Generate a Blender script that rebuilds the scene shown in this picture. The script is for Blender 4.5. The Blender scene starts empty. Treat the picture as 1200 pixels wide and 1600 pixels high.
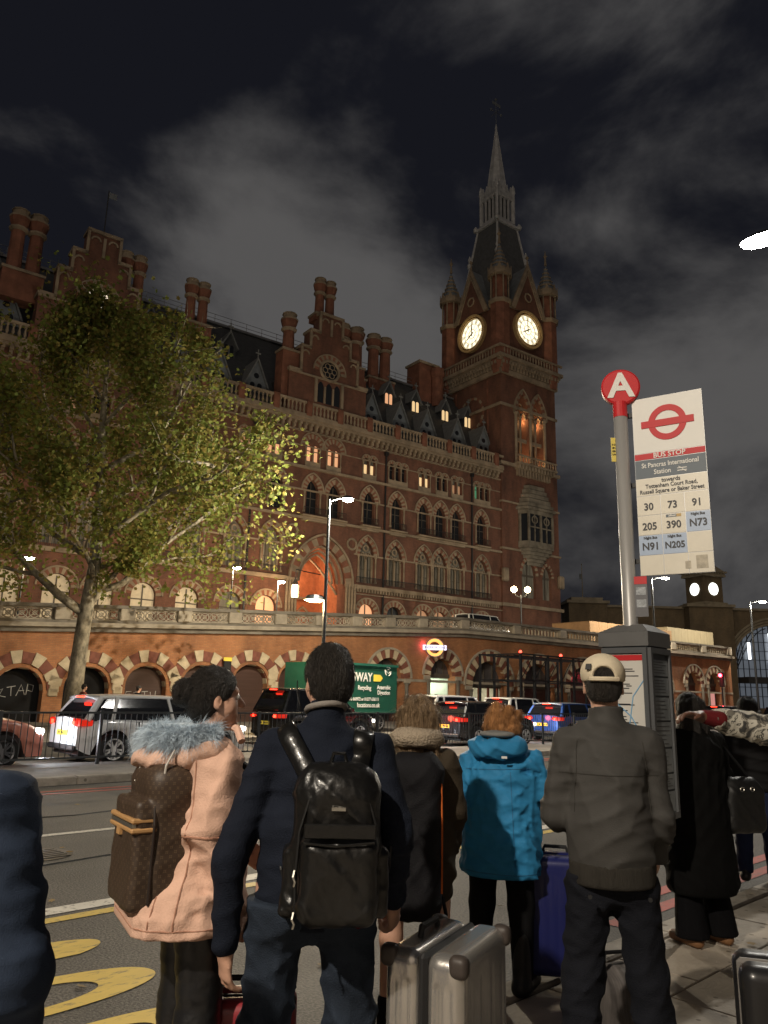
import bpy, bmesh, math, random
import numpy as np
from mathutils import Vector, Matrix
random.seed(7)
SC = bpy.context.scene
COL = SC.collection
# ---------------------------------------------------------------- camera
PITCH = math.radians(13.4); ROLL = 0.025; CAM_H = 1.62
_f = Vector((0, math.cos(PITCH), math.sin(PITCH))); _r = Vector((1, 0, 0)); _u = _r.cross(_f)
_c, _s = math.cos(ROLL), math.sin(ROLL)
_r2 = _r * _c + _u * _s; _u2 = _u * _c - _r * _s
cam_d = bpy.data.cameras.new('camera'); cam = bpy.data.objects.new('camera', cam_d); COL.objects.link(cam)
cam.matrix_world = Matrix(((_r2.x, _u2.x, -_f.x, 0), (_r2.y, _u2.y, -_f.y, 0), (_r2.z, _u2.z, -_f.z, CAM_H), (0, 0, 0, 1)))
cam_d.sensor_fit = 'VERTICAL'; cam_d.sensor_height = 36.0; cam_d.lens = 36.0 * 1201 / 1600
cam_d.clip_start = 0.05; cam_d.clip_end = 3000
SC.camera = cam
# ---------------------------------------------------------------- sky: night, low cloud lit by the city
W = bpy.data.worlds.new('World'); SC.world = W; W.use_nodes = True
nt = W.node_tree; nt.nodes.clear()
def wn(t, **k):
    n = nt.nodes.new(t)
    for a, b in k.items(): setattr(n, a, b)
    return n
def wmath(op, a, b=None, clamp=False):
    n = wn('ShaderNodeMath', operation=op, use_clamp=clamp)
    for i, v in enumerate((a, b)):
        if v is None: continue
        if isinstance(v, (int, float)): n.inputs[i].default_value = v
        else: nt.links.new(v, n.inputs[i])
    return n.outputs[0]
tc = wn('ShaderNodeTexCoord')
sky = wn('ShaderNodeTexSky', sky_type='NISHITA', sun_disc=False, sun_elevation=math.radians(-6), sun_rotation=math.radians(200))
noi = wn('ShaderNodeTexNoise'); noi.inputs['Scale'].default_value = 2.8; noi.inputs['Detail'].default_value = 7; noi.inputs['Roughness'].default_value = .56; noi.inputs['Distortion'].default_value = .25
mp = wn('ShaderNodeMapping'); mp.inputs['Location'].default_value = (3.1, 1.7, 0.4); mp.inputs['Scale'].default_value = (1, 1, 1.6)
nt.links.new(tc.outputs['Generated'], mp.inputs[0]); nt.links.new(mp.outputs[0], noi.inputs['Vector'])
dens = wmath('MULTIPLY', wmath('ADD', noi.outputs['Fac'], -0.5), 1.9)
for d, w_, k in CLOUDS if 'CLOUDS' in globals() else (
        ((-.18, .86, .48), .30, 32), ((.0, .85, .52), .14, 60), ((-.16, .78, .62), .08, 45), ((.46, .80, .42), .32, 20), ((.40, .90, .16), .10, 30), ((-.36, .72, .60), -.12, 20), ((.2, .74, .64), -.26, 50), ((.0, .62, .78), -.12, 14), ((-.4, .88, .25), -.1, 25)):
    v = Vector(d).normalized()
    dp = wn('ShaderNodeVectorMath', operation='DOT_PRODUCT'); dp.inputs[1].default_value = v
    nt.links.new(tc.outputs['Generated'], dp.inputs[0])
    g = wmath('POWER', wmath('MAXIMUM', dp.outputs['Value'], 0.0), k)
    dens = wmath('ADD', dens, wmath('MULTIPLY', g, w_))
ss = wn('ShaderNodeMapRange', interpolation_type='SMOOTHSTEP'); ss.inputs[1].default_value = -.10; ss.inputs[2].default_value = .50
nt.links.new(dens, ss.inputs[0])
mx = wn('ShaderNodeMix', data_type='RGBA'); nt.links.new(ss.outputs[0], mx.inputs[0])
mx.inputs[6].default_value = (.0075, .0080, .0115, 1); mx.inputs[7].default_value = (.090, .087, .086, 1)
add = wn('ShaderNodeMix', data_type='RGBA', blend_type='ADD'); add.inputs[0].default_value = .02
nt.links.new(mx.outputs[2], add.inputs[6]); nt.links.new(sky.outputs[0], add.inputs[7])
bg = wn('ShaderNodeBackground'); bg.inputs[1].default_value = 1.0
nt.links.new(add.outputs[2], bg.inputs[0])
wo = wn('ShaderNodeOutputWorld'); nt.links.new(bg.outputs[0], wo.inputs[0])
# ---------------------------------------------------------------- the glow of the city behind the camera
sd = bpy.data.lights.new('city_glow', 'SUN'); sd.energy = SUN_E if 'SUN_E' in globals() else .25; sd.angle = math.radians(50); sd.color = (1, .80, .60)
so = bpy.data.objects.new('city_glow', sd); COL.objects.link(so)
so.rotation_euler = Vector((.12, .86, -.42)).to_track_quat('-Z', 'Y').to_euler()
SC.view_settings.view_transform = 'Standard'; SC.view_settings.look = 'None'; SC.view_settings.exposure = 0; SC.view_settings.gamma = 1
SC.view_settings.use_curve_mapping = False
SC.cycles.use_denoising = True; SC.cycles.max_bounces = 5; SC.cycles.diffuse_bounces = 2; SC.cycles.glossy_bounces = 3; SC.cycles.transmission_bounces = 4; SC.cycles.transparent_max_bounces = 6
SC.cycles.sample_clamp_indirect = 4; SC.cycles.sample_clamp_direct = 0; SC.cycles.caustics_reflective = False; SC.cycles.caustics_refractive = False
# ================================================================ library
MATS = {}
def mat(name, col, rough=.65, metal=0.0, var=.18, vs=3.0, bump=0.0, bs=30.0, spec=.4, coat=0.0, col2=None, stretch=(1, 1, 1), emit=None, es=0.0, alpha=1.0, trans=0.0, detail=5):
    if name in MATS: return MATS[name]
    m = bpy.data.materials.new(name); m.use_nodes = True; t = m.node_tree
    b = t.nodes['Principled BSDF']; b.inputs['Roughness'].default_value = rough; b.inputs['Metallic'].default_value = metal
    b.inputs['Specular IOR Level'].default_value = spec; b.inputs['Coat Weight'].default_value = coat; b.inputs['Alpha'].default_value = alpha
    b.inputs['Transmission Weight'].default_value = trans; b.inputs['Coat Roughness'].default_value = .08
    c = (*col, 1)
    if var > 0 or col2 or bump > 0:
        tcn = t.nodes.new('ShaderNodeTexCoord'); mpn = t.nodes.new('ShaderNodeMapping'); mpn.inputs['Scale'].default_value = stretch
        t.links.new(tcn.outputs['Object'], mpn.inputs[0])
    if var > 0 or col2:
        n = t.nodes.new('ShaderNodeTexNoise'); n.inputs['Scale'].default_value = vs; n.inputs['Detail'].default_value = detail; n.inputs['Roughness'].default_value = .62
        t.links.new(mpn.outputs[0], n.inputs['Vector'])
        r = t.nodes.new('ShaderNodeValToRGB'); r.color_ramp.elements[0].position = .3; r.color_ramp.elements[1].position = .7
        lo = tuple(x * (1 - var) for x in col); hi = tuple(min(1, x * (1 + var)) for x in (col2 or col))
        r.color_ramp.elements[0].color = (*lo, 1); r.color_ramp.elements[1].color = (*hi, 1)
        t.links.new(n.outputs['Fac'], r.inputs[0]); t.links.new(r.outputs[0], b.inputs['Base Color'])
    else: b.inputs['Base Color'].default_value = c
    if bump > 0:
        n2 = t.nodes.new('ShaderNodeTexNoise'); n2.inputs['Scale'].default_value = bs; n2.inputs['Detail'].default_value = 4
        t.links.new(mpn.outputs[0], n2.inputs['Vector'])
        bp = t.nodes.new('ShaderNodeBump'); bp.inputs['Strength'].default_value = bump; bp.inputs['Distance'].default_value = .02
        t.links.new(n2.outputs['Fac'], bp.inputs['Height']); t.links.new(bp.outputs[0], b.inputs['Normal'])
    if emit: b.inputs['Emission Color'].default_value = (*emit, 1); b.inputs['Emission Strength'].default_value = es
    MATS[name] = m; return m
def brickmat(name, c1, c2, mortar, sc=1.0, axes='xz', stain=.35, bw=.225, bh=.075):
    if name in MATS: return MATS[name]
    m = bpy.data.materials.new(name); m.use_nodes = True; t = m.node_tree; b = t.nodes['Principled BSDF']; b.inputs['Roughness'].default_value = .85
    tcn = t.nodes.new('ShaderNodeTexCoord'); sp = t.nodes.new('ShaderNodeSeparateXYZ'); cb = t.nodes.new('ShaderNodeCombineXYZ')
    t.links.new(tcn.outputs['Object'], sp.inputs[0]); ad = t.nodes.new('ShaderNodeMath'); t.links.new(sp.outputs[0], ad.inputs[0]); t.links.new(sp.outputs[1], ad.inputs[1])
    t.links.new(ad.outputs[0], cb.inputs[0]); t.links.new(sp.outputs[2], cb.inputs[1])
    br = t.nodes.new('ShaderNodeTexBrick'); br.inputs['Scale'].default_value = 1.0; br.inputs['Brick Width'].default_value = bw * sc; br.inputs['Row Height'].default_value = bh * sc; br.inputs['Mortar Size'].default_value = .007 * sc
    br.inputs['Color1'].default_value = (*c1, 1); br.inputs['Color2'].default_value = (*c2, 1); br.inputs['Mortar'].default_value = (*mortar, 1); br.inputs['Bias'].default_value = -.1
    t.links.new(cb.outputs[0], br.inputs['Vector'])
    n = t.nodes.new('ShaderNodeTexNoise'); n.inputs['Scale'].default_value = .55; n.inputs['Detail'].default_value = 8; n.inputs['Roughness'].default_value = .65
    mp_ = t.nodes.new('ShaderNodeMapping'); mp_.inputs['Scale'].default_value = (1, 1, .45); t.links.new(tcn.outputs['Object'], mp_.inputs[0]); t.links.new(mp_.outputs[0], n.inputs['Vector'])
    r = t.nodes.new('ShaderNodeValToRGB'); r.color_ramp.elements[0].position = .33; r.color_ramp.elements[1].position = .68
    r.color_ramp.elements[0].color = (1 - stain * 1.3, 1 - stain * 1.3, 1 - stain * 1.25, 1); r.color_ramp.elements[1].color = (1.1, 1.06, 1.0, 1)
    t.links.new(n.outputs['Fac'], r.inputs[0])
    mu = t.nodes.new('ShaderNodeMix'); mu.data_type = 'RGBA'; mu.blend_type = 'MULTIPLY'; mu.inputs[0].default_value = 1
    t.links.new(br.outputs['Color'], mu.inputs[6]); t.links.new(r.outputs[0], mu.inputs[7]); t.links.new(mu.outputs[2], b.inputs['Base Color'])
    bp = t.nodes.new('ShaderNodeBump'); bp.inputs['Strength'].default_value = .5; bp.inputs['Distance'].default_value = .015; bp.invert = True
    t.links.new(br.outputs['Fac'], bp.inputs['Height']); t.links.new(bp.outputs[0], b.inputs['Normal'])
    MATS[name] = m; return m
def emat(name, col, s):
    if name in MATS: return MATS[name]
    m = bpy.data.materials.new(name); m.use_nodes = True; b = m.node_tree.nodes['Principled BSDF']
    b.inputs['Base Color'].default_value = (*[x * .5 for x in col], 1); b.inputs['Emission Color'].default_value = (*col, 1); b.inputs['Emission Strength'].default_value = s
    MATS[name] = m; return m

class MB:
    def __init__(s): s.v = []; s.f = []; s.m = []; s.mi = 0; s.sm = []; s.smooth = False
    def add(s, vs, fs):
        o = len(s.v); s.v += [tuple(x) for x in vs]
        for f in fs: s.f.append([i + o for i in f]); s.m.append(s.mi); s.sm.append(s.smooth)
    def box(s, x0, x1, y0, y1, z0, z1, bev=0):
        if x0 > x1: x0, x1 = x1, x0
        if y0 > y1: y0, y1 = y1, y0
        if z0 > z1: z0, z1 = z1, z0
        if bev:
            b = bev; pr = [(x0 + b, y0), (x1 - b, y0), (x1, y0 + b), (x1, y1 - b), (x1 - b, y1), (x0 + b, y1), (x0, y1 - b), (x0, y0 + b)]
            pi_ = [(min(max(x, x0 + b), x1 - b), min(max(y, y0 + b), y1 - b)) for x, y in pr]
            vs = [(x, y, z0) for x, y in pi_] + [(x, y, z0 + b) for x, y in pr] + [(x, y, z1 - b) for x, y in pr] + [(x, y, z1) for x, y in pi_]
            fs = [[7, 6, 5, 4, 3, 2, 1, 0], [24 + i for i in range(8)]]
            for k in range(3): fs += [[k * 8 + i, k * 8 + (i + 1) % 8, k * 8 + 8 + (i + 1) % 8, k * 8 + 8 + i] for i in range(8)]
            s.add(vs, fs); return s
        s.add([(x0, y0, z0), (x1, y0, z0), (x1, y1, z0), (x0, y1, z0), (x0, y0, z1), (x1, y0, z1), (x1, y1, z1), (x0, y1, z1)],
              [[0, 3, 2, 1], [4, 5, 6, 7], [0, 1, 5, 4], [1, 2, 6, 5], [2, 3, 7, 6], [3, 0, 4, 7]]); return s
    def prism(s, pts, y0, y1, ax='y'):           # polygon in xz extruded along y (or xy along z, yz along x)
        n = len(pts)
        def P(a, b, c): return (a, c, b) if ax == 'y' else ((a, b, c) if ax == 'z' else (c, a, b))
        vs = [P(a, b, y0) for a, b in pts] + [P(a, b, y1) for a, b in pts]
        s.add(vs, [list(range(n)), list(range(2 * n - 1, n - 1, -1))] + [[i, i + n, (i + 1) % n + n, (i + 1) % n] for i in range(n)]); return s
    def tube(s, p0, p1, r0, r1=None, n=8, caps=True):
        r1 = r0 if r1 is None else r1; p0 = Vector(p0); p1 = Vector(p1); d = (p1 - p0).normalized()
        a = d.orthogonal().normalized(); b = d.cross(a); vs = []
        for p, r in ((p0, r0), (p1, r1)):
            for i in range(n): t = 2 * math.pi * i / n; vs.append(p + a * (math.cos(t) * r) + b * (math.sin(t) * r))
        fs = [[i, (i + 1) % n, n + (i + 1) % n, n + i] for i in range(n)]
        if caps: fs += [list(range(n - 1, -1, -1)), list(range(n, 2 * n))]
        s.add(vs, fs); return s
    def path(s, pts, r, n=8, closed=False):
        pts = [Vector(p) for p in pts]; m = len(pts); rr = r if isinstance(r, (list, tuple)) else [r] * m
        ring = []; prev = None
        for i, p in enumerate(pts):
            d = (pts[(i + 1) % m] - pts[i - 1]) if (closed or 0 < i < m - 1) else (pts[1] - pts[0] if i == 0 else pts[-1] - pts[-2])
            d.normalize()
            a = d.orthogonal().normalized() if prev is None else (prev - d * prev.dot(d)).normalized()
            prev = a; b = d.cross(a)
            ring += [p + a * (math.cos(2 * math.pi * k / n) * rr[i]) + b * (math.sin(2 * math.pi * k / n) * rr[i]) for k in range(n)]
        fs = []
        for i in range(m if closed else m - 1):
            j = (i + 1) % m
            fs += [[i * n + k, i * n + (k + 1) % n, j * n + (k + 1) % n, j * n + k] for k in range(n)]
        if not closed: fs += [list(range(n - 1, -1, -1)), [(m - 1) * n + k for k in range(n)]]
        s.add(ring, fs); return s
    def lathe(s, prof, c=(0, 0, 0), n=12, rot=0.0, sx=1, sy=1):
        vs = []; c = Vector(c)
        for r, z in prof:
            for k in range(n): t = rot + 2 * math.pi * k / n; vs.append((c.x + r * sx * math.cos(t), c.y + r * sy * math.sin(t), c.z + z))
        fs = []
        for i in range(len(prof) - 1): fs += [[i * n + k, i * n + (k + 1) % n, (i + 1) * n + (k + 1) % n, (i + 1) * n + k] for k in range(n)]
        fs += [list(range(n - 1, -1, -1)), [(len(prof) - 1) * n + k for k in range(n)]]
        s.add(vs, fs); return s
    def xf(s, M, a=0):
        for i in range(a, len(s.v)): s.v[i] = tuple(M @ Vector(s.v[i]))
        return s
    def build(s, name, mats, parent=None, loc=(0, 0, 0), rot=(0, 0, 0), kind=None, smooth=False, norm=False):
        if not isinstance(mats, (list, tuple)): mats = [mats]
        me = bpy.data.meshes.new(name); me.from_pydata(s.v, [], s.f)
        for m in mats: me.materials.append(m)
        if len(mats) > 1: me.polygons.foreach_set('material_index', s.m)
        if smooth or any(s.sm): me.polygons.foreach_set('use_smooth', [smooth or x for x in s.sm])
        if norm:
            bm = bmesh.new(); bm.from_mesh(me); bmesh.ops.recalc_face_normals(bm, faces=bm.faces); bm.to_mesh(me); bm.free()
        me.update()
        return link(name, me, parent, loc, rot, kind)
def link(name, data, parent=None, loc=(0, 0, 0), rot=(0, 0, 0), kind=None):
    o = bpy.data.objects.new(name, data); COL.objects.link(o); o.parent = parent; o.location = loc; o.rotation_euler = rot
    if kind: o['kind'] = kind
    return o
def empty(name, loc=(0, 0, 0), rz=0.0, label=None, cat=None, group=None):
    o = bpy.data.objects.new(name, None); COL.objects.link(o); o.location = loc; o.rotation_euler = (0, 0, rz); o.empty_display_size = .2
    return tag(o, label, cat, group)
def tag(o, label=None, cat=None, group=None, kind=None):
    if label: o['label'] = label
    if cat: o['category'] = cat
    if group: o['group'] = group
    if kind: o['kind'] = kind
    return o
def copytree(o, parent=None):
    c = o.copy(); COL.objects.link(c); c.parent = parent
    for ch in list(o.children): copytree(ch, c)
    return c
def text(name, s, size, m, parent, loc, rot=(math.pi / 2, 0, 0), align='CENTER', ext=.002, sx=1.0, bold=0.0, label=None, res=3):
    cu = bpy.data.curves.new(name, 'FONT'); cu.body = s; cu.size = size; cu.align_x = align; cu.align_y = 'CENTER'; cu.extrude = ext; cu.offset = bold; cu.resolution_u = res
    t = bpy.data.objects.new('tmp', cu); COL.objects.link(t)
    me = bpy.data.meshes.new_from_object(t); COL.objects.unlink(t); bpy.data.objects.remove(t); bpy.data.curves.remove(cu)
    me.name = name; me.materials.clear(); me.materials.append(m)
    o = link(name, me, parent, loc, rot); o.scale = (sx, 1, 1); return o
def arch_pts(cx, w, zs, kind='point', n=8, rise=None):     # left springing to right springing
    h = w / 2
    if kind == 'round': return [(cx - h * math.cos(math.pi * i / (2 * n)), zs + h * math.sin(math.pi * i / (2 * n))) for i in range(2 * n + 1)]
    rise = rise or w * .72
    R = (h * h + rise * rise) / (2 * h); a = math.asin(min(1, rise / R)) if R > h else math.pi / 2
    L = [(cx - h + R - R * math.cos(a * i / n), zs + R * math.sin(a * i / n)) for i in range(n + 1)]
    return L + [(2 * cx - x, z) for x, z in L[-2::-1]]
def wall_band(mb, s0, s1, z0, z1, ops, depth=.45, y=0.0):  # ops: (cx, w, zb, zs, kind, rise)
    ops = sorted(ops); x = s0
    def q(a, b, c, d):
        if b - a > 1e-4 and d - c > 1e-4: mb.add([(a, y, c), (b, y, c), (b, y, d), (a, y, d)], [[0, 1, 2, 3]])
    for cx, w, zb, zs, kind, rise in ops:
        l, r = cx - w / 2, cx + w / 2
        q(x, l, z0, z1); q(l, r, z0, zb)
        A = arch_pts(cx, w, zs, kind, 8, rise) if kind != 'flat' else [(l, zs), (r, zs)]
        for (xa, za), (xb, zb_) in zip(A, A[1:]): mb.add([(xa, y, za), (xb, y, zb_), (xb, y, z1), (xa, y, z1)], [[0, 1, 2, 3]])
        out = [(l, zb)] + A + [(r, zb)]
        for (xa, za), (xb, zb_) in zip(out, out[1:] + out[:1]): mb.add([(xa, y, za), (xa, y + depth, za), (xb, y + depth, zb_), (xb, y, zb_)], [[0, 1, 2, 3]])
        x = r
    q(x, s1, z0, z1)
def ring(mb, A, th, y0, y1, alt=None):                     # blocks outside an arch line A; alt = (mat a, mat b)
    n = len(A)
    def nrm(i):
        a = Vector(A[max(0, i - 1)]); b = Vector(A[min(n - 1, i + 1)]); d = (b - a).normalized(); return Vector((-d.y, d.x))
    O = [Vector(A[i]) + nrm(i) * th for i in range(n)]
    for i in range(n - 1):
        if alt: mb.mi = alt[i % 2]
        a, b, c, d = A[i], A[i + 1], O[i + 1], O[i]
        dy = (.012 if (alt and i % 2) else 0)
        mb.add([(a[0], y0 - dy, a[1]), (b[0], y0 - dy, b[1]), (c[0], y0 - dy, c[1]), (d[0], y0 - dy, d[1]), (a[0], y1, a[1]), (b[0], y1, b[1]), (c[0], y1, c[1]), (d[0], y1, d[1])],
               [[0, 1, 2, 3], [7, 6, 5, 4], [0, 4, 5, 1], [1, 5, 6, 2], [2, 6, 7, 3], [3, 7, 4, 0]])
    mb.mi = 0
def fillpoly(mb, pts, y, flip=False):
    n = len(pts); mb.add([(a, y, b) for a, b in pts], [list(range(n)) if not flip else list(range(n - 1, -1, -1))])
def lamp(name, loc, power, col=(1, .86, .66), size=.15, kind='POINT', parent=None, spot=None, target=None, blend=.6):
    l = bpy.data.lights.new(name, kind); l.energy = power; l.color = col; l.shadow_soft_size = size
    o = bpy.data.objects.new(name, l); COL.objects.link(o); o.location = loc; o.parent = parent
    if kind == 'SPOT': l.spot_size = spot; l.spot_blend = blend
    if target is not None: o.rotation_euler = (Vector(target) - Vector(loc)).to_track_quat('-Z', 'Y').to_euler()
    return o
# road frame
RA = math.radians(44); RU = Vector((math.cos(RA), math.sin(RA), 0)); RV = Vector((-math.sin(RA), math.cos(RA), 0))
def uv(u, v, z=0.0): p = RU * u + RV * v; return Vector((p.x, p.y, z))
# ================================================================ ground, road, pavements
STONE = mat('limestone', (.33, .285, .22), .8, var=.3, vs=1.2, bump=.25, bs=9)
STONE_D = mat('sooty_stone', (.17, .15, .12), .85, var=.45, vs=.9, bump=.3, bs=9)
SLATE = mat('slate', (.055, .058, .062), .6, var=.3, vs=2, stretch=(1, 1, 4), bump=.3, bs=6)
LEADM = mat('lead_grey', (.17, .19, .21), .6, var=.2, vs=2)
IRON = mat('black_iron', (.02, .02, .022), .45, var=.1)
ASPH = None
def asphalt():
    m = mat('asphalt', (.075, .072, .068), .82, var=.3, vs=.5, bump=0)
    t = m.node_tree; b = t.nodes['Principled BSDF']; old = b.inputs['Base Color'].links[0].from_socket
    n = t.nodes.new('ShaderNodeTexNoise'); n.inputs['Scale'].default_value = 60; n.inputs['Detail'].default_value = 3
    tcn = [x for x in t.nodes if x.type == 'TEX_COORD'][0]; t.links.new(tcn.outputs['Object'], n.inputs['Vector'])
    r = t.nodes.new('ShaderNodeValToRGB'); r.color_ramp.elements[0].position = .35; r.color_ramp.elements[1].position = .72; r.color_ramp.elements[0].color = (.45, .45, .45, 1); r.color_ramp.elements[1].color = (1.9, 1.85, 1.75, 1)
    t.links.new(n.outputs['Fac'], r.inputs[0]); mu = t.nodes.new('ShaderNodeMix'); mu.data_type = 'RGBA'; mu.blend_type = 'MULTIPLY'; mu.inputs[0].default_value = 1
    t.links.new(old, mu.inputs[6]); t.links.new(r.outputs[0], mu.inputs[7]); t.links.new(mu.outputs[2], b.inputs['Base Color'])
    n3 = t.nodes.new('ShaderNodeTexNoise'); n3.inputs['Scale'].default_value = .9; n3.inputs['Detail'].default_value = 6; mp3 = t.nodes.new('ShaderNodeMapping'); mp3.inputs['Scale'].default_value = (.12, 1.6, 1); t.links.new(tcn.outputs['Object'], mp3.inputs[0]); t.links.new(mp3.outputs[0], n3.inputs['Vector'])
    r3 = t.nodes.new('ShaderNodeValToRGB'); r3.color_ramp.elements[0].position = .35; r3.color_ramp.elements[1].position = .65; r3.color_ramp.elements[0].color = (.62, .62, .62, 1); r3.color_ramp.elements[1].color = (1.15, 1.13, 1.1, 1); t.links.new(n3.outputs['Fac'], r3.inputs[0])
    mu3 = t.nodes.new('ShaderNodeMix'); mu3.data_type = 'RGBA'; mu3.blend_type = 'MULTIPLY'; mu3.inputs[0].default_value = 1; t.links.new(mu.outputs[2], mu3.inputs[6]); t.links.new(r3.outputs[0], mu3.inputs[7]); t.links.new(mu3.outputs[2], b.inputs['Base Color'])
    rr3 = t.nodes.new('ShaderNodeMapRange'); rr3.inputs[3].default_value = .5; rr3.inputs[4].default_value = .9; t.links.new(n3.outputs['Fac'], rr3.inputs[0]); t.links.new(rr3.outputs[0], b.inputs['Roughness'])
    bp = t.nodes.new('ShaderNodeBump'); bp.inputs['Strength'].default_value = .6; bp.inputs['Distance'].default_value = .01; t.links.new(n.outputs['Fac'], bp.inputs['Height']); t.links.new(bp.outputs[0], b.inputs['Normal'])
    return m
ASPH = asphalt()
def paint(name, col):
    m = mat(name, col, .6, var=.1, vs=4)
    t = m.node_tree; b = t.nodes['Principled BSDF']; old = b.inputs['Base Color'].links[0].from_socket
    n = t.nodes.new('ShaderNodeTexNoise'); n.inputs['Scale'].default_value = 14; n.inputs['Detail'].default_value = 9; n.inputs['Roughness'].default_value = .75
    tcn = [x for x in t.nodes if x.type == 'TEX_COORD'][0]; t.links.new(tcn.outputs['Object'], n.inputs['Vector'])
    r = t.nodes.new('ShaderNodeValToRGB'); r.color_ramp.elements[0].position = .36; r.color_ramp.elements[1].position = .47; r.color_ramp.elements[0].color = (.09, .085, .08, 1)
    t.links.new(n.outputs['Fac'], r.inputs[0]); mu = t.nodes.new('ShaderNodeMix'); mu.data_type = 'RGBA'
    t.links.new(r.outputs[0], mu.inputs[0]); mu.inputs[6].default_value = (.08, .076, .07, 1); t.links.new(old, mu.inputs[7]); t.links.new(mu.outputs[2], b.inputs['Base Color'])
    return m
YEL = paint('worn_yellow_paint', (.60, .43, .09)); WHT = paint('worn_white_paint', (.62, .59, .52)); RED = paint('worn_red_paint', (.36, .055, .04))
KERB = mat('granite_kerb', (.34, .31, .27), .75, var=.3, vs=5, bump=.3, bs=30)
FLAG = mat('paving_stone', (.36, .32, .27), .7, var=.22, vs=2.5, bump=.2, bs=40)
def spots(m, sc=9.0):
    t = m.node_tree; b = t.nodes['Principled BSDF']; old = b.inputs['Base Color'].links[0].from_socket; g = t.nodes.new('ShaderNodeNewGeometry'); vo = t.nodes.new('ShaderNodeTexVoronoi'); vo.inputs['Scale'].default_value = sc; t.links.new(g.outputs['Position'], vo.inputs['Vector'])
    nz = t.nodes.new('ShaderNodeTexNoise'); nz.inputs['Scale'].default_value = 1.3; nz.inputs['Detail'].default_value = 6; t.links.new(g.outputs['Position'], nz.inputs['Vector'])
    r = t.nodes.new('ShaderNodeValToRGB'); r.color_ramp.elements[0].position = .13; r.color_ramp.elements[1].position = .17; r.color_ramp.elements[0].color = (.45, .43, .4, 1); t.links.new(vo.outputs['Distance'], r.inputs[0])
    r2 = t.nodes.new('ShaderNodeValToRGB'); r2.color_ramp.elements[0].position = .35; r2.color_ramp.elements[1].position = .65; r2.color_ramp.elements[0].color = (.62, .6, .57, 1); r2.color_ramp.elements[1].color = (1.1, 1.08, 1.05, 1); t.links.new(nz.outputs['Fac'], r2.inputs[0])
    for c in (r, r2):
        mu = t.nodes.new('ShaderNodeMix'); mu.data_type = 'RGBA'; mu.blend_type = 'MULTIPLY'; mu.inputs[0].default_value = 1; t.links.new(old, mu.inputs[6]); t.links.new(c.outputs[0], mu.inputs[7]); old = mu.outputs[2]
    t.links.new(old, b.inputs['Base Color'])
spots(FLAG); spots(KERB, 5.0)
PAVB = mat('paving_joint_bed', (.10, .09, .08), .9, var=.2)
def plane_obj(name, x0, x1, y0, y1, z, m, parent=None, loc=(0, 0, 0), rz=0.0, kind=None):
    mb = MB(); mb.add([(x0, y0, z), (x1, y0, z), (x1, y1, z), (x0, y1, z)], [[0, 1, 2, 3]]); return mb.build(name, m, parent, loc, (0, 0, rz), kind)
plane_obj('ground', -900, 900, -900, 900, -.03, mat('ground_asphalt', (.05, .048, .045), .9, var=.2, vs=.1), kind='structure')
road = plane_obj('road', -60, 160, 2.87, 22.6, 0, ASPH, None, (0, 0, 0), RA, 'structure')
def strip(name, u0, u1, v0, v1, m, z=.004): return plane_obj(name, u0, u1, v0, v1, z, m, road)
strip('bus_stop_line', -20, 30, 5.86, 5.98, YEL); strip('lane_edge_line', -20, 30, 6.06, 6.24, WHT)
for k in range(-2, 12): strip('lane_dash', 1.2 + k * 6.0, 4.9 + k * 6.0, 9.14, 9.26, WHT)
for v in (12.55, 12.85): strip('red_line', -20, 90, v, v + .12, RED)
for v in (16.75, 17.0): strip('red_line', -20, 90, v, v + .1, RED)
strip('red_line', 5.6, 60, 3.2, 3.34, RED); strip('red_line', 5.6, 60, 3.46, 3.6, RED)
for ch, v in (('S', 5.27), ('U', 4.55), ('B', 3.82)):
    t_ = text('road_letter', ch, 1.0, YEL, road, (2.0, v, .005), (0, 0, math.pi / 2), ext=0, bold=.012, res=14)
    t_.rotation_euler = (0, 0, math.pi / 2); t_.scale = (.88, 3.0, 1); t_.location.x = 1.62
# far pavement and near pavement
fp = MB(); fp.box(-60, 160, 22.6, 22.75, -.02, .12); fp.build('far_kerb', KERB, None, (0, 0, 0), (0, 0, RA), 'structure')
plane_obj('far_pavement', -60, 200, 22.75, 70, .115, mat('far_paving', (.17, .155, .135), .8, var=.3, vs=.6), None, (0, 0, 0), RA, 'structure')
np_ = plane_obj('near_pavement', -40, 80, -40, 2.7, .085, PAVB, None, (0, 0, 0), RA, 'structure')
sl = MB(); sl.box(.006, .744, .006, .494, -.02, .015, bev=.005); slo = sl.build('paving_slab', FLAG, np_)
slabs = [(u, v) for v in range(-3, 6) for u in range(-3, 14)]
for i, (u, v) in enumerate(slabs):
    o = slo if i == 0 else slo.copy()
    if i: COL.objects.link(o)
    o.parent = np_; o.location = (u * .75 + (v % 2) * .36 - .2, v * .5 - .32, .085 + random.uniform(-.002, .002)); o.rotation_euler = (random.uniform(-.003, .003), random.uniform(-.003, .003), 0)
kb = MB(); kb.box(.004, .896, 0, .17, -.1, .11, bev=.012); kbo = kb.build('kerb_stone', KERB, np_)
for i in range(-6, 40):
    o = kbo if i == -6 else kbo.copy()
    if i > -6: COL.objects.link(o)
    o.parent = np_; o.location = (i * .9, 2.7, 0)
plane_obj('near_pavement_outer', -40, 80, -40, -1.83, .1, FLAG, np_)
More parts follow.
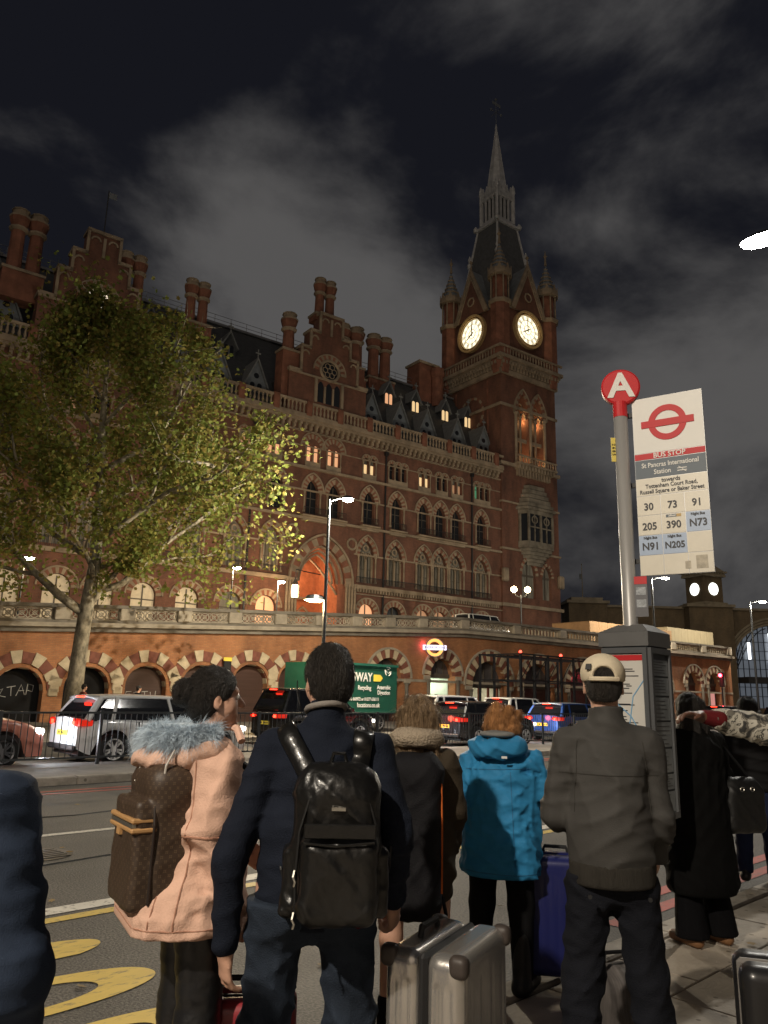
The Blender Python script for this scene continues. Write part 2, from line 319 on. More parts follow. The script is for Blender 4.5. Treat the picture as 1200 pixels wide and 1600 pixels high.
# central reservation
cr = empty('central_reservation', rz=RA); cr['kind'] = 'structure'
mb = MB(); mb.box(-40, 120, 13.85, 16.45, -.02, .1); mb.build('paving', mat('reservation_concrete', (.22, .20, .18), .85, var=.3, vs=1.5, bump=.2), cr)
ks = MB(); ks.box(.004, .996, 13.65, 13.86, -.05, .13, bev=.02); k0 = ks.build('kerb_stone', KERB, cr)
for i in range(0, 40):
    o = k0 if i == 0 else k0.copy()
    if i: COL.objects.link(o)
    o.parent = cr; o.location = (i * 1.0 + 1, 0, 0)
# guard railing panels along the reservation: every panel a thing
RAILM = mat('railing_grey_paint', (.05, .055, .06), .45, metal=.3, var=.2)
def make_rail():
    r = empty('guard_railing', rz=RA)
    p = MB(); p.box(-.03, .03, -.03, .03, 0, 1.06); p.build('post', RAILM, r)
    t = MB(); t.box(.03, 1.97, -.02, .02, 1.0, 1.04); t.build('top_rail', RAILM, r)
    t = MB(); t.box(.03, 1.97, -.02, .02, .12, .155); t.build('bottom_rail', RAILM, r)
    bmesh_bar = MB(); bmesh_bar.tube((0, 0, .15), (0, 0, 1.0), .009, n=6)
    b0 = bmesh_bar.build('bar', RAILM, r, (.14, 0, 0))
    for k in range(1, 14):
        b = b0.copy(); COL.objects.link(b); b.parent = r; b.location = (.14 + k * .131, 0, 0)
    return r
rail0 = make_rail()
PLACES = ['in front of the salmon-tinted car', 'beside the rear of the silver car', 'left of the pink coat, before the silver car', 'behind the woman in the pink coat', 'between the pink coat and the man with the leather backpack', 'hidden mostly behind the man with the leather backpack', 'behind the right shoulder of the man with the leather backpack', 'left of the dark hatchback, behind the woman with fleece hood', 'across the dark hatchback number plate', 'in front of the dark hatchback rear wheel', 'behind the ginger-haired woman in blue', 'left of the blue hatchback', 'in front of the blue hatchback', 'just left of the man in the cream cap', 'behind the man in the cream cap', 'behind the bus stop panel']
for i in range(16):
    o = rail0 if i == 0 else copytree(rail0)
    o.location = uv(3.4 + i * 2.0, 16.0, .1)
    tag(o, 'grey barred guard railing panel ' + PLACES[i], 'railing', 'railing panels along the central reservation')

PT = mat('tarmac_patch', (.045, .043, .041), .85, var=.35, vs=30, bump=.4, bs=120); SEALM = mat('crack_sealant', (.02, .02, .02), .5, var=.2)
for u0, u1, v0, v1 in ((-1.0, 2.3, 7.0, 8.3), (6.3, 9.0, 9.9, 11.6), (9.5, 10.4, 4.2, 5.6)): plane_obj('tarmac_patch', u0, u1, v0, v1, .0025, PT, road)
for pts in ([(-1, 7.6), (.4, 7.72), (2.0, 7.55), (3.8, 7.8), (6.2, 7.62), (9, 7.9)], [(3, 10.6), (4.6, 10.4), (6.1, 10.7), (8, 10.5)], [(1.5, 6.4), (2.2, 7.4), (2.0, 8.6), (2.7, 9.9)]):
    mb = MB(); mb.path([(a, b, .0) for a, b in pts], .012, 5); mb.build('sealed_crack', SEALM, road)
mb = MB(); mb.lathe([(.31, 0), (.31, .006)], (3.3, 8.2, 0), 28)
for i in range(6): mb.box(3.08, 3.52, 7.98 + i * .08, 8.02 + i * .08, .006, .012)
mb.build('manhole_cover', mat('cast_iron', (.05, .045, .04), .5, metal=.4, var=.3, vs=12), road)
# ================================================================ the red brick Gothic hotel
FA = math.radians(36); P0 = Vector((14.0, 90.0, 0))
HB = brickmat('hotel_brick', (.215, .092, .06), (.175, .074, .05), (.16, .105, .08), sc=1.6, stain=.45)
HB2 = mat('red_brick_plain', (.20, .085, .055), .85, var=.35, vs=1.0)
HS = mat('hotel_stone', (.27, .215, .155), .85, var=.35, vs=.8, bump=.2, bs=6)
GLD = mat('window_glass_dark', (.018, .02, .024), .12, var=0, spec=.6)
GLC = mat('window_with_pale_curtain', (.20, .19, .16), .35, var=.5, vs=1.5, stretch=(2, 1, .3))
LIT = emat('lit_window_warm', (1, .68, .33), .85); LITO = emat('lit_window_orange', (1, .50, .25), .75); LITD = emat('lit_window_dim', (1, .55, .3), .22); LITG = emat('lit_window_green', (.25, .9, .5), .12)
FRM = mat('window_frame_paint', (.10, .085, .07), .6, var=.1)
hotel = empty('station_hotel', P0, FA, 'long red brick Gothic hotel with rows of pointed windows, stepped gables and dormers', 'building')
Z0 = 3.2
wl = MB()
gA = [-3.1, -7.0, -9.4, -11.8, -15.7, -19.2]; gC = [-30.7, -34.3, -38.4, -42.3, -45.9, -49.3, -53.1, -57.0]
wall_specs = []
wall_band(wl, -21, 0, Z0, 12.1, [(c, 1.9, 6.6, 9.7, 'round', None) for c in gA])
wall_band(wl, -62, -28.6, Z0, 12.1, [(c, 2.1, 6.6, 9.4, 'round', None) for c in gC])
wall_band(wl, -28.6, -21, Z0, 18.4, [(-24.75, 5.6, 3.2, 12.4, 'point', 3.7)], depth=1.4)
f1A = [-3.1, -7.03, -9.44, -11.8, -15.65, -19.37]; f1C = [-30.5, -34.3, -38.4, -42.3, -47.5, -50.2, -54.2, -58]
wall_band(wl, -21, 0, 12.1, 18.4, [(c, 1.75, 12.8, 15.7, 'point', 1.5) for c in f1A], depth=.5)
wall_band(wl, -62, -28.6, 12.1, 18.4, [(c, 1.75, 12.8, 15.7, 'point', 1.5) for c in f1C], depth=.5)
f2 = [-3.15, -7.0, -9.42, -11.84, -15.6, -19.25, -23.6, -26.25] + [-30.3, -34.3, -38.4, -42.3, -47.5, -50.2, -54.2, -58]
wall_band(wl, -62, 0, 18.4, 23.6, [(c, 1.35, 19.0, 21.35, 'point', 1.15) for c in f2], depth=.5)
f3 = {-3.05: 3, -6.95: 2, -9.3: 2, -11.84: 2, -15.58: 3, -19.38: 2, -23.9: 2, -26.4: 2, -30.8: 2, -33.7: 2, -38.4: 2, -42.3: 3, -47.5: 2, -50.2: 2, -54.2: 2, -58: 2}
ops3 = []
for c, n in f3.items():
    for k in range(n): ops3.append((c + (k - (n - 1) / 2) * .84, .58, 24.4, 25.9, 'round', None))
wall_band(wl, -62, 0, 23.6, 28.8, ops3, depth=.4)
wl.add([(-62, 0, Z0), (-62, 22, Z0), (-62, 22, 28.8), (-62, 0, 28.8)], [[0, 1, 2, 3]])
wl.add([(-62, 22, Z0), (0, 22, Z0), (0, 22, 28.8), (-62, 22, 28.8)], [[0, 1, 2, 3]])
wl.build('wall', HB, hotel)
# windows: one part each; arches of banded voussoirs: one part each
def pane(name, A, y, m, parent, bars=(), frame=True):
    mb = MB(); fillpoly(mb, A, y); mb.mi = 1
    for x0, x1, z0, z1 in bars: mb.box(x0, x1, y - .1, y - .02, z0, z1)
    return mb.build(name, [m, FRM], parent)
def win_out(cx, w, zb, zs, kind, rise): return [(cx - w / 2, zb)] + arch_pts(cx, w, zs, kind, 8, rise) + [(cx + w / 2, zb)]
mesh_cache = {}
def shared(key, maker, name, parent, loc):
    if key not in mesh_cache: o = maker(); mesh_cache[key] = o.data; o.location = loc; return o
    return link(name, mesh_cache[key], parent, loc)
def arch_part(key, w, zs, kind, rise, th, parent, loc, hood=.14, n=8):
    def mk():
        mb = MB(); A = arch_pts(0, w, zs, kind, n, rise); ring(mb, A, th, -.05, .1, (0, 1)); mb.mi = 1
        h = w / 2 + th
        ring(mb, arch_pts(0, w + 2 * th, zs, kind, n, (rise + th * 1.25) if rise else None), hood, -.14, .1); mb.mi = 1
        return mb.build('voussoir_arch', [HB2, HS], parent, norm=True)
    return shared(key, mk, 'voussoir_arch', parent, loc)
def column(key, h, r, parent, loc):
    def mk():
        mb = MB(); mb.lathe([(r * 1.6, 0), (r * 1.6, .15), (r, .25), (r, h - .35), (r * 1.25, h - .3), (r * 1.9, h - .08), (r * 2.0, h)], n=8); return mb.build('colonnette', HS, parent)
    return shared(key, mk, 'colonnette', parent, loc)
for c in gA + gC:
    w, zs = (1.9, 9.7) if c in gA else (2.1, 9.4)
    lit = LITO if c in (-19.2, -30.7) else (LITD if c in (-7.0, -9.4, -11.8) else (GLC if c in gC else GLD))
    if c in (-57.0, -53.1, -49.3, -45.9, -42.3, -38.4): lit = mat('lit_blind', (.6, .52, .38), .6, var=.15, emit=(1, .78, .5), es=.10)
    pane('window', win_out(c, w, 6.6, zs, 'round', None), .4, lit, hotel, [(c - .05, c + .05, 6.6, zs + .9), (c - w / 2, c + w / 2, zs - .4, zs - .3)])
    arch_part('g%.1f' % w, w, zs, 'round', None, .5, hotel, (c, 0, 0))
def tracery(key, parent, loc):
    def mk():
        mb = MB()
        for d in (-.43, .43): ring(mb, arch_pts(d, .62, 15.3, 'point', 6, .62), .1, .12, .3)
        mb.path([(.3 * math.cos(t), .2, 16.45 + .3 * math.sin(t)) for t in [i * math.pi / 6 for i in range(12)]], .09, 5, True)
        mb.box(-.1, .1, .12, .3, 12.8, 15.9); mb.box(-.87, -.74, .12, .3, 12.8, 15.4); mb.box(.74, .87, .12, .3, 12.8, 15.4)
        return mb.build('tracery', HS, parent)
    return shared(key, mk, 'tracery', parent, loc)
for c in f1A + f1C:
    m = GLC
    pane('window', win_out(c, 1.75, 12.8, 15.7, 'point', 1.5), .42, m, hotel, [(c - .84, c + .84, 14.2, 14.26), (c - .84, c + .84, 13.3, 13.36), (c - .43, c - .39, 12.8, 15.6), (c + .39, c + .43, 12.8, 15.6)])
    arch_part('f1', 1.75, 15.7, 'point', 1.5, .42, hotel, (c, 0, 0)); tracery('f1t', hotel, (c, 0, 0))
    for d in (-1.08, 1.08): column('c1', 2.9, .09, hotel, (c + d, -.1, 12.8))
for c in f2:
    pane('window', win_out(c, 1.35, 19.0, 21.35, 'point', 1.15), .42, GLD, hotel, [(c - .03, c + .03, 19, 22.2), (c - .66, c + .66, 20.6, 20.66)])
    arch_part('f2', 1.35, 21.35, 'point', 1.15, .52, hotel, (c, 0, 0))
    for d in (-.92, .92): column('c2', 2.25, .085, hotel, (c + d, -.1, 19.1))
lit3 = {-19.38: LIT, -23.9: LITO, -26.4: LITO, -30.8: LITO, -11.84: LIT, -6.95: LITD, -33.7: LITD, -3.05: LITG, -50.2: LITD}
for c, n in f3.items():
    for k in range(n):
        x = c + (k - (n - 1) / 2) * .84; m = lit3.get(c, GLD)
        if c == -3.05 and k: m = GLD
        if m in (LIT, LITO, LITD) and c not in (-23.9, -26.4):
            mb = MB(); mb.add([(x - .29, .32, 24.4), (x + .29, .32, 24.4), (x + .29, .32, 25.55), (x - .29, .32, 25.55)], [[0, 1, 2, 3]]); mb.mi = 1
            fillpoly(mb, [(x - .29, 25.55), (x + .29, 25.55)] + arch_pts(x, .58, 25.9, 'round', 5)[::-1], .321); mb.mi = 2; mb.box(x - .29, x + .29, .26, .31, 25.5, 25.6); mb.build('window', [m, GLC, FRM], hotel)
        else: pane('window', win_out(x, .58, 24.4, 25.9, 'round', None), .32, m, hotel, [(x - .29, x + .29, 25.5, 25.57)])
        if c in (-23.9, -26.4): continue
        arch_part('f3', .58, 25.9, 'round', None, .27, hotel, (x, 0, 0), hood=.1, n=4)
    for k in range(n + 1): column('c3', 1.5, .06, hotel, (c + (k - n / 2) * .84, -.06, 24.35))
    mb = MB(); mb.box(c - n * .44, c + n * .44, -.12, .1, 23.75, 24.35); mb.build('window_apron', LEADM if False else HS, hotel)
for c in (-23.9, -26.4): arch_part('f3big', 1.7, 25.9, 'point', .9, .5, hotel, (c, 0.02, 0))
# string courses, sills, cornice
for z, h, d, a, b in ((12.1, .38, .35, -62, -28.6), (12.1, .38, .35, -21, -.01), (18.35, .25, .28, -62, -.01), (23.5, .26, .3, -62, -.01), (21.25, .14, .14, -62, -.01), (15.55, .16, .14, -62, -28.6), (15.55, .16, .14, -21, -.01), (27.35, .14, .18, -62, -.01), (25.85, .1, .08, -62, -.01), (11.5, .12, .2, -21, -.01)):
    mb = MB(); mb.box(a, b, -d, .05, z, z + h); mb.build('string_course', HS, hotel)
mb = MB(); mb.box(-62, -.01, -.75, .1, 28.5, 28.85); mb.box(-62, -.01, -.6, .1, 28.25, 28.5); mb.build('cornice', HS, hotel)
mb = MB()
for i in range(96):
    x = -61.6 + i * .64
    mb.box(x, x + .3, -.5, .05, 27.95, 28.25); mb.box(x + .02, x + .28, -.34, .05, 27.6, 27.95); mb.box(x + .04, x + .26, -.18, .05, 27.3, 27.6)
mb.build('corbel_table', HS, hotel, kind='stuff')
mb = MB()
for i in range(60):
    x = -21 + i * .36
    if x < -.5: mb.box(x, x + .16, -.34, -.05, 11.75, 12.1)
mb.build('small_corbel_table', HS, hotel, kind='stuff')
# parapet balustrade
mb = MB(); mb.box(-62, -.01, -.72, -.4, 30.12, 30.36); mb.box(-62, -.01, -.72, -.4, 28.86, 29.05); mb.build('balustrade_rail', HS, hotel)
pb = MB(); pb.box(-.32, .32, -.78, -.34, 28.855, 30.45); pier0 = None
bal = MB()
for i in range(17):
    x = -1.2 - i * 3.75
    if pier0 is None: pier0 = pb.build('balustrade_pier', HB2, hotel, (x, 0, 0))
    else: link('balustrade_pier', pier0.data, hotel, (x, 0, 0))
    for k in range(7):
        bx = x - .32 - .22 - k * .45; bal.lathe([(.12, 0), (.08, .12), (.13, .35), (.07, .75), (.13, 1.0), (.13, 1.08)], (bx, -.56, 29.05), 6)
bal.build('balusters', HS, hotel, kind='stuff')
# drain pipes, iron balconies
for x in (-4.71, -17.26, -33):
    mb = MB(); mb.tube((x, -.12, 6), (x, -.12, 27.3), .1, n=8); mb.box(x - .2, x + .2, -.3, -.02, 26.9, 27.3); mb.build('drain_pipe', IRON, hotel)
def balcony(x0, x1, z, name='iron_balcony'):
    mb = MB(); n = int((x1 - x0) / .14)
    mb.box(x0, x1, -.5, -.46, z + .75, z + .8)
    for i in range(n + 1): x = x0 + (x1 - x0) * i / n; mb.box(x - .012, x + .012, -.495, -.465, z, z + .76)
    mb.build(name, IRON, hotel)
balcony(-20.9, -2.0, 12.5); balcony(-61, -29, 12.5)
for c in (-3.15, -15.6, -19.25, -30.3): balcony(c - 1.0, c + 1.0, 18.75)
balcony(-27.4, -22.4, 18.75); balcony(-12.9, -6.0, 18.75)
for a, b in ((-2.1, -4.2), (-5.9, -12.9), (-14.5, -16.7), (-18.1, -20.4), (-22.3, -27.5)):
    mb = MB(); mb.box(b, a, -.62, .02, 18.605, 18.75); mb.box(b + .1, a - .1, -.4, .02, 18.2, 18.345); mb.build('balcony_slab', HS, hotel)
# entrance porch
mb = MB(); A = arch_pts(-24.75, 5.6, 12.4, 'point', 9, 3.7); ring(mb, A, .75, -.12, .1, (0, 1)); mb.mi = 1; ring(mb, arch_pts(-24.75, 7.1, 12.4, 'point', 9, 4.6), .2, -.25, .1); mb.build('voussoir_arch', [HB2, HS], hotel, norm=True)
mb = MB()
for k, (dw, y) in enumerate(((.25, .3), (.6, .75), (.95, 1.15))): ring(mb, arch_pts(-24.75, 5.6 - dw * 2, 12.4, 'point', 9, 3.7 - dw), .16, y - .12, y + .12)
mb.build('arch_moulding', HS, hotel, norm=True)
for sx in (-1, 1):
    for k in range(4): column('cp', 6.6, .13, hotel, (-24.75 + sx * (2.9 + k * .34), -.18, 5.8))
PORCH = mat('porch_brick', (.40, .15, .075), .85, var=.25, vs=2)
mb = MB(); mb.box(-27.7, -21.8, 6.0, 6.3, Z0, 17); mb.box(-27.9, -27.7, 1.4, 6, Z0, 17); mb.box(-21.8, -21.6, 1.4, 6, Z0, 17); mb.box(-27.7, -21.8, 1.4, 6, 16.4, 16.6); mb.build('porch_inner_wall', PORCH, hotel)
mb = MB()
for cx in (-26.2, -23.3): ring(mb, arch_pts(cx, 1.9, 8.6, 'point', 7, 1.7), .22, 5.8, 6.0)
for cx in (-26.2, -23.3): ring(mb, arch_pts(cx, 1.3, 8.5, 'point', 7, 1.2), .16, 5.85, 6.0)
mb.box(-27.7, -21.8, 5.8, 6.0, 11.2, 11.5)
for t0, t1 in (((-27.6, 1.6), (-24.75, 5.9)), ((-21.9, 1.6), (-24.75, 5.9))): mb.path([(t0[0] + (t1[0] - t0[0]) * q, t0[1] + (t1[1] - t0[1]) * q, 11.5 + 4.6 * math.sin(q * math.pi / 2)) for q in [i / 8 for i in range(9)]], .14, 6)
mb.build('porch_vault_rib', HS, hotel, norm=True)
mb = MB()
for x, z in ((-28.3, 18.0 - .9), (-21.3, 16.6)): mb.path([(x + .55 * math.cos(t), -.05, z + .55 * math.sin(t)) for t in [i * math.pi / 8 for i in range(16)]], .12, 6, True)
mb.build('roundel_moulding', HS, hotel)
# roof
mb = MB(); mb.add([(-62, .6, 28.9), (0, .6, 28.9), (0, 8.8, 40.5), (-62, 8.8, 40.5), (-62, 14, 40.5), (0, 14, 40.5), (0, 22, 28.9), (-62, 22, 28.9)], [[0, 1, 2, 3], [3, 2, 5, 4], [4, 5, 6, 7], [0, 3, 4, 7]])
roof = mb.build('roof', SLATE, hotel)
mb = MB(); mb.box(-62, -.02, -.4, .7, 28.86, 28.95); mb.build('roof_gutter', LEADM, hotel)
mb = MB(); mb.box(-62, -.02, 8.5, 9.0, 40.45, 40.7)
for i in range(32): x = -61 + i * 1.9; mb.tube((x, 8.8, 40.6), (x, 8.8, 41.7), .03, n=5)
for z in (41.2, 41.7): mb.tube((-62, 8.8, z), (-.02, 8.8, z), .03, n=5)
mb.build('ridge_railing', mat('galvanised', (.25, .25, .26), .5, metal=.6, var=.1), roof)
DORM = mat('dormer_lead', (.17, .18, .185), .65, var=.2, vs=3)
def dormer(x, y, z, lit, small):
    d = MB(); w, hw, ht = (.75, 1.9, 3.6) if not small else (1.15, .75, 3.7)
    d.prism([(-w, 0), (w, 0), (w, hw), (-w, hw)], 0, 3.2)
    d.mi = 1; d.prism([(-w - .28, hw - .25), (-w - .1, hw - .25), (0, ht - .3), (w + .1, hw - .25), (w + .28, hw - .25), (0, ht)], -.25, 3.0)
    d.mi = 0; d.prism([(-w, hw), (w, hw), (0, ht - .35)], .0, 3.2)
    d.mi = 1; d.tube((0, -.1, ht - .1), (0, -.1, ht + .85), .06, n=6); d.box(-.28, .28, -.15, -.05, ht + .38, ht + .52)
    o = shared(('d', small), lambda: d.build('dormer', [SLATE if not small else LEADM, DORM], hotel), 'dormer', hotel, (x, y, z))
    for k in ((-.3, .3) if not small else (-.4, .4)):
        q = MB(); fillpoly(q, win_out(k, .44, .2, 1.75, 'round', None) if not small else win_out(k, .5, .1, .75, 'round', None), -.012); q.build('window', lit, o)
    q = MB(); q.box(-.06, .06, -.06, -.005, .1, 1.8 if not small else .9); q.build('mullion', DORM, o)
    if small: q = MB(); q.add([(.3 * math.cos(t), -.012, 1.75 + .3 * math.sin(t)) for t in [i * math.pi / 6 for i in range(12)]], [list(range(12))]); q.build('round_window', lit, o)
for x in (-.9, -5.3, -10.0, -14.0, -18.0, -32.3, -36.4, -40.6, -44.4, -55.6, -60): dormer(x, 1.9, 31.0, GLD, True)
for x, l in ((.15 - .6, LIT), (-4.3, LIT), (-9.1, LIT), (-13.2, LITO), (-34.0, GLD), (-38.3, GLD), (-42.5, GLD), (-56.3, LIT)): dormer(x, 5.3, 34.9, l, False)
# chimneys
def chimney(x, y, zb, zt, nsh=2, w=.62, base_h=1.6):
    c = MB(); L = nsh * w * 1.35
    c.box(-L / 2 - .15, L / 2 + .15, -.75, .75, 0, base_h); c.mi = 1; c.box(-L / 2 - .25, L / 2 + .25, -.85, .85, base_h, base_h + .25); c.mi = 0
    H_ = zt - zb
    for k in range(nsh):
        cx = (k - (nsh - 1) / 2) * w * 1.35
        c.lathe([(w * .62, base_h + .2), (w * .55, base_h + .5), (w * .5, H_ - 2.0)], (cx, 0, 0), 10)
        c.mi = 1; c.lathe([(w * .5, H_ - 2.0), (w * .72, H_ - 1.85), (w * .72, H_ - 1.7), (w * .55, H_ - 1.6)], (cx, 0, 0), 10); c.mi = 0
        c.lathe([(w * .55, H_ - 1.62), (w * .7, H_ - 1.2), (w * .78, H_ - .8)], (cx, 0, 0), 10)
        c.mi = 1; c.lathe([(w * .8, H_ - .8), (w * .8, H_ - .62), (w * .6, H_ - .5), (w * .6, H_ - .15), (w * .7, H_ - .1), (w * .66, H_)], (cx, 0, 0), 10); c.mi = 0
    c.build('chimney', [HB2, HS], hotel, (x, y, zb))
chimney(-29.6, .6, 30.5, 39.9, 1, 1.15, 5.0); chimney(-25.3, .9, 40.2, 45.4, 2, .95, .6)
chimney(-20.9, 2.6, 33, 42.0, 2, 1.2, 4); chimney(-18.2, 5.0, 33.5, 43.6, 1, 1.2, 3.5); chimney(-13.2, 7.5, 37, 45.0, 2, 1.3, 2)
chimney(-38.6, 3.4, 35.5, 41.6, 2, .95, 1.2); chimney(-45.6, 2.0, 33, 41.2, 2, .95, 2.5); chimney(-54.8, 1.6, 33, 41.4, 2, 1.1, 2.5); chimney(-58.5, 6.0, 37, 40.0, 2, 1.0, 1)
mb = MB(); mb.box(-7.0, -4.0, 7.2, 9.8, 38, 43.4); mb.mi = 1; mb.box(-7.2, -3.8, 7.0, 10, 43.4, 43.7); mb.mi = 0; mb.lathe([(.8, 0), (.8, 4.0), (1.0, 4.3), (.9, 5.2)], (-4.3, 6.9, 37.8), 10); mb.build('chimney', [HB2, HS], hotel)
# stepped gables
def gable(cx, litm, ztop):
    k = (ztop - 33.5) / 7.2
    steps = [(-4.7, 28.87), (-4.7, 33.4), (-3.45, 33.4), (-3.45, 33.4 + 2.9 * k), (-2.45, 33.4 + 2.9 * k), (-2.45, 33.4 + 5.0 * k), (-1.4, 33.4 + 5.0 * k), (-1.4, ztop)]
    pts = steps + [(-x, z) for x, z in steps[::-1]]
    g = MB(); g.prism(pts, -.5, .9); go = g.build('gable_wall', HB, hotel, (cx, 0, 0), norm=True)
    c = MB()
    for (xa, za), (xb, zb) in zip(pts[1:-1], pts[2:-1]):
        if abs(za - zb) < .01: c.box(min(xa, xb) - .12, max(xa, xb) + .12, -.68, 1.0, za, za + .28)
        else: c.box(xa - .12, xa + .12, -.68, -.48, min(za, zb) - .02, max(za, zb) + .1)
    for sx in (-1, 1):
        for xx, zz in ((2.95, 33.4 + 2.2 * k), (1.92, 33.4 + 4.2 * k), (.75, ztop - .75)): ring(c, arch_pts(sx * xx, .62, zz, 'round', 4), .14, -.62, -.4)
    c.box(-.12, .12, -.64, -.45, ztop - 2.2, ztop - .3)
    c.box(-4.75, 4.75, -.66, -.4, 33.2, 33.39)
    c.build('coping', HS, go, norm=True)
    r = MB(); ring(r, arch_pts(0, 2.7, 34.2, 'round', 9), .55, -.6, -.4, (0, 1)); r.mi = 1
    ring(r, arch_pts(0, 3.8, 34.2, 'round', 9), .12, -.66, -.4); r.mi = 1
    r.path([(1.12 * math.cos(t), -.58, 34.4 + 1.12 * math.sin(t)) for t in [i * math.pi / 10 for i in range(20)]], .16, 6, True)
    for q in range(6): a = q * math.pi / 3; r.path([(.55 * math.cos(a) + .3 * math.cos(t), -.56, 34.4 + .55 * math.sin(a) + .3 * math.sin(t)) for t in [i * math.pi / 4 for i in range(8)]], .05, 5, True)
    r.build('voussoir_arch', [HB2, HS], go, norm=True)
    w = MB(); w.add([(1.0 * math.cos(t), -.52, 34.4 + 1.0 * math.sin(t)) for t in [i * math.pi / 10 for i in range(20)]], [list(range(20))]); w.build('rose_window', litm, go)
    for q in (-1.0, 0, 1.0):
        w = MB(); fillpoly(w, win_out(q, .72, 30.7, 32.4, 'point', .6), -.515); w.build('window', GLD, go)
    w = MB(); w.box(-1.75, -1.45, -.7, -.5, 30.6, 33.2); w.box(1.45, 1.75, -.7, -.5, 30.6, 33.2)
    for q in (-.5, .5): w.box(q - .1, q + .1, -.62, -.5, 30.7, 32.5)
    w.build('window_jamb', HS, go)
    b = MB(); b.prism([(-4.6, 28.9), (4.6, 28.9), (4.6, 33.2), (0, 38.5), (-4.6, 33.2)], .905, 8.0); b.build('gable_roof', SLATE, go)
gable(-25.15, GLD, 40.5); gable(-48.95, emat('lit_rose_window', (1, .85, .62), 1.5), 40.6)
mb = MB(); mb.tube((-48.95, .2, 40.6), (-48.95, .2, 45.6), .05, n=6); mb.mi = 1; mb.box(-48.95, -48.2, .19, .21, 44.9, 45.5); mb.build('weather_vane', [IRON, LEADM], hotel)
lamp('porch_light', (-24.75, 3.6, 13.5), 420, (1, .60, .32), .3, parent=hotel); lamp('porch_light_low', (-25.8, 3.0, 8.5), 300, (1, .62, .34), .3, parent=hotel)
# ================================================================ the clock tower
tower = empty('clock_tower', P0, FA, 'tall brick clock tower with two lit clock faces, corner pinnacles and a grey spire', 'tower')
t = MB()
wall_band(t, 0, 10, Z0, 12.1, [], y=-.3); wall_band(t, 0, 10, 12.1, 19.0, [(4.4, 2.4, 13.4, 16.2, 'point', 2.0), (7.6, 1.6, 13.4, 16.2, 'point', 1.4)], y=-.3)
wall_band(t, 0, 10, 19.0, 29.6, [], y=-.3)
wall_band(t, 0, 10, 29.6, 41.4, [(3.8, 2.2, 30.0, 36.6, 'point', 2.9), (6.55, 2.2, 30.0, 36.6, 'point', 2.9)], depth=1.6, y=-.3)
t.add([(0, -.3, Z0), (0, 10.3, Z0), (10, 10.3, Z0), (10, -.3, Z0), (0, -.3, 41.4), (0, 10.3, 41.4), (10, 10.3, 41.4), (10, -.3, 41.4)], [[0, 4, 5, 1], [1, 5, 6, 2], [2, 6, 7, 3]])
t.box(.3, 9.7, -.2, 10.0, 43.5, 51.2)
t.build('shaft', HB, tower)
for z, h, d in ((37.15, .35, .18), (29.4, .4, .3), (24.7, .22, .15), (18.9, .25, .18), (12.1, .4, .3)):
    mb = MB()
    for a, b_, c_, d_ in ((-d, 10 + d, -.3 - d, -.25), (-d, .05, -.251, 10.3)): mb.box(a, b_, c_, d_, z, z + h)
    mb.build('string_course', HS, tower)
# belfry openings
mb = MB()
for c in (3.8, 6.55):
    A = arch_pts(c, 2.2, 36.6, 'point', 8, 2.9); ring(mb, A, .42, -.45, -.2, (0, 1)); mb.mi = 1; ring(mb, arch_pts(c, 3.04, 36.6, 'point', 8, 3.4), .16, -.55, -.2); mb.mi = 0
mb.build('voussoir_arch', [HB2, HS], tower, norm=True)
for x in (2.55, 5.17, 7.8): column('tb', 6.7, .2, tower, (x, -.35, 30.0))
for x in (3.8, 6.55): column('tb2', 6.5, .14, tower, (x, .1, 30.0))
mb = MB()
for c in (3.8, 6.55):
    for d in (-.52, .52): ring(mb, arch_pts(c + d, .8, 36.3, 'point', 6, .8), .12, 0, .25)
    mb.path([(c + .35 * math.cos(q), .12, 37.9 + .35 * math.sin(q)) for q in [i * math.pi / 6 for i in range(12)]], .09, 5, True)
    mb.box(c - 1.05, c + 1.05, .05, .2, 33.1, 33.6)
mb.build('tracery', HS, tower, norm=True)
mb = MB(); mb.box(2.4, 8.0, 1.3, 1.5, 29.8, 40); mb.build('belfry_back', mat('louvre_dark', (.05, .04, .035), .8, var=.2), tower)
for c in (3.8, 6.55):
    lamp('belfry_uplight', (c - .55, .75, 30.4), 170, (1, .55, .22), .12, parent=tower); lamp('belfry_uplight', (c + .6, .75, 36.2), 70, (1, .55, .22), .12, parent=tower)
mb = MB(); mb.box(2.1, 9.1, -1.25, -.3, 29.75, 29.98)
for i in range(12): mb.box(2.3 + i * .56, 2.6 + i * .56, -1.1, -.3, 29.2, 29.75); mb.box(2.5 + i * .5, 2.7 + i * .5, -.8, -.3, 28.4, 29.2)
mb.box(2.1, 9.1, -1.2, -1.0, 30.75, 30.95)
for i in range(15): mb.lathe([(.1, 0), (.07, .2), (.1, .4), (.06, .78)], (2.3 + i * .47, -1.1, 29.98), 6)
mb.build('balcony', HS, tower)
# oriel
ori = MB(); pl = [(2.7, -.3), (3.3, -1.5), (7.7, -1.5), (8.4, -.3)]
def poly_xy(mb, pts, z0, z1): mb.prism(pts, z0, z1, 'z')
poly_xy(ori, pl, 19.4, 20.2); poly_xy(ori, pl, 23.6, 24.1)
ori.mi = 1; poly_xy(ori, [(2.9, -.3), (3.42, -1.36), (7.58, -1.36), (8.2, -.3)], 20.2, 23.6); ori.mi = 0
for x, y in ((2.85, -.5), (3.4, -1.45), (5.5, -1.45), (7.6, -1.45), (8.25, -.5)): ori.box(x - .14, x + .14, y - .08, y + .12, 20.2, 23.6)
for x in (4.45, 6.55): ori.box(x - .06, x + .06, -1.47, -1.35, 20.2, 23.6); ori.path([(x + .45 * math.cos(q), -1.42, 22.9 + .45 * math.sin(q)) for q in [i * math.pi / 6 for i in range(12)]], .09, 5, True)
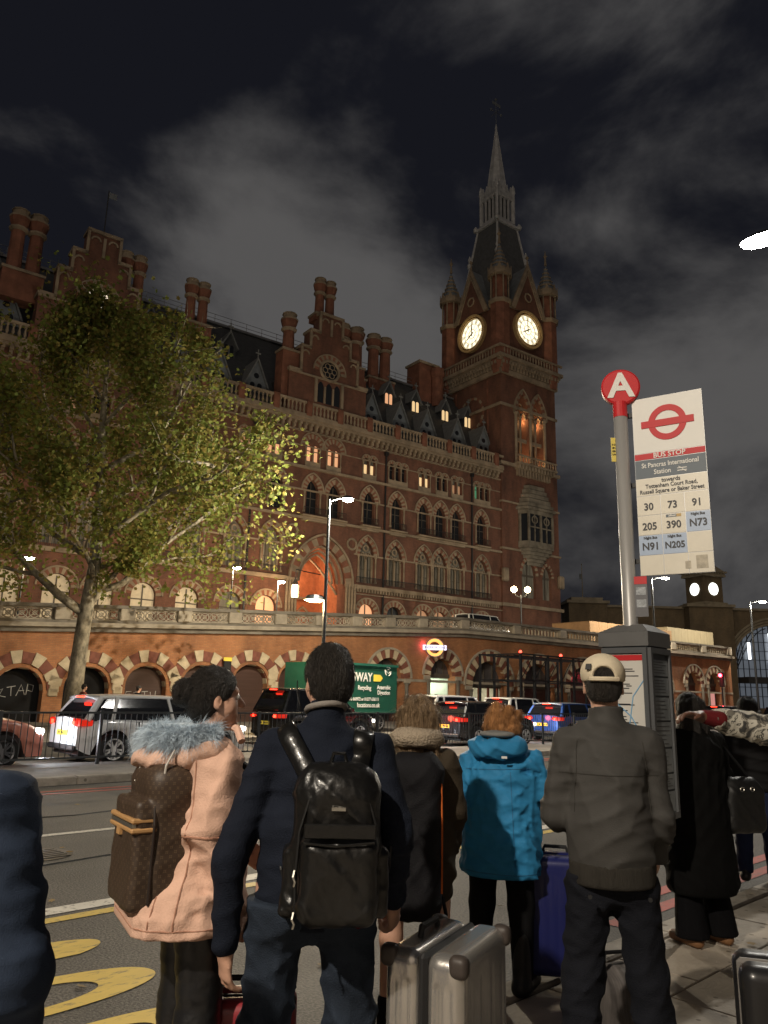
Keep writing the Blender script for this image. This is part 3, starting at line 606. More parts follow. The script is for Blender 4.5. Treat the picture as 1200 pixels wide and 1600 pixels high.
ori.box(3.4, 7.6, -1.46, -1.34, 21.9, 22.05)
for k, (e, z) in enumerate(((.35, 24.1), (.1, 24.55), (-.3, 25.0), (-.55, 25.7), (-.8, 26.3), (-1.1, 26.9))): poly_xy(ori, [(2.7 - e, -.3), (3.3 - e * .8, -1.5 - e * .5), (7.7 + e * .8, -1.5 - e * .5), (8.4 + e, -.3)], z, z + (.35, .4, .6, .5, .5, .5)[k])
for k in range(5): poly_xy(ori, [(2.9 + k * .3, -.3), (3.5 + k * .3, -1.35 + k * .2), (7.5 - k * .3, -1.35 + k * .2), (8.2 - k * .3, -.3)], 19.0 - k * .4, 19.4 - k * .4)
ori.build('oriel_window', [STONE_D, GLD], tower, norm=True)
for c, w, r_ in ((4.4, 2.4, 2.0), (7.6, 1.6, 1.4)):
    mb = MB(); ring(mb, arch_pts(c, w, 16.2, 'point', 8, r_), .4, -.4, -.2, (0, 1)); mb.build('voussoir_arch', [HB2, HS], tower, norm=True)
    pane('window', win_out(c, w, 13.4, 16.2, 'point', r_), .1, GLC, tower, [(c - .08, c + .08, 13.4, 17.5), (c - w / 2, c + w / 2, 16.0, 16.25)])
for a in (-.3, 9.4): mb = MB(); mb.box(a, a + .9, -.9, -.3, 15.0, 16.6, bev=.15); mb.build('carved_bracket', HS, tower)
# lower stage of the left face: round panel
mb = MB(); A = [(5 + 2.0 * math.cos(q), 37.2 + 2.0 * math.sin(q)) for q in [i * math.pi / 12 for i in range(25)]]
ring(mb, A[::-1], .35, -.08, .05, (0, 1)); mb.mi = 0
for i in range(0, 2): mb.box(1.9 + i * 6.0, 2.1 + i * 6.0, -.12, .02, 34, 41)
mb.xf(Matrix.Rotation(-math.pi / 2, 4, 'Z') @ Matrix.Translation((-10, 0, 0))); mb.build('round_panel', [HB2, HS], tower, norm=True)
# corbelled balcony under the clocks
mb = MB(); mb.box(-.85, 10.85, -1.15, 11.15, 43.3, 43.75); mb.box(-.6, 10.6, -.9, 10.9, 43.0, 43.3); mb.box(-.3, 10.3, -.6, 10.6, 41.4, 42.0)
for i in range(19):
    a = -.2 + i * .56
    for f in range(2):
        for z0, z1, d in ((42.55, 43.0, .7), (42.05, 42.55, .45), (41.6, 42.05, .2)):
            if f == 0: mb.box(a, a + .28, -.3 - d, -.25, z0, z1)
            else: mb.box(-d, .05, a, a + .28, z0, z1)
mb.build('corbelled_cornice', HS, tower)
mb = MB()
for f in range(2):
    for i in range(20):
        a = .1 + i * .52
        if f == 0: mb.lathe([(.1, 0), (.07, .2), (.11, .5), (.06, 1.0)], (a, -.95, 43.75), 6)
        else: mb.lathe([(.1, 0), (.07, .2), (.11, .5), (.06, 1.0)], (-.65, a, 43.75), 6)
mb.box(-.8, 10.8, -1.1, -.8, 44.75, 45.0); mb.box(-.8, -.5, -.8, 10.8, 44.75, 45.0); mb.build('clock_balustrade', HS, tower)
# clock faces: dial glowing behind an iron skeleton
CLK = emat('clock_dial_glow', (1, .88, .60), 1.6)
def clockface(name, M):
    r = MB(); n = 40
    for rr, th, y0 in ((2.28, .32, -.45), (2.05, .12, -.35)): ring(r, [(rr * math.cos(q), rr * math.sin(q)) for q in [-i * 2 * math.pi / n for i in range(n + 1)]], th, y0, .1)
    r.xf(M); o = r.build(name, mat('gilded_stone', (.45, .32, .16), .5, var=.2), tower, norm=True)
    d = MB(); d.add([(2.1 * math.cos(i * 2 * math.pi / n), -.12, 2.1 * math.sin(i * 2 * math.pi / n)) for i in range(n)], [list(range(n))]); d.xf(M); d.build('dial', CLK, o)
    k = MB()
    for rr in (1.98, 1.36, .62): k.path([(rr * math.cos(i * 2 * math.pi / n), -.17, rr * math.sin(i * 2 * math.pi / n)) for i in range(n)], .035, 4, True)
    for i in range(12):
        a = i * math.pi / 6; c, s = math.cos(a), math.sin(a); k.tube((.62 * c, -.17, .62 * s), (1.36 * c, -.17, 1.36 * s), .02, n=4)
        for da in (-.09, 0, .09): k.tube((1.42 * math.cos(a + da), -.17, 1.42 * math.sin(a + da)), (1.92 * math.cos(a + da), -.17, 1.92 * math.sin(a + da)), .03, n=4)
    k.xf(M); k.build('dial_tracery', IRON, o)
    h = MB()
    def hand(ang, L, w): a = math.radians(90 - ang); h.path([(-.3 * math.cos(a), -.24, -.3 * math.sin(a)), (L * .5 * math.cos(a), -.24, L * .5 * math.sin(a)), (L * math.cos(a), -.24, L * math.sin(a))], [w, w, w * .4], 6)
    hand(240, 1.15, .09); hand(357, 1.75, .06); h.xf(M); h.build('hands', IRON, o)
    lamp('clock_glow', tuple(M @ Vector((0, -1.5, 0))), 60, (1, .75, .4), .6, parent=tower)
MS = Matrix.Translation((5, -.25, 48.7)); MW = Matrix.Translation((.25, 5, 48.7)) @ Matrix.Rotation(-math.pi / 2, 4, 'Z')
clockface('clock_face', MS); clockface('clock_face', MW)
# gables above the clocks, turrets, roof, lantern, spire
def tgable(M):
    g = MB(); g.prism([(-2.9, 51.0 - 48.7), (2.9, 2.3), (0, 9.0)], -.3, 2.5); g.xf(M); o = g.build('tower_gable', HB, tower, norm=True)
    c = MB(); 
    for sx in (-1, 1): c.prism([(sx * 3.3, 2.3), (sx * 2.85, 2.3), (0, 8.7), (0, 9.6)], -.5, -.2); c.prism([(sx * 2.85, 2.25), (sx * 2.5, 2.25), (0, 8.0), (0, 8.4)], -.42, -.25)
    c.tube((0, -.3, 9.3), (0, -.3, 10.8), .12, .05, 6); c.lathe([(.05, 0), (.28, .3), (.05, .6)], (0, -.3, 10.2), 6)
    c.path([(.6 * math.cos(i * math.pi / 4), -.35, 4.6 + .6 * math.sin(i * math.pi / 4)) for i in range(8)], .12, 5, True)
    c.xf(M); c.build('gable_coping', HS, o, norm=True)
    r = MB(); r.prism([(-3.1, 2.4), (-2.9, 2.3), (0, 9.0), (2.9, 2.3), (3.1, 2.4), (0, 9.35)], -.2, 5); r.xf(M); r.build('gable_roof', LEADM, o, norm=True)
tgable(MS); tgable(MW)
tgable(Matrix.Translation((9.75, 5, 48.7)) @ Matrix.Rotation(math.pi / 2, 4, 'Z')); tgable(Matrix.Translation((5, 10.1, 48.7)) @ Matrix.Rotation(math.pi, 4, 'Z'))
tm = None
for x, y in ((.55, .2), (9.45, .2), (.55, 9.8), (9.45, 9.8)):
    q = MB(); r8 = math.pi / 8
    q.lathe([(1.05, 41.5), (1.3, 43), (1.3, 51.0)], n=8, rot=r8); q.mi = 1
    q.lathe([(1.3, 51), (1.6, 51.2), (1.6, 51.5), (1.2, 51.7)], n=8, rot=r8); q.lathe([(1.2, 55.0), (1.65, 55.2), (1.55, 55.9), (1.25, 56.1)], n=8, rot=r8)
    for k in range(8): a = r8 + k * math.pi / 4; q.tube((1.22 * math.cos(a), 1.22 * math.sin(a), 51.6), (1.22 * math.cos(a), 1.22 * math.sin(a), 55.1), .1, n=6); a += r8; q.prism([(-.55, 55.0), (.55, 55.0), (0, 56.6)], -.05, .05) ; n0 = len(q.v) - 6; q.xf(Matrix.Rotation(a + math.pi / 2, 4, 'Z') @ Matrix.Translation((0, -1.5, 0)), n0)
    q.mi = 0; q.lathe([(1.02, 51.6), (1.02, 55.0)], n=8, rot=r8)
    for k in range(6):
        r0 = 1.25 * (1 - k / 6.3); r1 = 1.25 * (1 - (k + 1) / 6.3); z = 56.1 + k * .68
        q.mi = 2; q.lathe([(r0, z), (r1 * 1.02, z + .5)], n=8, rot=r8); q.mi = 1; q.lathe([(r1 * 1.12, z + .5), (r1 * 1.12, z + .68)], n=8, rot=r8)
    q.mi = 1; q.lathe([(.2, 60.1), (.1, 61.2), (.28, 61.5), (.1, 61.8), (.03, 62.4)], n=6)
    if tm is None: o = q.build('corner_turret', [HB2, HS, LEADM], tower, (x, y, 0), norm=True); tm = o.data
    else: link('corner_turret', tm, tower, (x, y, 0))
SPG = mat('spire_lead', (.44, .45, .46), .7, var=.25, vs=1.2)
mb = MB(); r4 = math.pi / 4; s2 = math.sqrt(2)
mb.lathe([(4.3 * s2, 51.2), (3.55 * s2, 55), (2.95 * s2, 58.5), (1.95 * s2, 66.0)], (5, 5, 0), 4, r4); mb.mi = 1
mb.lathe([(1.95 * s2, 66), (2.2 * s2, 66.1), (2.2 * s2, 66.4), (1.7 * s2, 67.0)], (5, 5, 0), 4, r4)
for k in range(4):
    a = r4 + k * math.pi / 2; d = Vector((math.cos(a), math.sin(a), 0))
    p0 = Vector((5, 5, 57.5)) + d * (3.12 * s2); p1 = Vector((5, 5, 66)) + d * (1.95 * s2); mb.tube(p0, p1, .2, .16, 6)
    mb.lathe([(.3, 0), (.42, .5), (.15, .9), (.3, 1.3), (.05, 2.0)], Vector((5, 5, 60.4)) + d * 3.9, 6)
    mb.lathe([(.28, 0), (.4, .4), (.1, .9)], Vector((5, 5, 66.1)) + d * 3.05, 6)
mb.build('tower_roof', [mat('tower_slate', (.10, .105, .11), .7, var=.25, vs=2), SPG], tower)
mb = MB(); mb.lathe([(1.3 * s2, 67), (1.3 * s2, 70.8)], (5, 5, 0), 4, r4); mb.mi = 1
mb.lathe([(1.62 * s2, 67), (1.62 * s2, 67.35)], (5, 5, 0), 4, r4); mb.lathe([(1.62 * s2, 70.7), (1.72 * s2, 70.9), (1.72 * s2, 71.3), (1.4 * s2, 71.6)], (5, 5, 0), 4, r4)
for f in range(4):
    R_ = Matrix.Translation((5, 5, 0)) @ Matrix.Rotation(f * math.pi / 2, 4, 'Z')
    for i in range(5): n0 = len(mb.v); x = -1.5 + i * .75; mb.box(x - .13, x + .13, -1.6, -1.34, 67.3, 70.7); mb.xf(R_, n0)
    for i in range(4):
        n0 = len(mb.v); x = -1.12 + i * .75; mb.prism([(x - .45, 71.2), (x + .45, 71.2), (x, 72.9)], -1.75, -1.5); mb.xf(R_, n0)
    n0 = len(mb.v); mb.lathe([(.24, 67), (.24, 71.8), (.34, 72.0), (.26, 72.8), (.05, 73.4)], (1.62, -1.62, 0), 6); mb.xf(R_, n0)
mb.build('lantern', [mat('lantern_dark', (.02, .02, .022), .8, var=0), SPG], tower, norm=True)
mb = MB(); mb.lathe([(1.62, 71.4), (.12, 83.0), (.2, 83.2), (.03, 84.0)], (5, 5, 0), 8, math.pi / 8)
for k in range(8): a = math.pi / 8 + k * math.pi / 4; mb.tube((5 + 1.62 * math.cos(a), 5 + 1.62 * math.sin(a), 71.4), (5 + .12 * math.cos(a), 5 + .12 * math.sin(a), 83), .07, .04, 5)
mb.build('spire', SPG, tower)
mb = MB(); mb.tube((5, 5, 83.5), (5, 5, 88.2), .05, n=6); mb.tube((4, 5, 86), (6, 5, 86), .04, n=5); mb.tube((5, 4, 86), (5, 6, 86), .04, n=5); mb.box(4.3, 5.9, 4.97, 5.03, 87.2, 87.7)
mb.lathe([(.05, -.25), (.2, 0), (.05, .25)], (4, 5, 86), 6); mb.lathe([(.05, -.25), (.2, 0), (.05, .25)], (6, 5, 86), 6); mb.lathe([(.05, -.25), (.25, 0), (.05, .25)], (5, 5, 88.2), 6)
mb.build('weather_vane', LEADM, tower)
# ================================================================ brick retaining wall with arches and balustrade
WA = math.radians(38); W0 = Vector((0, 45.9, 0))
def wtop(x): return 6.62 if x > 6.6 else 6.62 + (x - 6.6) * .0545
RB = brickmat('retaining_brick', (.50, .22, .095), (.41, .165, .07), (.29, .19, .11), stain=.38)
CREAM = mat('cream_stone_block', (.52, .43, .29), .8, var=.2, vs=3, bump=.2)
REDV = mat('red_stone_block', (.20, .075, .05), .85, var=.3, vs=3)
SHUT = mat('brown_shutter', (.075, .04, .03), .55, var=.2, vs=1, stretch=(.2, 1, 8))
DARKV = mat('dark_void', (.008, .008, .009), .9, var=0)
rw = empty('retaining_wall', W0, WA, 'orange brick retaining wall with banded arches and a pierced stone balustrade', 'wall')
parch = [-24.9, -22.3, -19.6, -16.75, -14.0, -11.2, -8.45, -5.8, -3.2]
rarch = [(.64, 1.15, .5, 4.28), (4.96, 1.05, .55, 4.49), (9.12, 1.6, .65, 4.62), (14.0, 1.6, .6, 4.6), (18.9, 1.6, .6, 4.6), (23.6, 1.5, .6, 4.6), (28.6, 1.4, .6, 4.6), (33.87, 1.05, .5, 4.75), (37.26, 1.05, .5, 4.75)]
mb = MB()
edges = [-26.4] + [(a + b) / 2 for a, b in zip(parch, parch[1:])] + [-1.6]
for c, l, r in zip(parch, edges, edges[1:]):
    t = wtop(c); n0 = len(mb.v)
    wall_band(mb, l, r, 0, t - 1.25, [(c, 2.0, .1, t - 3.75, 'point', .95)], depth=.55)
    for i in range(n0, len(mb.v)):
        x, y, z = mb.v[i]
        if abs(z - (t - 1.25)) < .001: mb.v[i] = (x, y, wtop(x) - 1.2)
xs = [-1.6] + [(a[0] + b[0]) / 2 for a, b in zip(rarch, rarch[1:])] + [40.2]
for (c, r_, th, ap), l, r in zip(rarch, xs, xs[1:]):
    zs = ap - th - r_; n0 = len(mb.v)
    wall_band(mb, l, r, 0, 5.3, [(c, 2 * r_, .1, zs, 'round', None)], depth=.7)
    for i in range(n0, len(mb.v)):
        x, y, z = mb.v[i]
        if abs(z - 5.3) < .001: mb.v[i] = (x, y, wtop(x) - 1.2)
mb.add([(40.2, 0, 0), (40.2, 14, 0), (40.2, 14, 5.42), (40.2, 0, 5.42)], [[0, 1, 2, 3]])
mb.build('brickwork', RB, rw)
# banded voussoirs, each block a part
def block(mb_, A0, A1, O0, O1, y0, y1): 
    mb_.add([(A0.x, y0, A0.y), (A1.x, y0, A1.y), (O1.x, y0, O1.y), (O0.x, y0, O0.y), (A0.x, y1, A0.y), (A1.x, y1, A1.y), (O1.x, y1, O1.y), (O0.x, y1, O0.y)], [[0, 1, 2, 3], [7, 6, 5, 4], [0, 4, 5, 1], [1, 5, 6, 2], [2, 6, 7, 3], [3, 7, 4, 0]])
vc = {}
def voussoirs(key, c, dz, A, th, y0, y1, flip=0, big=False):
    n = len(A)
    for i in range(n - 1):
        if (key, i) not in vc:
            def nr(k):
                a = Vector(A[max(0, k - 1)]); b = Vector(A[min(n - 1, k + 1)]); d = (b - a).normalized(); return Vector((-d.y, d.x))
            cr_ = (i + flip) % 2 == 0
            g = .012; a0 = Vector(A[i]); a1 = Vector(A[i + 1]); d = (a1 - a0).normalized() * g
            t_ = th * (1.1 if cr_ else 1.0); q = MB(); pr = .03 if cr_ else 0
            block(q, a0 + d, a1 - d, a0 + d + nr(i) * t_, a1 - d + nr(i + 1) * t_, y0 - pr, y1)
            o = q.build('voussoir', CREAM if cr_ else REDV, rw, (c, 0, dz), norm=True); vc[(key, i)] = o.data
        else: link('voussoir', vc[(key, i)], rw, (c, 0, dz))
for c in parch[1:]:
    dz = wtop(c)
    voussoirs('po', c, dz, arch_pts(0, 2.3, -3.72, 'point', 5, 1.12), .5, -.05, .2, 0)
    voussoirs('pi', c, dz, arch_pts(0, 1.96, -3.75, 'point', 5, .92), .12, .12, .5, 1)
    q = MB(); q.box(c - 1.62, c - 1.2, -.08, .1, dz - 3.98, dz - 3.62, bev=.04); q.build('kneeler_stone', CREAM, rw)
    q = MB(); q.box(c + 1.2, c + 1.62, -.08, .1, dz - 3.98, dz - 3.62, bev=.04); q.build('kneeler_stone', CREAM, rw)
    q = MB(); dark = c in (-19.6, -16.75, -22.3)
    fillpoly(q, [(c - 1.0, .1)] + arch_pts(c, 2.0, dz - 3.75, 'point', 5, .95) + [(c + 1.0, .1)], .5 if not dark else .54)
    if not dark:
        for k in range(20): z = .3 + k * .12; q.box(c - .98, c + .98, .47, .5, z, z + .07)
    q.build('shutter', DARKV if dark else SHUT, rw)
for c, r_, th, ap in rarch:
    zs = ap - th - r_; nb = 7 if r_ < 1.3 else 9
    voussoirs('r%.2f' % r_ + str(th), c, zs, arch_pts(0, 2 * r_, 0, 'round', nb), th, -.05, .25)
    q = MB(); ring(q, arch_pts(c, 2 * (r_ + th), zs, 'round', 10), .12, -.12, .1); q.build('hood_mould', STONE, rw, norm=True)
    for sx in (-1, 1):
        q = MB(); q.box(c + sx * (r_ + .02), c + sx * (r_ + th), -.1, .2, zs - .3, zs - .02, bev=.03); q.build('impost', STONE, rw)
        q = MB(); q.lathe([(.16, 0), (.11, .15), (.11, zs - .55), (.17, zs - .35)], (c + sx * (r_ + .18), -.08, .1), 8); q.build('colonnette', STONE_D, rw)
q = MB(); q.box(-1.6, 40.2, -.04, .02, 2.45, 2.6); q.build('string_course', STONE, rw)
# infill of the round arches
GLS = mat('fanlight_glass', (.10, .09, .09), .15, var=.2, spec=.6)
PNK = mat('inner_hall_wall', (.55, .5, .45), .6, var=.1)
for c, r_, th, ap in rarch:
    zs = ap - th - r_
    q = MB(); fillpoly(q, [(c - r_, zs)] + arch_pts(c, 2 * r_, zs, 'round', 8)[1:-1] + [(c + r_, zs)], .6)
    q.mi = 1; q.box(c - r_, c + r_, .5, .62, zs - .12, zs + .12)
    for d in (-.5, 0, .5): q.box(c + d * r_ - .03, c + d * r_ + .03, .52, .62, zs, zs + r_ * (1 if d == 0 else .86))
    q.build('fanlight', [GLS, FRM], rw)
    if c in (4.96, 9.12):
        q = MB(); q.box(c - r_, c + r_, 4.0, 4.1, 0, zs); q.box(c - r_, c - r_ + .05, .62, 4, 0, zs); q.box(c + r_ - .05, c + r_, .62, 4, 0, zs); q.box(c - r_, c + r_, .62, 4, zs - .15, zs - .1); q.box(c - r_, c + r_, .62, 4, .1, .13)
        q.build('entrance_hall', mat('pale_tiles', (.62, .66, .58), .4, var=.08), rw)
        lamp('hall_light', (c, 2.2, zs - .6), 75 if c < 6 else 45, (.9, 1, .78) if c < 6 else (1, .8, .6), .3, parent=rw)
        if c > 6:
            for d in (-.8, -.27, .27, .8): q = MB(); q.box(c + d * r_ - .07, c + d * r_ + .07, .5, .62, .1, zs - .12); q.build('door_post', REDV, rw)
    else:
        q = MB(); q.box(c - r_, c + r_, .56, .6, .1, zs - .12); q.build('door', mat('dark_red_door', (.07, .03, .025), .5, var=.2), rw)
for c in (33.87, 37.26):
    q = MB(); q.add([(c - .8, .54, .4), (c + .8, .54, .4), (c + .8, .54, 2.6), (c - .8, .54, 2.6)], [[0, 1, 2, 3]]); q.build('lit_doorway', emat('lit_shop_pink', (1, .45, .4), .5), rw)
# graffiti
GRF = mat('white_spray_paint', (.5, .5, .48), .7, var=.2)
for c, ss_ in ((-19.6, [[(-.75, 1.35), (-.5, 1.5), (-.62, 1.2), (-.35, 1.15)], [(-.35, 1.55), (0, 1.62)], [(-.18, 1.6), (-.15, 1.2)], [(.05, 1.2), (.22, 1.68), (.4, 1.25)], [(.12, 1.42), (.36, 1.44)], [(.45, 1.25), (.48, 1.72), (.72, 1.66), (.7, 1.4), (.5, 1.45)]]), (-14.0, [[(-.5, 1.5), (-.75, 1.48), (-.8, 1.25), (-.55, 1.22)], [(-.78, 1.36), (-.55, 1.38)], [(-.2, 1.5), (-.4, 1.45), (-.2, 1.36), (-.15, 1.25), (-.4, 1.22)], [(0, 1.5), (.3, 1.52)], [(.14, 1.5), (.16, 1.2)], [(.42, 1.5), (.45, 1.24), (.66, 1.26), (.68, 1.55)], [(-.45, 1.1), (-.2, 1.15), (-.05, 1.05)]])):
    q = MB(); y = .46 if c == -14.0 else .53
    for st in ss_: q.path([(c + x, y, z) for x, z in st], .016, 5)
    q.build('graffiti', GRF, rw)
# balustrade: rail, plinth, piers, pierced panels
def slope(mb_):
    mb_.v = [(x, y, z + wtop(x)) for x, y, z in mb_.v]; return mb_
bxs = [-26.4 + i * .5 for i in range(67)] + [7.2 + i * 3.0 for i in range(12)]
def beam(name, y0, y1, z0, z1, m):
    q = MB(); L = len(bxs); q.add([(x, y, z) for x in bxs for y, z in ((y0, z0), (y1, z0), (y1, z1), (y0, z1))], [[i * 4 + k, i * 4 + (k + 1) % 4, i * 4 + 4 + (k + 1) % 4, i * 4 + 4 + k] for i in range(L - 1) for k in range(4)] + [[3, 2, 1, 0], [(L - 1) * 4 + k for k in range(4)]])
    slope(q).build(name, m, rw, norm=True)
beam('coping', -.22, .22, -.16, 0, STONE_D); beam('plinth', -.18, .18, -.85, -.72, STONE_D); beam('cornice', -.42, .3, -1.04, -.85, STONE); beam('cornice_lower', -.2, .3, -1.25, -1.04, STONE_D)
piers = [-23.9, -21.05, -18.18, -15.26, -12.42, -9.66, -6.96, -4.36, -1.88, .58, 3.17, 6.75, 11.69, 16.55, 21.27, 26.0, 30.8, 35.5, 39.85]
for x in piers:
    q = MB(); q.box(x - .36, x + .36, -.24, .24, -.72, -.16, bev=.03); slope(q).build('balustrade_pier', STONE, rw)
for a, b in zip(piers, piers[1:]):
    x0, x1 = a + .36, b - .36; L = x1 - x0; q = MB()
    q.box(x0, x1, -.07, .07, -.72, -.66); q.box(x0, x1, -.07, .07, -.22, -.16)
    if b < 12:
        n = max(3, round(L / .52)); s_ = L / n
        for i in range(n):
            cx = x0 + (i + .5) * s_; r_ = .2
            q.path([(cx + r_ * 1.15 * math.cos(t), 0, -.44 + r_ * math.sin(t)) for t in [k * math.pi / 7 for k in range(14)]], .035, 5, True)
            for sx in (-1, 1): q.tube((cx - s_ / 2, 0, -.44 - sx * .22), (cx + s_ / 2, 0, -.44 + sx * .22), .03, n=5)
            q.path([(cx + .09 * math.cos(t), 0, -.44 + .09 * math.sin(t)) for t in [k * math.pi / 4 for k in range(8)]], .03, 5, True)
    else:
        n = round(L / .34); s_ = L / n
        for i in range(n + 1): q.box(x0 + i * s_ - .05, x0 + i * s_ + .05, -.06, .06, -.66, -.22)
        for i in range(n): ring(q, arch_pts(x0 + (i + .5) * s_, s_ - .1, -.38, 'round', 4), .06, -.05, .05)
    slope(q).build('pierced_panel', mat('panel_stone', (.30, .26, .20), .85, var=.4, vs=1.5), rw)
# terrace behind the wall
q = MB(); tx = [-40 + i * 2 for i in range(24)] + [10, 41]; q.add([(x, y, wtop(x) - 1.1) for x in tx for y in (.3, 60)], [[2 * i, 2 * i + 2, 2 * i + 3, 2 * i + 1] for i in range(len(tx) - 1)])
te = q.build('terrace', mat('terrace_asphalt', (.09, .085, .075), .85, var=.3, vs=.4), None, W0, (0, 0, WA), 'structure')
# plywood site cabins on the terrace at the right
def cabin(name, x0, x1, y0, y1, z0, z1, m, label):
    r = empty(name, W0 + Vector((math.cos(WA) * x0 - math.sin(WA) * y0, math.sin(WA) * x0 + math.cos(WA) * y0, z0)), WA, label, 'hoarding')
    n = max(2, round((x1 - x0) / 1.22)); s_ = (x1 - x0) / n
    b = MB(); b.box(.01, s_ - .01, 0, .06, 0, z1 - z0); p0 = b.build('plywood_sheet', m, r)
    for i in range(1, n): link('plywood_sheet', p0.data, r, (i * s_, 0, 0))
    e = MB(); e.box(-.05, 0, 0, y1 - y0, 0, z1 - z0); e.box(x1 - x0, x1 - x0 + .05, 0, y1 - y0, 0, z1 - z0); e.box(-.05, x1 - x0 + .05, .061, y1 - y0, z1 - z0 - .05, z1 - z0 - .01); e.build('end_panels', m, r)
PLY = mat('pale_plywood', (.36, .30, .19), .7, var=.12, vs=2, stretch=(1, 1, .2)); PLY2 = mat('orange_plywood', (.36, .22, .11), .7, var=.15, vs=2)
cabin('site_hoarding', 25.3, 37.4, 4, 8, 5.5, 8.1, PLY2, 'long orange lit plywood hoarding above the wall, left of the pale one')
cabin('site_hoarding', 37.5, 45.5, 4.4, 8, 5.5, 8.5, PLY, 'pale yellow plywood hoarding above the right end of the wall')
# black steel cage at the pavement edge
cg = empty('steel_cage', uv(37.4, 27.0, .115), RA, 'tall black steel frame cage standing before the arched station wall', 'cage')
CGM = mat('cage_steel', (.018, .02, .024), .5, metal=.3, var=.1)
CW, CD, CH = 8.4, 3.0, 4.1
for x in [CW * i / 6 for i in range(7)]:
    for y in (0, CD): q = MB(); q.box(x - .06, x + .06, y - .06, y + .06, 0, CH); q.build('post', CGM, cg)
for z in (1.3, 2.6, CH):
    for y in (0, CD): q = MB(); q.box(.06, CW - .06, y - .045, y + .045, z - .09, z - .01); q.build('beam', CGM, cg)
    for x in (0, CW): q = MB(); q.box(x - .045, x + .045, .06, CD - .06, z - .1, z - .02); q.build('beam', CGM, cg)
for k in range(5): q = MB(); q.box(.06, CW - .06, .5 + k * .5, .54 + k * .5, CH - .16, CH - .1); q.build('roof_bar', CGM, cg)
for x in [CW * i / 6 for i in range(6)]: q = MB(); q.tube((x + .08, .0, 2.65), (x + 1.3, .0, CH - .12), .025, n=6); q.build('brace', CGM, cg)
q = MB(); q.box(.08, CW - .08, -.03, .0, .1, 1.15); q.build('lower_panel', mat('cage_panel', (.03, .035, .04), .5, var=.2), cg)
q = MB(); q.box(.3, .75, -.045, -.032, .55, 1.05); q.build('notice', mat('yellow_notice', (.75, .65, .2), .6, var=.1), cg)
for x in (0, CW / 2): q = MB(); q.lathe([(.07, 0), (.09, .06), (.05, .14)], (x, 0, CH), 8); q.build('red_lamp', emat('red_lamp', (1, .05, .03), 8), cg)
# ================================================================ the stock brick terminus at the right, with clock turret
kx = empty('brick_terminus', (0, 140, 0), 0, 'yellow-brown brick railway terminus with a square clock turret and big arched window', 'building')
KB = brickmat('stock_brick', (.26, .20, .125), (.22, .165, .10), (.2, .17, .12), sc=2, stain=.3); KSM = mat('terminus_stone', (.34, .29, .21), .85, var=.25, vs=.8)
q = MB(); wall_band(q, 40.5, 55, 0, 18.2, [(47.3, 11.0, 1, 7.0, 'round', None)], depth=1.2)
wall_band(q, 62.8, 100, 0, 18.2, [(71.5, 17.2, 1.0, 7.2, 'round', None)], depth=1.5); q.box(40.5, 100, 3, 30, 0, 18); q.build('wall', KB, kx)
q = MB(); q.box(33.6, 40.5, -2, 4, 0, 18.6); q.build('pier', KB, kx); q = MB(); q.box(55, 62.8, -2.5, 4, 0, 18.4); q.build('pier', KB, kx)
q = MB(); q.box(33.2, 40.9, -2.4, 4.2, 18.6, 19.1); q.box(34.2, 39.9, -1.6, 3.2, 19.1, 19.7); q.build('pier_cap', KSM, kx)
q = MB(); q.box(40.5, 55, -.4, 3, 18.2, 18.6); q.build('coping', KSM, kx); q = MB(); q.box(54.6, 63.2, -2.9, 4.2, 18.4, 18.9); q.build('coping', KSM, kx); q = MB(); q.box(62.8, 100, -.4, 3, 18.2, 18.6); q.build('coping', KSM, kx)
for cx, r_ in ((47.3, 5.5), (71.5, 8.6)):
    q = MB(); 
    for k in range(3): ring(q, arch_pts(cx, 2 * r_ + k * 1.0, 7.1, 'round', 14), .35, -.1 - .12 * k, .3)
    q.build('arch_moulding', KSM, kx, norm=True)
GLK = mat('terminus_glass', (.10, .11, .12), .2, var=.3, vs=.3, emit=(.75, .85, 1), es=.10)
for cx, r_, lit in ((47.3, 5.4, GLD), (71.5, 8.5, GLK)):
    q = MB(); fillpoly(q, [(cx - r_, 1), (cx - r_, 7.1)] + arch_pts(cx, 2 * r_, 7.1, 'round', 14)[1:-1] + [(cx + r_, 7.1), (cx + r_, 1)], 1.0); w_ = q.build('arched_window', lit, kx)
    q = MB()
    for k in range(-8, 9): x = cx + k * r_ / 8.5; h_ = math.sqrt(max(0, r_ * r_ - (x - cx) ** 2)); q.box(x - .06, x + .06, .8, .95, 1, 7.1 + h_)
    for z in (3, 4.6, 6.2, 7.8, 9.4, 11, 12.6, 14.2):
        h_ = math.sqrt(max(0, r_ * r_ - max(0, z - 7.1) ** 2)); q.box(cx - h_, cx + h_, .82, .93, z - .05, z + .05)
    for k in (-1, 1):
        for d in (0, .35, .7): q.path([(cx + k * (r_ * .98 - t * (4 + d * 4)), .75, 5.6 + 9.5 * math.sin(t * 1.5)) for t in [i / 8 for i in range(9)]], .1, 5)
    q.build('glazing_bar', IRON, w_, kind='stuff')
q = MB(); q.box(63, 90, -6, -.5, 5.2, 6.2); q.build('canopy', mat('canopy_dark', (.05, .05, .05), .6, var=.1), kx)
for x0, x1, z0, z1 in ((66.3, 66.75, 9.5, 12.5), (70.2, 70.9, 9.0, 14.2)): q = MB(); q.box(x0, x1, .3, .5, z0, z1); q.build('light_strip', emat('white_light_strip', (.9, .95, 1), 3.0), kx)
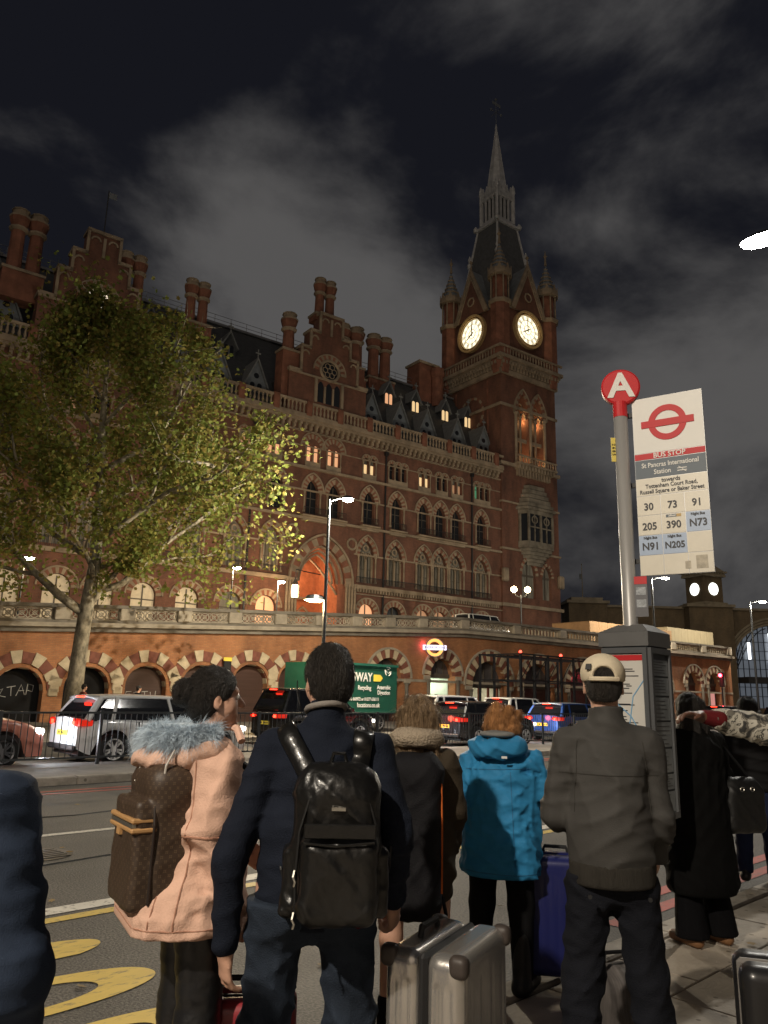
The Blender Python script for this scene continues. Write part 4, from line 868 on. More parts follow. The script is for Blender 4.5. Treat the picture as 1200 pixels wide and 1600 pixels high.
# turret turned a little so two faces show
tr = MB(); tr.box(-2.2, 2.2, -2.2, 2.2, 0, 5.2); ta = math.radians(22); TM = (59.2, .5, 18.9)
tu = tr.build('clock_turret', KB, kx, TM, (0, 0, ta)); q = MB(); q.box(-2.7, 2.7, -2.7, 2.7, 5.2, 5.6); q.box(-2.9, 2.9, -2.9, 2.9, 5.9, 6.2); q.prism([(-2.6, 6.2), (2.6, 6.2), (0, 7.3)], -2.6, 2.6)
for i in range(8): q.box(-2.5 + i * .66, -2.2 + i * .66, -2.8, -2.5, 5.6, 5.9); q.box(-2.8, -2.5, -2.5 + i * .66, -2.2 + i * .66, 5.6, 5.9)
q.build('turret_roof', KSM, tu); q = MB(); q.box(-2.7, 2.7, -2.7, 2.7, -.01, .5); q.build('turret_base', KSM, tu)
DI = emat('white_dial_glow', (.95, 1, .95), 3.5)
for M_ in (Matrix.Translation((0, -2.26, 2.9)), Matrix.Translation((-2.26, 0, 2.9)) @ Matrix.Rotation(-math.pi / 2, 4, 'Z')):
    q = MB(); q.add([(1.12 * math.cos(i * math.pi / 14), 0, 1.12 * math.sin(i * math.pi / 14)) for i in range(28)], [list(range(28))]); q.xf(M_); d_ = q.build('dial', DI, tu)
    q = MB(); q.box(-.03, .03, -.04, -.02, 0, .8); q.box(-.04, .5, -.06, -.042, -.03, .03); q.xf(M_); q.build('hands', IRON, d_)
fpole = empty('flagpole', (36.8, 140.5, 19.7), 0, 'thin pale flagpole on the brown brick pier right of the clock tower', 'flagpole')
q = MB(); q.tube((0, 0, 0), (0, 0, 6.2), .1, .05, 6); q.build('pole', KSM, fpole); q = MB(); q.lathe([(.03, 6.2), (.12, 6.35), (.03, 6.5)], n=6); q.build('finial', KSM, fpole); q = MB(); q.box(-.5, -.06, -.02, .02, 3.6, 4.6); q.build('furled_flag', LEADM, fpole)
# ================================================================ lamps
POLE = mat('lamp_post_paint', (.035, .038, .042), .45, metal=.3, var=.15); WLAMP = emat('white_lamp', (1, .95, .85), 60); YLAMP = emat('yellow_lamp', (1, .72, .35), 18); GLOBE = emat('globe_lamp', (1, .75, .42), 22)
def street_lamp(label, base, H, arm, power, col=(1, .9, .72), em=None, group=None, r=.08, head=(.55, .22), lowhead=None, size=.12):
    o = empty('street_lamp', base, 0, label, 'street lamp', group)
    q = MB(); q.lathe([(r * 1.7, 0), (r * 1.7, .9), (r, 1.0), (r * .7, H)], n=10); q.build('post', POLE, o)
    ax, ay = arm; L = math.hypot(ax, ay); ang = math.atan2(ay, ax)
    if L > .05: q = MB(); q.path([(0, 0, H - .1), (ax * .5, ay * .5, H + .05), (ax * .95, ay * .95, H + .1)], r * .45, 6); q.build('arm', POLE, o)
    q = MB(); hl, hw = head; q.smooth = True; q.lathe([(.02, .13), (.6, .11), (1, 0)], n=14, sx=hl / 2, sy=hw / 2); q.smooth = False
    q.xf(Matrix.Rotation(ang, 4, 'Z')); q.build('lamp_head', POLE, o, (ax, ay, H + .06))
    q = MB(); q.lathe([(1, 0), (.9, -.07), (.5, -.12), (.02, -.14)], n=14, sx=hl / 2 * .95, sy=hw / 2 * .95); q.xf(Matrix.Rotation(ang, 4, 'Z')); q.build('lamp_glass', em or WLAMP, o, (ax, ay, H + .06), smooth=True)
    lamp('lamp_light', (ax, ay, H - .22), power, col, size, parent=o)
    if lowhead:
        lx, ly, lz, lp = lowhead
        q = MB(); q.tube((0, 0, lz + .1), (lx, ly, lz + .12), .03, n=6); q.build('low_arm', POLE, o)
        q = MB(); q.lathe([(.02, .22), (.3, .18), (.42, 0)], (lx, ly, lz), 12); q.build('low_lamp_head', POLE, o)
        q = MB(); q.lathe([(.40, .0), (.25, -.06), (.02, -.08)], (lx, ly, lz), 12); q.build('low_lamp_glass', YLAMP, o); lamp('low_lamp_light', (lx, ly, lz - .2), lp, (1, .72, .38), .15, parent=o)
    return o
street_lamp('tall dark lamp post with a glaring white head beside the lit tree edge', (-2.17, 29.5, .115), 9.0, (.72, .1), 6000, lowhead=(-.42, .1, 5.0, 1500), head=(.5, .3))
street_lamp('glaring white street lamp at the top right edge of the picture', uv(15.6, 1.9, .1), 10.75, tuple((uv(15.2, 4.75) - uv(15.6, 1.9))[:2]), 1500, (1, .95, .85), emat('glare_lamp', (1, .97, .9), 260), head=(.95, .48))
street_lamp('pavement lamp behind the queue, out of the picture', (-3.9, -2.9, .1), 6.6, (.3, .2), 2900, (1, .88, .72), head=(.5, .3), size=.1)
street_lamp('single white lamp on a slim post left of the porch arch', (-7.9, 58, 5.0), 4.75, (.25, 0), 3000, (1, .78, .5), head=(.6, .5), r=.06)
street_lamp('small lamp shining through the lower leaves of the tree', (-10.2, 52, 4.6), 5.2, (.25, 0), 2700, (1, .78, .5), head=(.6, .5), r=.06)
street_lamp('white lamp at the far left behind the tree limbs', (-20.7, 44, 4.3), 4.5, (.25, 0), 2700, (1, .76, .46), head=(.6, .5), r=.06)
street_lamp('double-headed lamp on a grey post behind the bus stop sign', (21.9, 62, .115), 11.3, (1.1, 0), 5000, head=(.8, .4), r=.11)
street_lamp('lamp on a tall post by the arched glass window at the right edge', (33.6, 70, .115), 10.6, (1.15, 0), 3500, head=(.8, .4), r=.11)
tw = empty('street_lamp', (13.05, 72, 5.5), 0, 'twin globe lamp on a slender post before the clock tower', 'street lamp')
q = MB(); q.lathe([(.14, 0), (.14, .8), (.08, .9), (.06, 5.6)], n=8); q.build('post', POLE, tw); q = MB(); q.path([(-.62, 0, 5.85), (-.45, 0, 5.5), (0, 0, 5.35), (.45, 0, 5.5), (.62, 0, 5.85)], .04, 6); q.build('bracket', POLE, tw)
for sx in (-.64, .64):
    q = MB(); q.smooth = True; q.lathe([(.05, -.3), (.24, -.18), (.3, 0), (.24, .18), (.05, .3)], (sx, 0, 6.1), 12); q.build('globe', GLOBE, tw); lamp('globe_light', (sx, -.4, 6.1), 420, (1, .74, .42), .3, parent=tw)
ln = empty('hanging_lantern', (-8.0, 70.6, 10.2), 0, 'bright square lantern hanging beside the porch arch', 'lantern')
q = MB(); q.box(-.3, .3, -.3, .3, 0, 1.1); q.build('glass', emat('lantern_glass', (1, .66, .33), 10), ln)
q = MB(); q.lathe([(.5, 1.1), (.2, 1.5), (.05, 1.9), (.05, 2.6)], n=4, rot=math.pi / 4)
for x in (-.31, .31):
    for y in (-.31, .31): q.box(x - .04, x + .04, y - .04, y + .04, -.1, 1.1)
q.build('cage', IRON, ln); q = MB(); q.tube((0, 0, 2.55), (2.0, 3.2, 2.6), .05, n=6); q.build('bracket', IRON, ln); lamp('lantern_light', (-.1, -.8, .5), 700, (1, .6, .3), .3, parent=ln)
# ================================================================ the plane tree
rng = np.random.default_rng(5)
tree = empty('plane_tree', (-12.0, 31.0, .1), 0, 'big plane tree with mottled trunk and yellow-green leaves before the hotel', 'tree')
BARK = mat('mottled_bark', (.10, .085, .06), .9, var=.45, vs=5, col2=(.24, .21, .15), stretch=(1, 1, .6), bump=.6, bs=12)
skel = MB(); skel.smooth = True
trunk = [(0, 0, -.1), (.02, 0, .6), (.05, 0, 2.2), (.12, 0, 4.2), (.25, .1, 6.5), (.15, .1, 9.5), (-.05, 0, 12.5), (-.25, .2, 15.5), (-.3, .1, 17.6)]
skel.path(trunk, [.48, .35, .31, .28, .24, .19, .14, .08, .03], 12)
TIPS = []
def limb(p, d, L, r, depth):
    pts = [Vector(p)]; d = Vector(d).normalized(); n = 5
    for i in range(n):
        d = (d + Vector(rng.normal(0, .13, 3)) + Vector((0, 0, .06))).normalized(); pts.append(pts[-1] + d * (L / n))
    skel.path(pts, [max(.008, r * (1 - .72 * i / n)) for i in range(n + 1)], 7 if r > .05 else 5)
    if depth <= 1: TIPS.extend(pts[2:])
    if depth > 0:
        for k in range(4 if depth > 1 else 3):
            q = pts[2 + (k % (n - 1))]; nd = (d + Vector(rng.normal(0, .62, 3))).normalized(); limb(q, nd, L * .55 * rng.uniform(.8, 1.2), r * .45, depth - 1)
for p, d, L, r in (((.1, 0, 4.4), (-1, -.1, .75), 6.2, .2), ((.15, 0, 4.6), (.75, -.1, .75), 3.2, .15), ((.2, 0, 5.2), (.95, .1, .35), 6.6, .16), ((.24, 0, 6.6), (-.9, .3, .5), 6.0, .15), ((.2, 0, 7.4), (.95, -.2, .45), 6.4, .16), ((.2, .1, 8.0), (-.5, -.8, .5), 5, .13), ((.1, .1, 8.8), (.5, .8, .5), 5, .13), ((.15, .1, 9.6), (-.9, -.1, .5), 5.5, .13), ((.1, .1, 10.4), (.9, .1, .6), 5.6, .13), ((0, 0, 11.6), (-.6, .5, .7), 4.5, .1), ((0, 0, 12.4), (.7, -.4, .7), 4.2, .1), ((-.1, .1, 13.4), (-.7, -.3, .8), 3.6, .08), ((-.15, .1, 14.4), (.5, .3, .9), 3.2, .07), ((-.2, .1, 15.4), (-.3, .1, 1), 2.6, .05), ((.24, 0, 5.8), (.2, -1, .45), 4.5, .12), ((.24, 0, 6.2), (.6, .7, .4), 4.8, .12)):
    limb(p, d, L, r, 2)
skel.build('trunk', BARK, tree)
T = np.array([tuple(t_) for t_ in TIPS])
def crown_ok(P):
    x, y, z = P[:, 0], P[:, 1], P[:, 2]
    rx = np.interp(z, [3.6, 5.2, 8, 11, 14, 16.5, 18.6], [5.2, 7.0, 8.6, 8.2, 7.0, 4.6, 1.0]); ctr = np.interp(z, [4, 8, 14, 18], [1.0, .6, .2, -.4])
    lo = np.where(x < 1.0, 5.0 - .0 * x, np.interp(x, [1, 3, 5, 7, 9], [6.2, 5.5, 4.5, 5.2, 7.0]))
    ph = np.arctan2(z - 10, x); wob = 1 + .1 * np.sin(ph * 5 + 1) + .08 * np.sin(ph * 11 + y)
    return ((x - ctr) ** 2 / (rx * wob) ** 2 + (y ** 2) / (6.2 ** 2) < 1) & (z > lo)
NL = 42000
idx = rng.integers(0, len(T), NL * 3); P = T[idx] + rng.normal(0, .36, (NL * 3, 3))
ex = np.stack([rng.uniform(-9, 9, NL), rng.uniform(-6, 6, NL), rng.uniform(4, 18.4, NL)], 1)
cl = rng.integers(0, 420, NL); cc = np.stack([rng.uniform(-8.5, 8.8, 420), rng.uniform(-5.5, 5.5, 420), rng.uniform(4.4, 18.2, 420)], 1)[cl] + rng.normal(0, .45, (NL, 3))
P = np.concatenate([P, cc]); P = P[crown_ok(P)]; P = P[rng.permutation(len(P))[:NL]]; NL = len(P)
out = [(0, -.5), (.22, -.34), (.5, -.3), (.36, -.05), (.52, .28), (.2, .22), (0, .55), (-.2, .22), (-.52, .28), (-.36, -.05), (-.5, -.3), (-.22, -.34)]
lf = np.array([(0, 0, .05)] + [(a, b, 0) for a, b in out]); nv = len(lf)
sz = rng.uniform(.10, .21, NL)
az = rng.uniform(0, 2 * np.pi, NL); tilt = rng.normal(.9, .5, NL); rl = rng.uniform(0, 2 * np.pi, NL)
v = lf[None] * sz[:, None, None]
c, s = np.cos(rl), np.sin(rl); v = np.stack([v[..., 0] * c[:, None] - v[..., 1] * s[:, None], v[..., 0] * s[:, None] + v[..., 1] * c[:, None], v[..., 2]], -1)
c, s = np.cos(tilt), np.sin(tilt); v = np.stack([v[..., 0], v[..., 1] * c[:, None] - v[..., 2] * s[:, None], v[..., 1] * s[:, None] + v[..., 2] * c[:, None]], -1)
c, s = np.cos(az), np.sin(az); v = np.stack([v[..., 0] * c[:, None] - v[..., 1] * s[:, None], v[..., 0] * s[:, None] + v[..., 1] * c[:, None], v[..., 2]], -1)
v += P[:, None, :]
tri = np.array([(0, 1 + i, 1 + (i + 1) % 12) for i in range(12)])
F = (tri[None] + (np.arange(NL) * nv)[:, None, None]).reshape(-1, 3)
def np_mesh(name, V, F_):
    me = bpy.data.meshes.new(name); me.vertices.add(len(V)); me.vertices.foreach_set('co', V.astype(np.float32).ravel()); k = F_.shape[1]
    me.loops.add(F_.size); me.loops.foreach_set('vertex_index', F_.astype(np.int32).ravel()); me.polygons.add(len(F_)); me.polygons.foreach_set('loop_start', np.arange(0, F_.size, k, dtype=np.int32)); me.update(calc_edges=True); return me
me = np_mesh('crown', v.reshape(-1, 3), F)
h = rng.random(NL); lc = np.ones((NL, nv, 4), np.float32)
pal = np.array([(.15, .185, .04), (.17, .195, .042), (.20, .19, .045), (.21, .165, .045)]); wi = np.clip((h * 4).astype(int), 0, 3); lc[..., :3] = (pal[wi] * rng.uniform(.85, 1.15, NL)[:, None])[:, None, :]
ca = me.color_attributes.new('leaf', 'FLOAT_COLOR', 'POINT'); ca.data.foreach_set('color', lc.ravel())
LM = bpy.data.materials.new('plane_leaf'); LM.use_nodes = True; t = LM.node_tree; b = t.nodes['Principled BSDF']; b.inputs['Roughness'].default_value = .75; b.inputs['Specular IOR Level'].default_value = .2
an = t.nodes.new('ShaderNodeAttribute'); an.attribute_name = 'leaf'; t.links.new(an.outputs['Color'], b.inputs['Base Color'])
tl = t.nodes.new('ShaderNodeBsdfTranslucent'); t.links.new(an.outputs['Color'], tl.inputs[0]); ms = t.nodes.new('ShaderNodeMixShader'); ms.inputs[0].default_value = .42
t.links.new(b.outputs[0], ms.inputs[1]); t.links.new(tl.outputs[0], ms.inputs[2]); t.links.new(ms.outputs[0], t.nodes['Material Output'].inputs[0])
me.materials.append(LM); link('crown', me, tree, kind='stuff')

# fallen leaves on the road and pavement
fl_ = rng.permutation(NL)[:70]; Pf = np.stack([rng.uniform(-6, 5, 70), rng.uniform(3.2, 14, 70), np.full(70, .012)], 1); n_ = Pf[:, 0] * -.695 + Pf[:, 1] * .719; Pf[n_ < 2.9, 2] = .118; Pf[n_ > 13.6, 2] = .115
vf = (v[fl_] - P[fl_][:, None, :]); vf[..., 2] *= .12; vf *= .45; vf = vf + Pf[:, None, :]; ff = (tri[None] + (np.arange(70) * nv)[:, None, None]).reshape(-1, 3)
mel = np_mesh('fallen_leaves', vf.reshape(-1, 3), ff); mel.materials.append(mat('dry_leaf', (.22, .15, .06), .8, var=.4)); tag(link('fallen_leaves', mel), 'small dry leaves scattered on the road', 'leaves', kind='stuff')
# ================================================================ vehicles
TYRE = mat('tyre_rubber', (.016, .016, .017), .8, var=.1); RIM = mat('alloy_rim', (.62, .62, .62), .45, metal=.0, var=.05); CGL = mat('car_glass', (.012, .013, .016), .06, var=0, spec=.8)
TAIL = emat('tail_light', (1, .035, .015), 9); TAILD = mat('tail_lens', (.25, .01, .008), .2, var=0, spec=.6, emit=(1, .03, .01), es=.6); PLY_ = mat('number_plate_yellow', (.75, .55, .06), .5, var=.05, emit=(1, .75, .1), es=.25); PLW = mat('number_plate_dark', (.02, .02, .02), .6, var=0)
HEADL = emat('head_light', (1, .97, .9), 4); BLKP = mat('black_plastic', (.015, .015, .016), .6, var=.05)
def wheel(parent, x, y, r, side, dark=False):
    w = MB(); w.smooth = True; w.lathe([(r * .66, -.1), (r * .9, -.11), (r, -.08), (r, .08), (r * .9, .11), (r * .66, .1)], n=24); w.xf(Matrix.Rotation(math.pi / 2, 4, 'X'))
    t_ = w.build('tyre', TYRE, parent, (x, y, r))
    q = MB(); q.lathe([(r * .2, -.02), (r * .2, .09)], n=10)
    for rr in (.63,): q.lathe([(r * .68, .02), (r * .68, .1), (r * .60, .085), (r * .60, .02)], n=24)
    for k in range(10):
        a = k * math.pi / 5 + (.12 if k % 2 else -.12); n0 = len(q.v); q.box(r * .12, r * .64, -.018, .018, .05, .085); q.xf(Matrix.Rotation(a, 4, 'Z'), n0)
    q.mi = 1; q.lathe([(r * .62, -.03), (r * .62, .0)], n=20); q.mi = 0
    q.xf(Matrix.Rotation(-side * math.pi / 2, 4, 'X')); q.build('rim', [RIM if not dark else mat('dark_rim', (.14, .14, .15), .4, metal=.2, var=.1), BLKP], t_, (0, side * .045, 0))
def car(label, u, v, paintm, L=4.3, Wd=1.8, H=1.58, wb=2.62, rearx=.35, drk=False, lights=True, roofm=None, cat='car', z=0.0, loc=None, rz=RA, hood=1.0, belt=.95, estate=False):
    o = empty('parked_car' if False else 'car', loc if loc is not None else uv(u, v, z), rz, label, cat)
    r = .33; xr, xf = -wb / 2 - .06, wb / 2 - .06 + .06; hw = Wd / 2
    xs = sorted(set([round(-L / 2 + L * i / 44, 4) for i in range(45)]))
    def zb(x):
        z_ = .22 + (.14 if x < -L / 2 + .25 else 0) * (1 - (x + L / 2) / .25 if x < -L / 2 + .25 else 0)
        for c in (xr, xf):
            d = abs(x - c); R_ = r + .075
            if d < R_: z_ = max(z_, r + math.sqrt(R_ * R_ - d * d))
        return z_
    cx_f = L / 2 - 1.05                                    # windscreen base
    def zt(x):
        if x > cx_f: q_ = (x - cx_f) / (L / 2 - cx_f); return belt + .02 - .10 * q_ - .22 * q_ ** 4
        return belt + .04 * (1 - (x + L / 2) / L) * 1
    def hwf(x):
        e = min(1, (L / 2 - abs(x)) / .55); return hw * (.80 + .20 * math.sin(e * math.pi / 2))
    fr = (0, .12, .35, .62, .84, .95, 1.0); yw = (.94, .97, 1.0, .995, .985, .955, .90)
    V = []; Fc = []; nr = len(fr) * 2 + 1
    for x in xs:
        b_, t__ = zb(x), zt(x); w_ = hwf(x)
        endpull = (.10 * (1 - min(1, (L / 2 - abs(x)) / .12)))
        row = [(x, -w_ * yw[k], b_ + (t__ - b_) * fr[k]) for k in range(len(fr))]
        V += row + [(x, 0, t__ + .035)] + [(x, -y, z_) for x_, y, z_ in row[::-1]]
    for i in range(len(xs) - 1): Fc += [[i * nr + k, (i + 1) * nr + k, (i + 1) * nr + k + 1, i * nr + k + 1] for k in range(nr - 1)]
    bm_ = MB(); bm_.smooth = True; bm_.add(V, Fc); bm_.smooth = False
    bm_.add(V[:nr], [list(range(nr))]); bm_.add(V[-nr:], [list(range(nr - 1, -1, -1))])
    body = bm_.build('body', paintm, o)
    md = body.modifiers.new('bev', 'BEVEL'); md.width = .05; md.segments = 2; md.limit_method = 'ANGLE'; md.angle_limit = math.radians(50)
    ub = MB(); ub.box(-L / 2 + .1, L / 2 - .1, -hw + .24, hw - .24, .2, .75); ub.build('underbody', BLKP, o)
    # greenhouse
    x0, x1, x2, x3 = -L / 2 + .10, -L / 2 + rearx + .12, cx_f - .72, cx_f + .12
    wb_, wr = hw * .93, hw * .74; zb_, zr = belt, H
    g = MB(); lev = [(0, x0, x3, wb_), (.55, x0 + (x1 - x0) * .5, x3 + (x2 - x3) * .58, wb_ + (wr - wb_) * .5), (1, x1, x2, wr)]
    P_ = []
    for t_, a, b2, w_ in lev:
        z_ = zb_ + (zr - .05 - zb_) * t_; P_ += [(a, -w_ * .93, z_), (a + .18, -w_, z_), (b2 - .15, -w_, z_), (b2, -w_ * .88, z_), (b2, w_ * .88, z_), (b2 - .15, w_, z_), (a + .18, w_, z_), (a, w_ * .93, z_)]
    g.add(P_, [[k * 8 + i, k * 8 + (i + 1) % 8, k * 8 + 8 + (i + 1) % 8, k * 8 + 8 + i] for k in range(2) for i in range(8)] + [[16 + i for i in range(8)]]); gl = g.build('glasshouse', CGL, o)
    rf = MB(); rf.smooth = True; n_ = 10
    for i in range(n_ + 1):
        f = i / n_; x = x1 - .14 + (x2 - x1 + .22) * f; crown = .05 * math.sin(math.pi * f); 
        rf.v += [(x, y * (wr + .015), zr - .06 + crown * .6 + .05 * (1 - y * y)) for y in (-1, -.8, -.3, .3, .8, 1)]
    for i in range(n_):
        for k in range(5): rf.f.append([i * 6 + k, (i + 1) * 6 + k, (i + 1) * 6 + k + 1, i * 6 + k + 1]); rf.m.append(0); rf.sm.append(True)
    ro = rf.build('roof', roofm or paintm, o); md = ro.modifiers.new('s', 'SOLIDIFY'); md.thickness = .05
    for sy in (-1, 1):
        def sidept(x, t_): 
            return (x, sy * ((wb_ + (wr - wb_) * t_) + .008), zb_ + (zr - .06 - zb_) * t_)
        for nm, pts, rr in (('front_pillar', [sidept(x3 - .16, 0), sidept(x2 - .12, 1)], .035), ('centre_pillar', [sidept(.05, 0), sidept(-.05, 1)], .04), ('rear_pillar', [sidept(x0 + .62, 0), sidept(x1 + .38, 1)], .045), ('tail_pillar', [(x0 + .06, sy * wb_ * .95, zb_), (x1 + .02, sy * wr * .97, zr - .06)], .075)):
            q = MB(); q.path(pts, rr, 6); q.build(nm, paintm, o)
        q = MB(); q.path([sidept(x1 + .05, 1), sidept((x1 + x2) / 2, 1.02), sidept(x2 - .1, 1)], .028, 6); q.build('roof_rail', paintm if not estate else RIM, o)
        q = MB(); q.box(.55 + .12, .55 + .3, sy * (hw + .0), sy * (hw + .2), belt + .0, belt + .14, bev=.03); q.build('mirror', paintm, o)
        for x in (-.0, -.95): q = MB(); q.box(x - .24, x - .06, sy * (hw * .988), sy * (hw * .985 + .03), belt - .16, belt - .125); q.build('door_handle', RIM, o)
        for x in (.1, -.82, .98): q = MB(); q.box(x - .006, x + .006, sy * (hw * .97), sy * (hw + .004), .3, belt - .02); q.build('door_seam', BLKP, o)
        q = MB(); q.box(xr + .5, xf - .5, sy * (hw * .94), sy * (hw * 1.0 + .004), .2, .3); q.build('sill', BLKP, o)
        q = MB(); yy = hwf(-L / 2) * .98
        q.prism([(sy * yy * .62, .86), (sy * (yy + .0), .80), (sy * (yy + .0), .96), (sy * yy * .72, .97)], -L / 2 - .025, -L / 2 + .07, 'x'); q.box(-L / 2 - .01, -L / 2 + .28, sy * (yy - .03), sy * (hwf(-L / 2 + .25) * .995), .82, .94); tlo = q.build('tail_light', TAILD, o)
        if lights: q = MB(); q.box(-L / 2 - .035, -L / 2 - .024, sy * yy * .74, sy * yy * .92, .83, .92); q.build('lit_lens', TAIL, tlo)
        yf = hwf(L / 2); q = MB(); q.box(L / 2 - .3, L / 2 - .02, sy * (yf * .62), sy * (hwf(L / 2 - .25) * .96), .66, .78, bev=.03); q.build('head_light', HEADL if lights else RIM, o)
        wheel(o, xr, sy * (hw - .115), r, sy, drk); wheel(o, xf, sy * (hw - .115), r, sy, drk)
    if lights: q = MB(); q.box(x1 - .2, x1 - .14, -.16, .16, zr - .075, zr - .045); q.build('brake_light', TAIL, o)
    q = MB(); q.box(x0 - .01, x1 - .03, -.6, .6, zb_ + .05, zb_ + .08); q.build('rear_wiper_ledge', BLKP, o)
    q = MB(); q.box(-L / 2 - .05, -L / 2 + .05, -hw * .78, hw * .78, .3, .42, bev=.03); q.build('bumper', BLKP, o)
    q = MB(); q.box(-L / 2 - .03, -L / 2 - .005, -.26, .26, .60, .71); pl_ = q.build('number_plate', PLY_, o)
    q = MB()
    for k in range(7):
        if k != 4: q.box(-L / 2 - .034, -L / 2 - .031, -.22 + k * .064, -.18 + k * .064, .625, .685)
    q.build('plate_marks', PLW, pl_, kind='stuff')
    return o
SILV = mat('silver_car_paint', (.70, .71, .72), .3, metal=.1, var=.04, coat=.6); SALM_LIT = mat('tail_lit_car_paint', (.55, .22, .16), .3, metal=.0, var=.04, coat=.6); DRK = mat('dark_grey_car_paint', (.035, .036, .04), .25, metal=.4, var=.05, coat=.8)  # salmon: the red of nearby tail lights is put into the paint colour
WHC = mat('white_car_paint', (.62, .62, .60), .3, var=.04, coat=.6); BLU = mat('blue_car_paint', (.03, .09, .34), .28, metal=.4, var=.05, coat=.8); BLK = mat('black_car_paint', (.012, .012, .013), .22, var=.05, coat=.8); LBL = mat('light_blue_paint', (.30, .38, .47), .3, metal=.5, var=.05, coat=.6)
car('silver hatchback with lit tail lights behind the railing, left of the pink coat', 9.4, 17.5, SILV, H=1.48, belt=.92)
car('car tinted salmon by tail lights, with dark spoked wheels cut off by the left edge', 4.45, 17.6, SALM_LIT, H=1.5, drk=True)
car('dark grey hatchback with glowing tail lights and a yellow plate', 22.5, 17.9, DRK, H=1.48)
car('blue hatchback with a pale roof and lit tail lights beside the cream cap', 28.6, 18.1, BLU, H=1.5, roofm=LBL)
car('white estate car behind the dark grey hatchback', 25.0, 21.4, WHC, H=1.68, L=4.6, wb=2.75, estate=True, lights=False)
car('white car with red tail lights left of the steel cage', 30.0, 21.7, WHC, H=1.66, estate=True)
car('black taxi with a high red brake light left of the green container', 17.6, 21.4, BLK, H=1.78, belt=1.02)
car('far car with red tail lights under the raised hand', 46.0, 18.8, DRK, H=1.5); car('far car with red tail lights by the right edge', 55.5, 18.8, BLK, H=1.5)
car('white van roof showing above the balustrade before the tower', 0, 0, WHC, H=2.35, L=5.2, Wd=1.95, wb=3.2, belt=1.35, lights=False, cat='van', loc=Vector((8.0, 60.5, 5.5)), rz=WA, rearx=.2)
lamp('tail_glow', uv(7.4, 17.4, .9), 12, (1, .1, .05), .1); lamp('tail_glow', uv(20.1, 17.8, .9), 12, (1, .1, .05), .1); lamp('tail_glow', uv(26.2, 18.0, .9), 12, (1, .1, .05), .1)
lamp('headlight_glow', uv(6.75, 17.2, .62), 70, (.85, .92, 1), .08); lamp('headlight_glow', uv(19.3, 17.6, .62), 60, (.9, .95, 1), .08); lamp('headlight_glow', uv(25.4, 17.8, .62), 60, (.9, .95, 1), .08)
# green recycling container
gc = empty('waste_container_lorry', uv(18.7, 24.0, .115), RA, 'dark green waste lorry body with white lettering about recycling', 'lorry')
GRN = mat('green_container_paint', (.012, .085, .06), .45, var=.15, vs=2)
CWH = mat('sign_white', (.75, .75, .72), .5, var=0, emit=(1, 1, .95), es=.1); CYE = mat('sign_yellow', (.85, .65, .08), .5, var=0, emit=(1, .8, .1), es=.1)
q = MB(); q.box(1.2, 5.5, 0, 2.3, .75, 2.75); cb = q.build('body', GRN, gc)
for z in (.75, 2.68): q = MB(); q.box(1.16, 5.54, -.05, .0, z, z + .1); q.build('edge_rail', mat('green_trim', (.02, .11, .08), .4, var=.1), gc)
q = MB(); q.box(1.3, 5.4, .3, 2.0, .45, .75); q.build('chassis', BLKP, gc)
for x in (2.0, 4.5):
    for y, s_ in ((.15, -1), (2.15, 1)): wheel(gc, x, y, .4, s_, True)
def gt(s_, size, x, z, m=CWH, sx=1.0, al='CENTER', bold=.004): return text('lettering', s_, size, m, cb, (x, -.012, z), sx=sx, align=al, bold=bold)
gt('SWAY', .50, 4.02, 2.2, sx=.8, al='RIGHT', bold=.012); gt('Recycling', .25, 3.6, 1.78, sx=.8, bold=.006); gt('Anaerobic', .24, 4.72, 1.82, sx=.8, bold=.005); gt('Digestion', .24, 4.72, 1.6, sx=.8, bold=.005); gt('ust', .2, 2.8, 1.6, sx=.8, bold=.005)
gt('01795 660972 or 01277 636111', .18, 3.5, 1.32, sx=.8); gt('locations.co.uk', .25, 3.85, 1.08, sx=.85, bold=.005); gt('SWAY', .17, 1.78, 2.0, sx=.85)
q = MB(); q.prism([(4.12, 2.06), (4.5, 2.06), (4.64, 2.2), (4.5, 2.34), (4.12, 2.34)], -.014, -.002); q.build('arrow', CYE, cb); q = MB(); q.prism([(1.28, 1.94), (1.42, 1.94), (1.48, 2.0), (1.42, 2.06), (1.28, 2.06)], -.014, -.002); q.build('arrow', CYE, cb)
for cx, cz, s_ in ((4.95, 2.5, .17), (1.65, 2.45, .14)):
    q = MB()
    for k in range(3):
        a = math.pi / 2 + k * 2 * math.pi / 3; q.path([(cx + s_ * math.cos(a + d), -.012, cz + s_ * math.sin(a + d) * 1.1) for d in (-.8, -.35, .1, .5)], .02, 5)
        q.path([(cx + s_ * .5 * math.cos(a + d), -.012, cz + s_ * .5 * math.sin(a + d) * 1.1) for d in (-.8, -.2, .4)], .014, 5)
    q.build('recycling_emblem', CWH, cb)
# bus at the right edge
bus = empty('city_bus', uv(63.5, 21.5, 0), RA, 'red bus with bluish lit windows at the right edge of the road', 'bus')
q = MB(); q.box(0, 10.5, -1.25, 1.25, .35, 3.0, bev=.12); bb = q.build('body', mat('bus_red', (.35, .012, .012), .35, var=.05, coat=.5), bus)
for i in range(6): q = MB(); q.box(.5 + i * 1.65, 1.95 + i * 1.65, -1.27, -1.255, 1.3, 2.4); q.build('window', emat('bus_window', (.75, .85, 1), 1.3), bb)
q = MB(); q.box(-.02, -.005, -1.0, 1.0, 1.4, 2.5); q.build('rear_window', emat('bus_window', (.75, .85, 1), 1.3), bb)
for sy in (-1, 1): q = MB(); q.box(-.03, -.005, sy * .8, sy * 1.1, .7, 1.1); q.build('tail_light', TAIL, bb)
for x in (2.2, 8.2):
    for y, s_ in ((-1.15, -1), (1.15, 1)): wheel(bus, x, y, .48, s_, True)
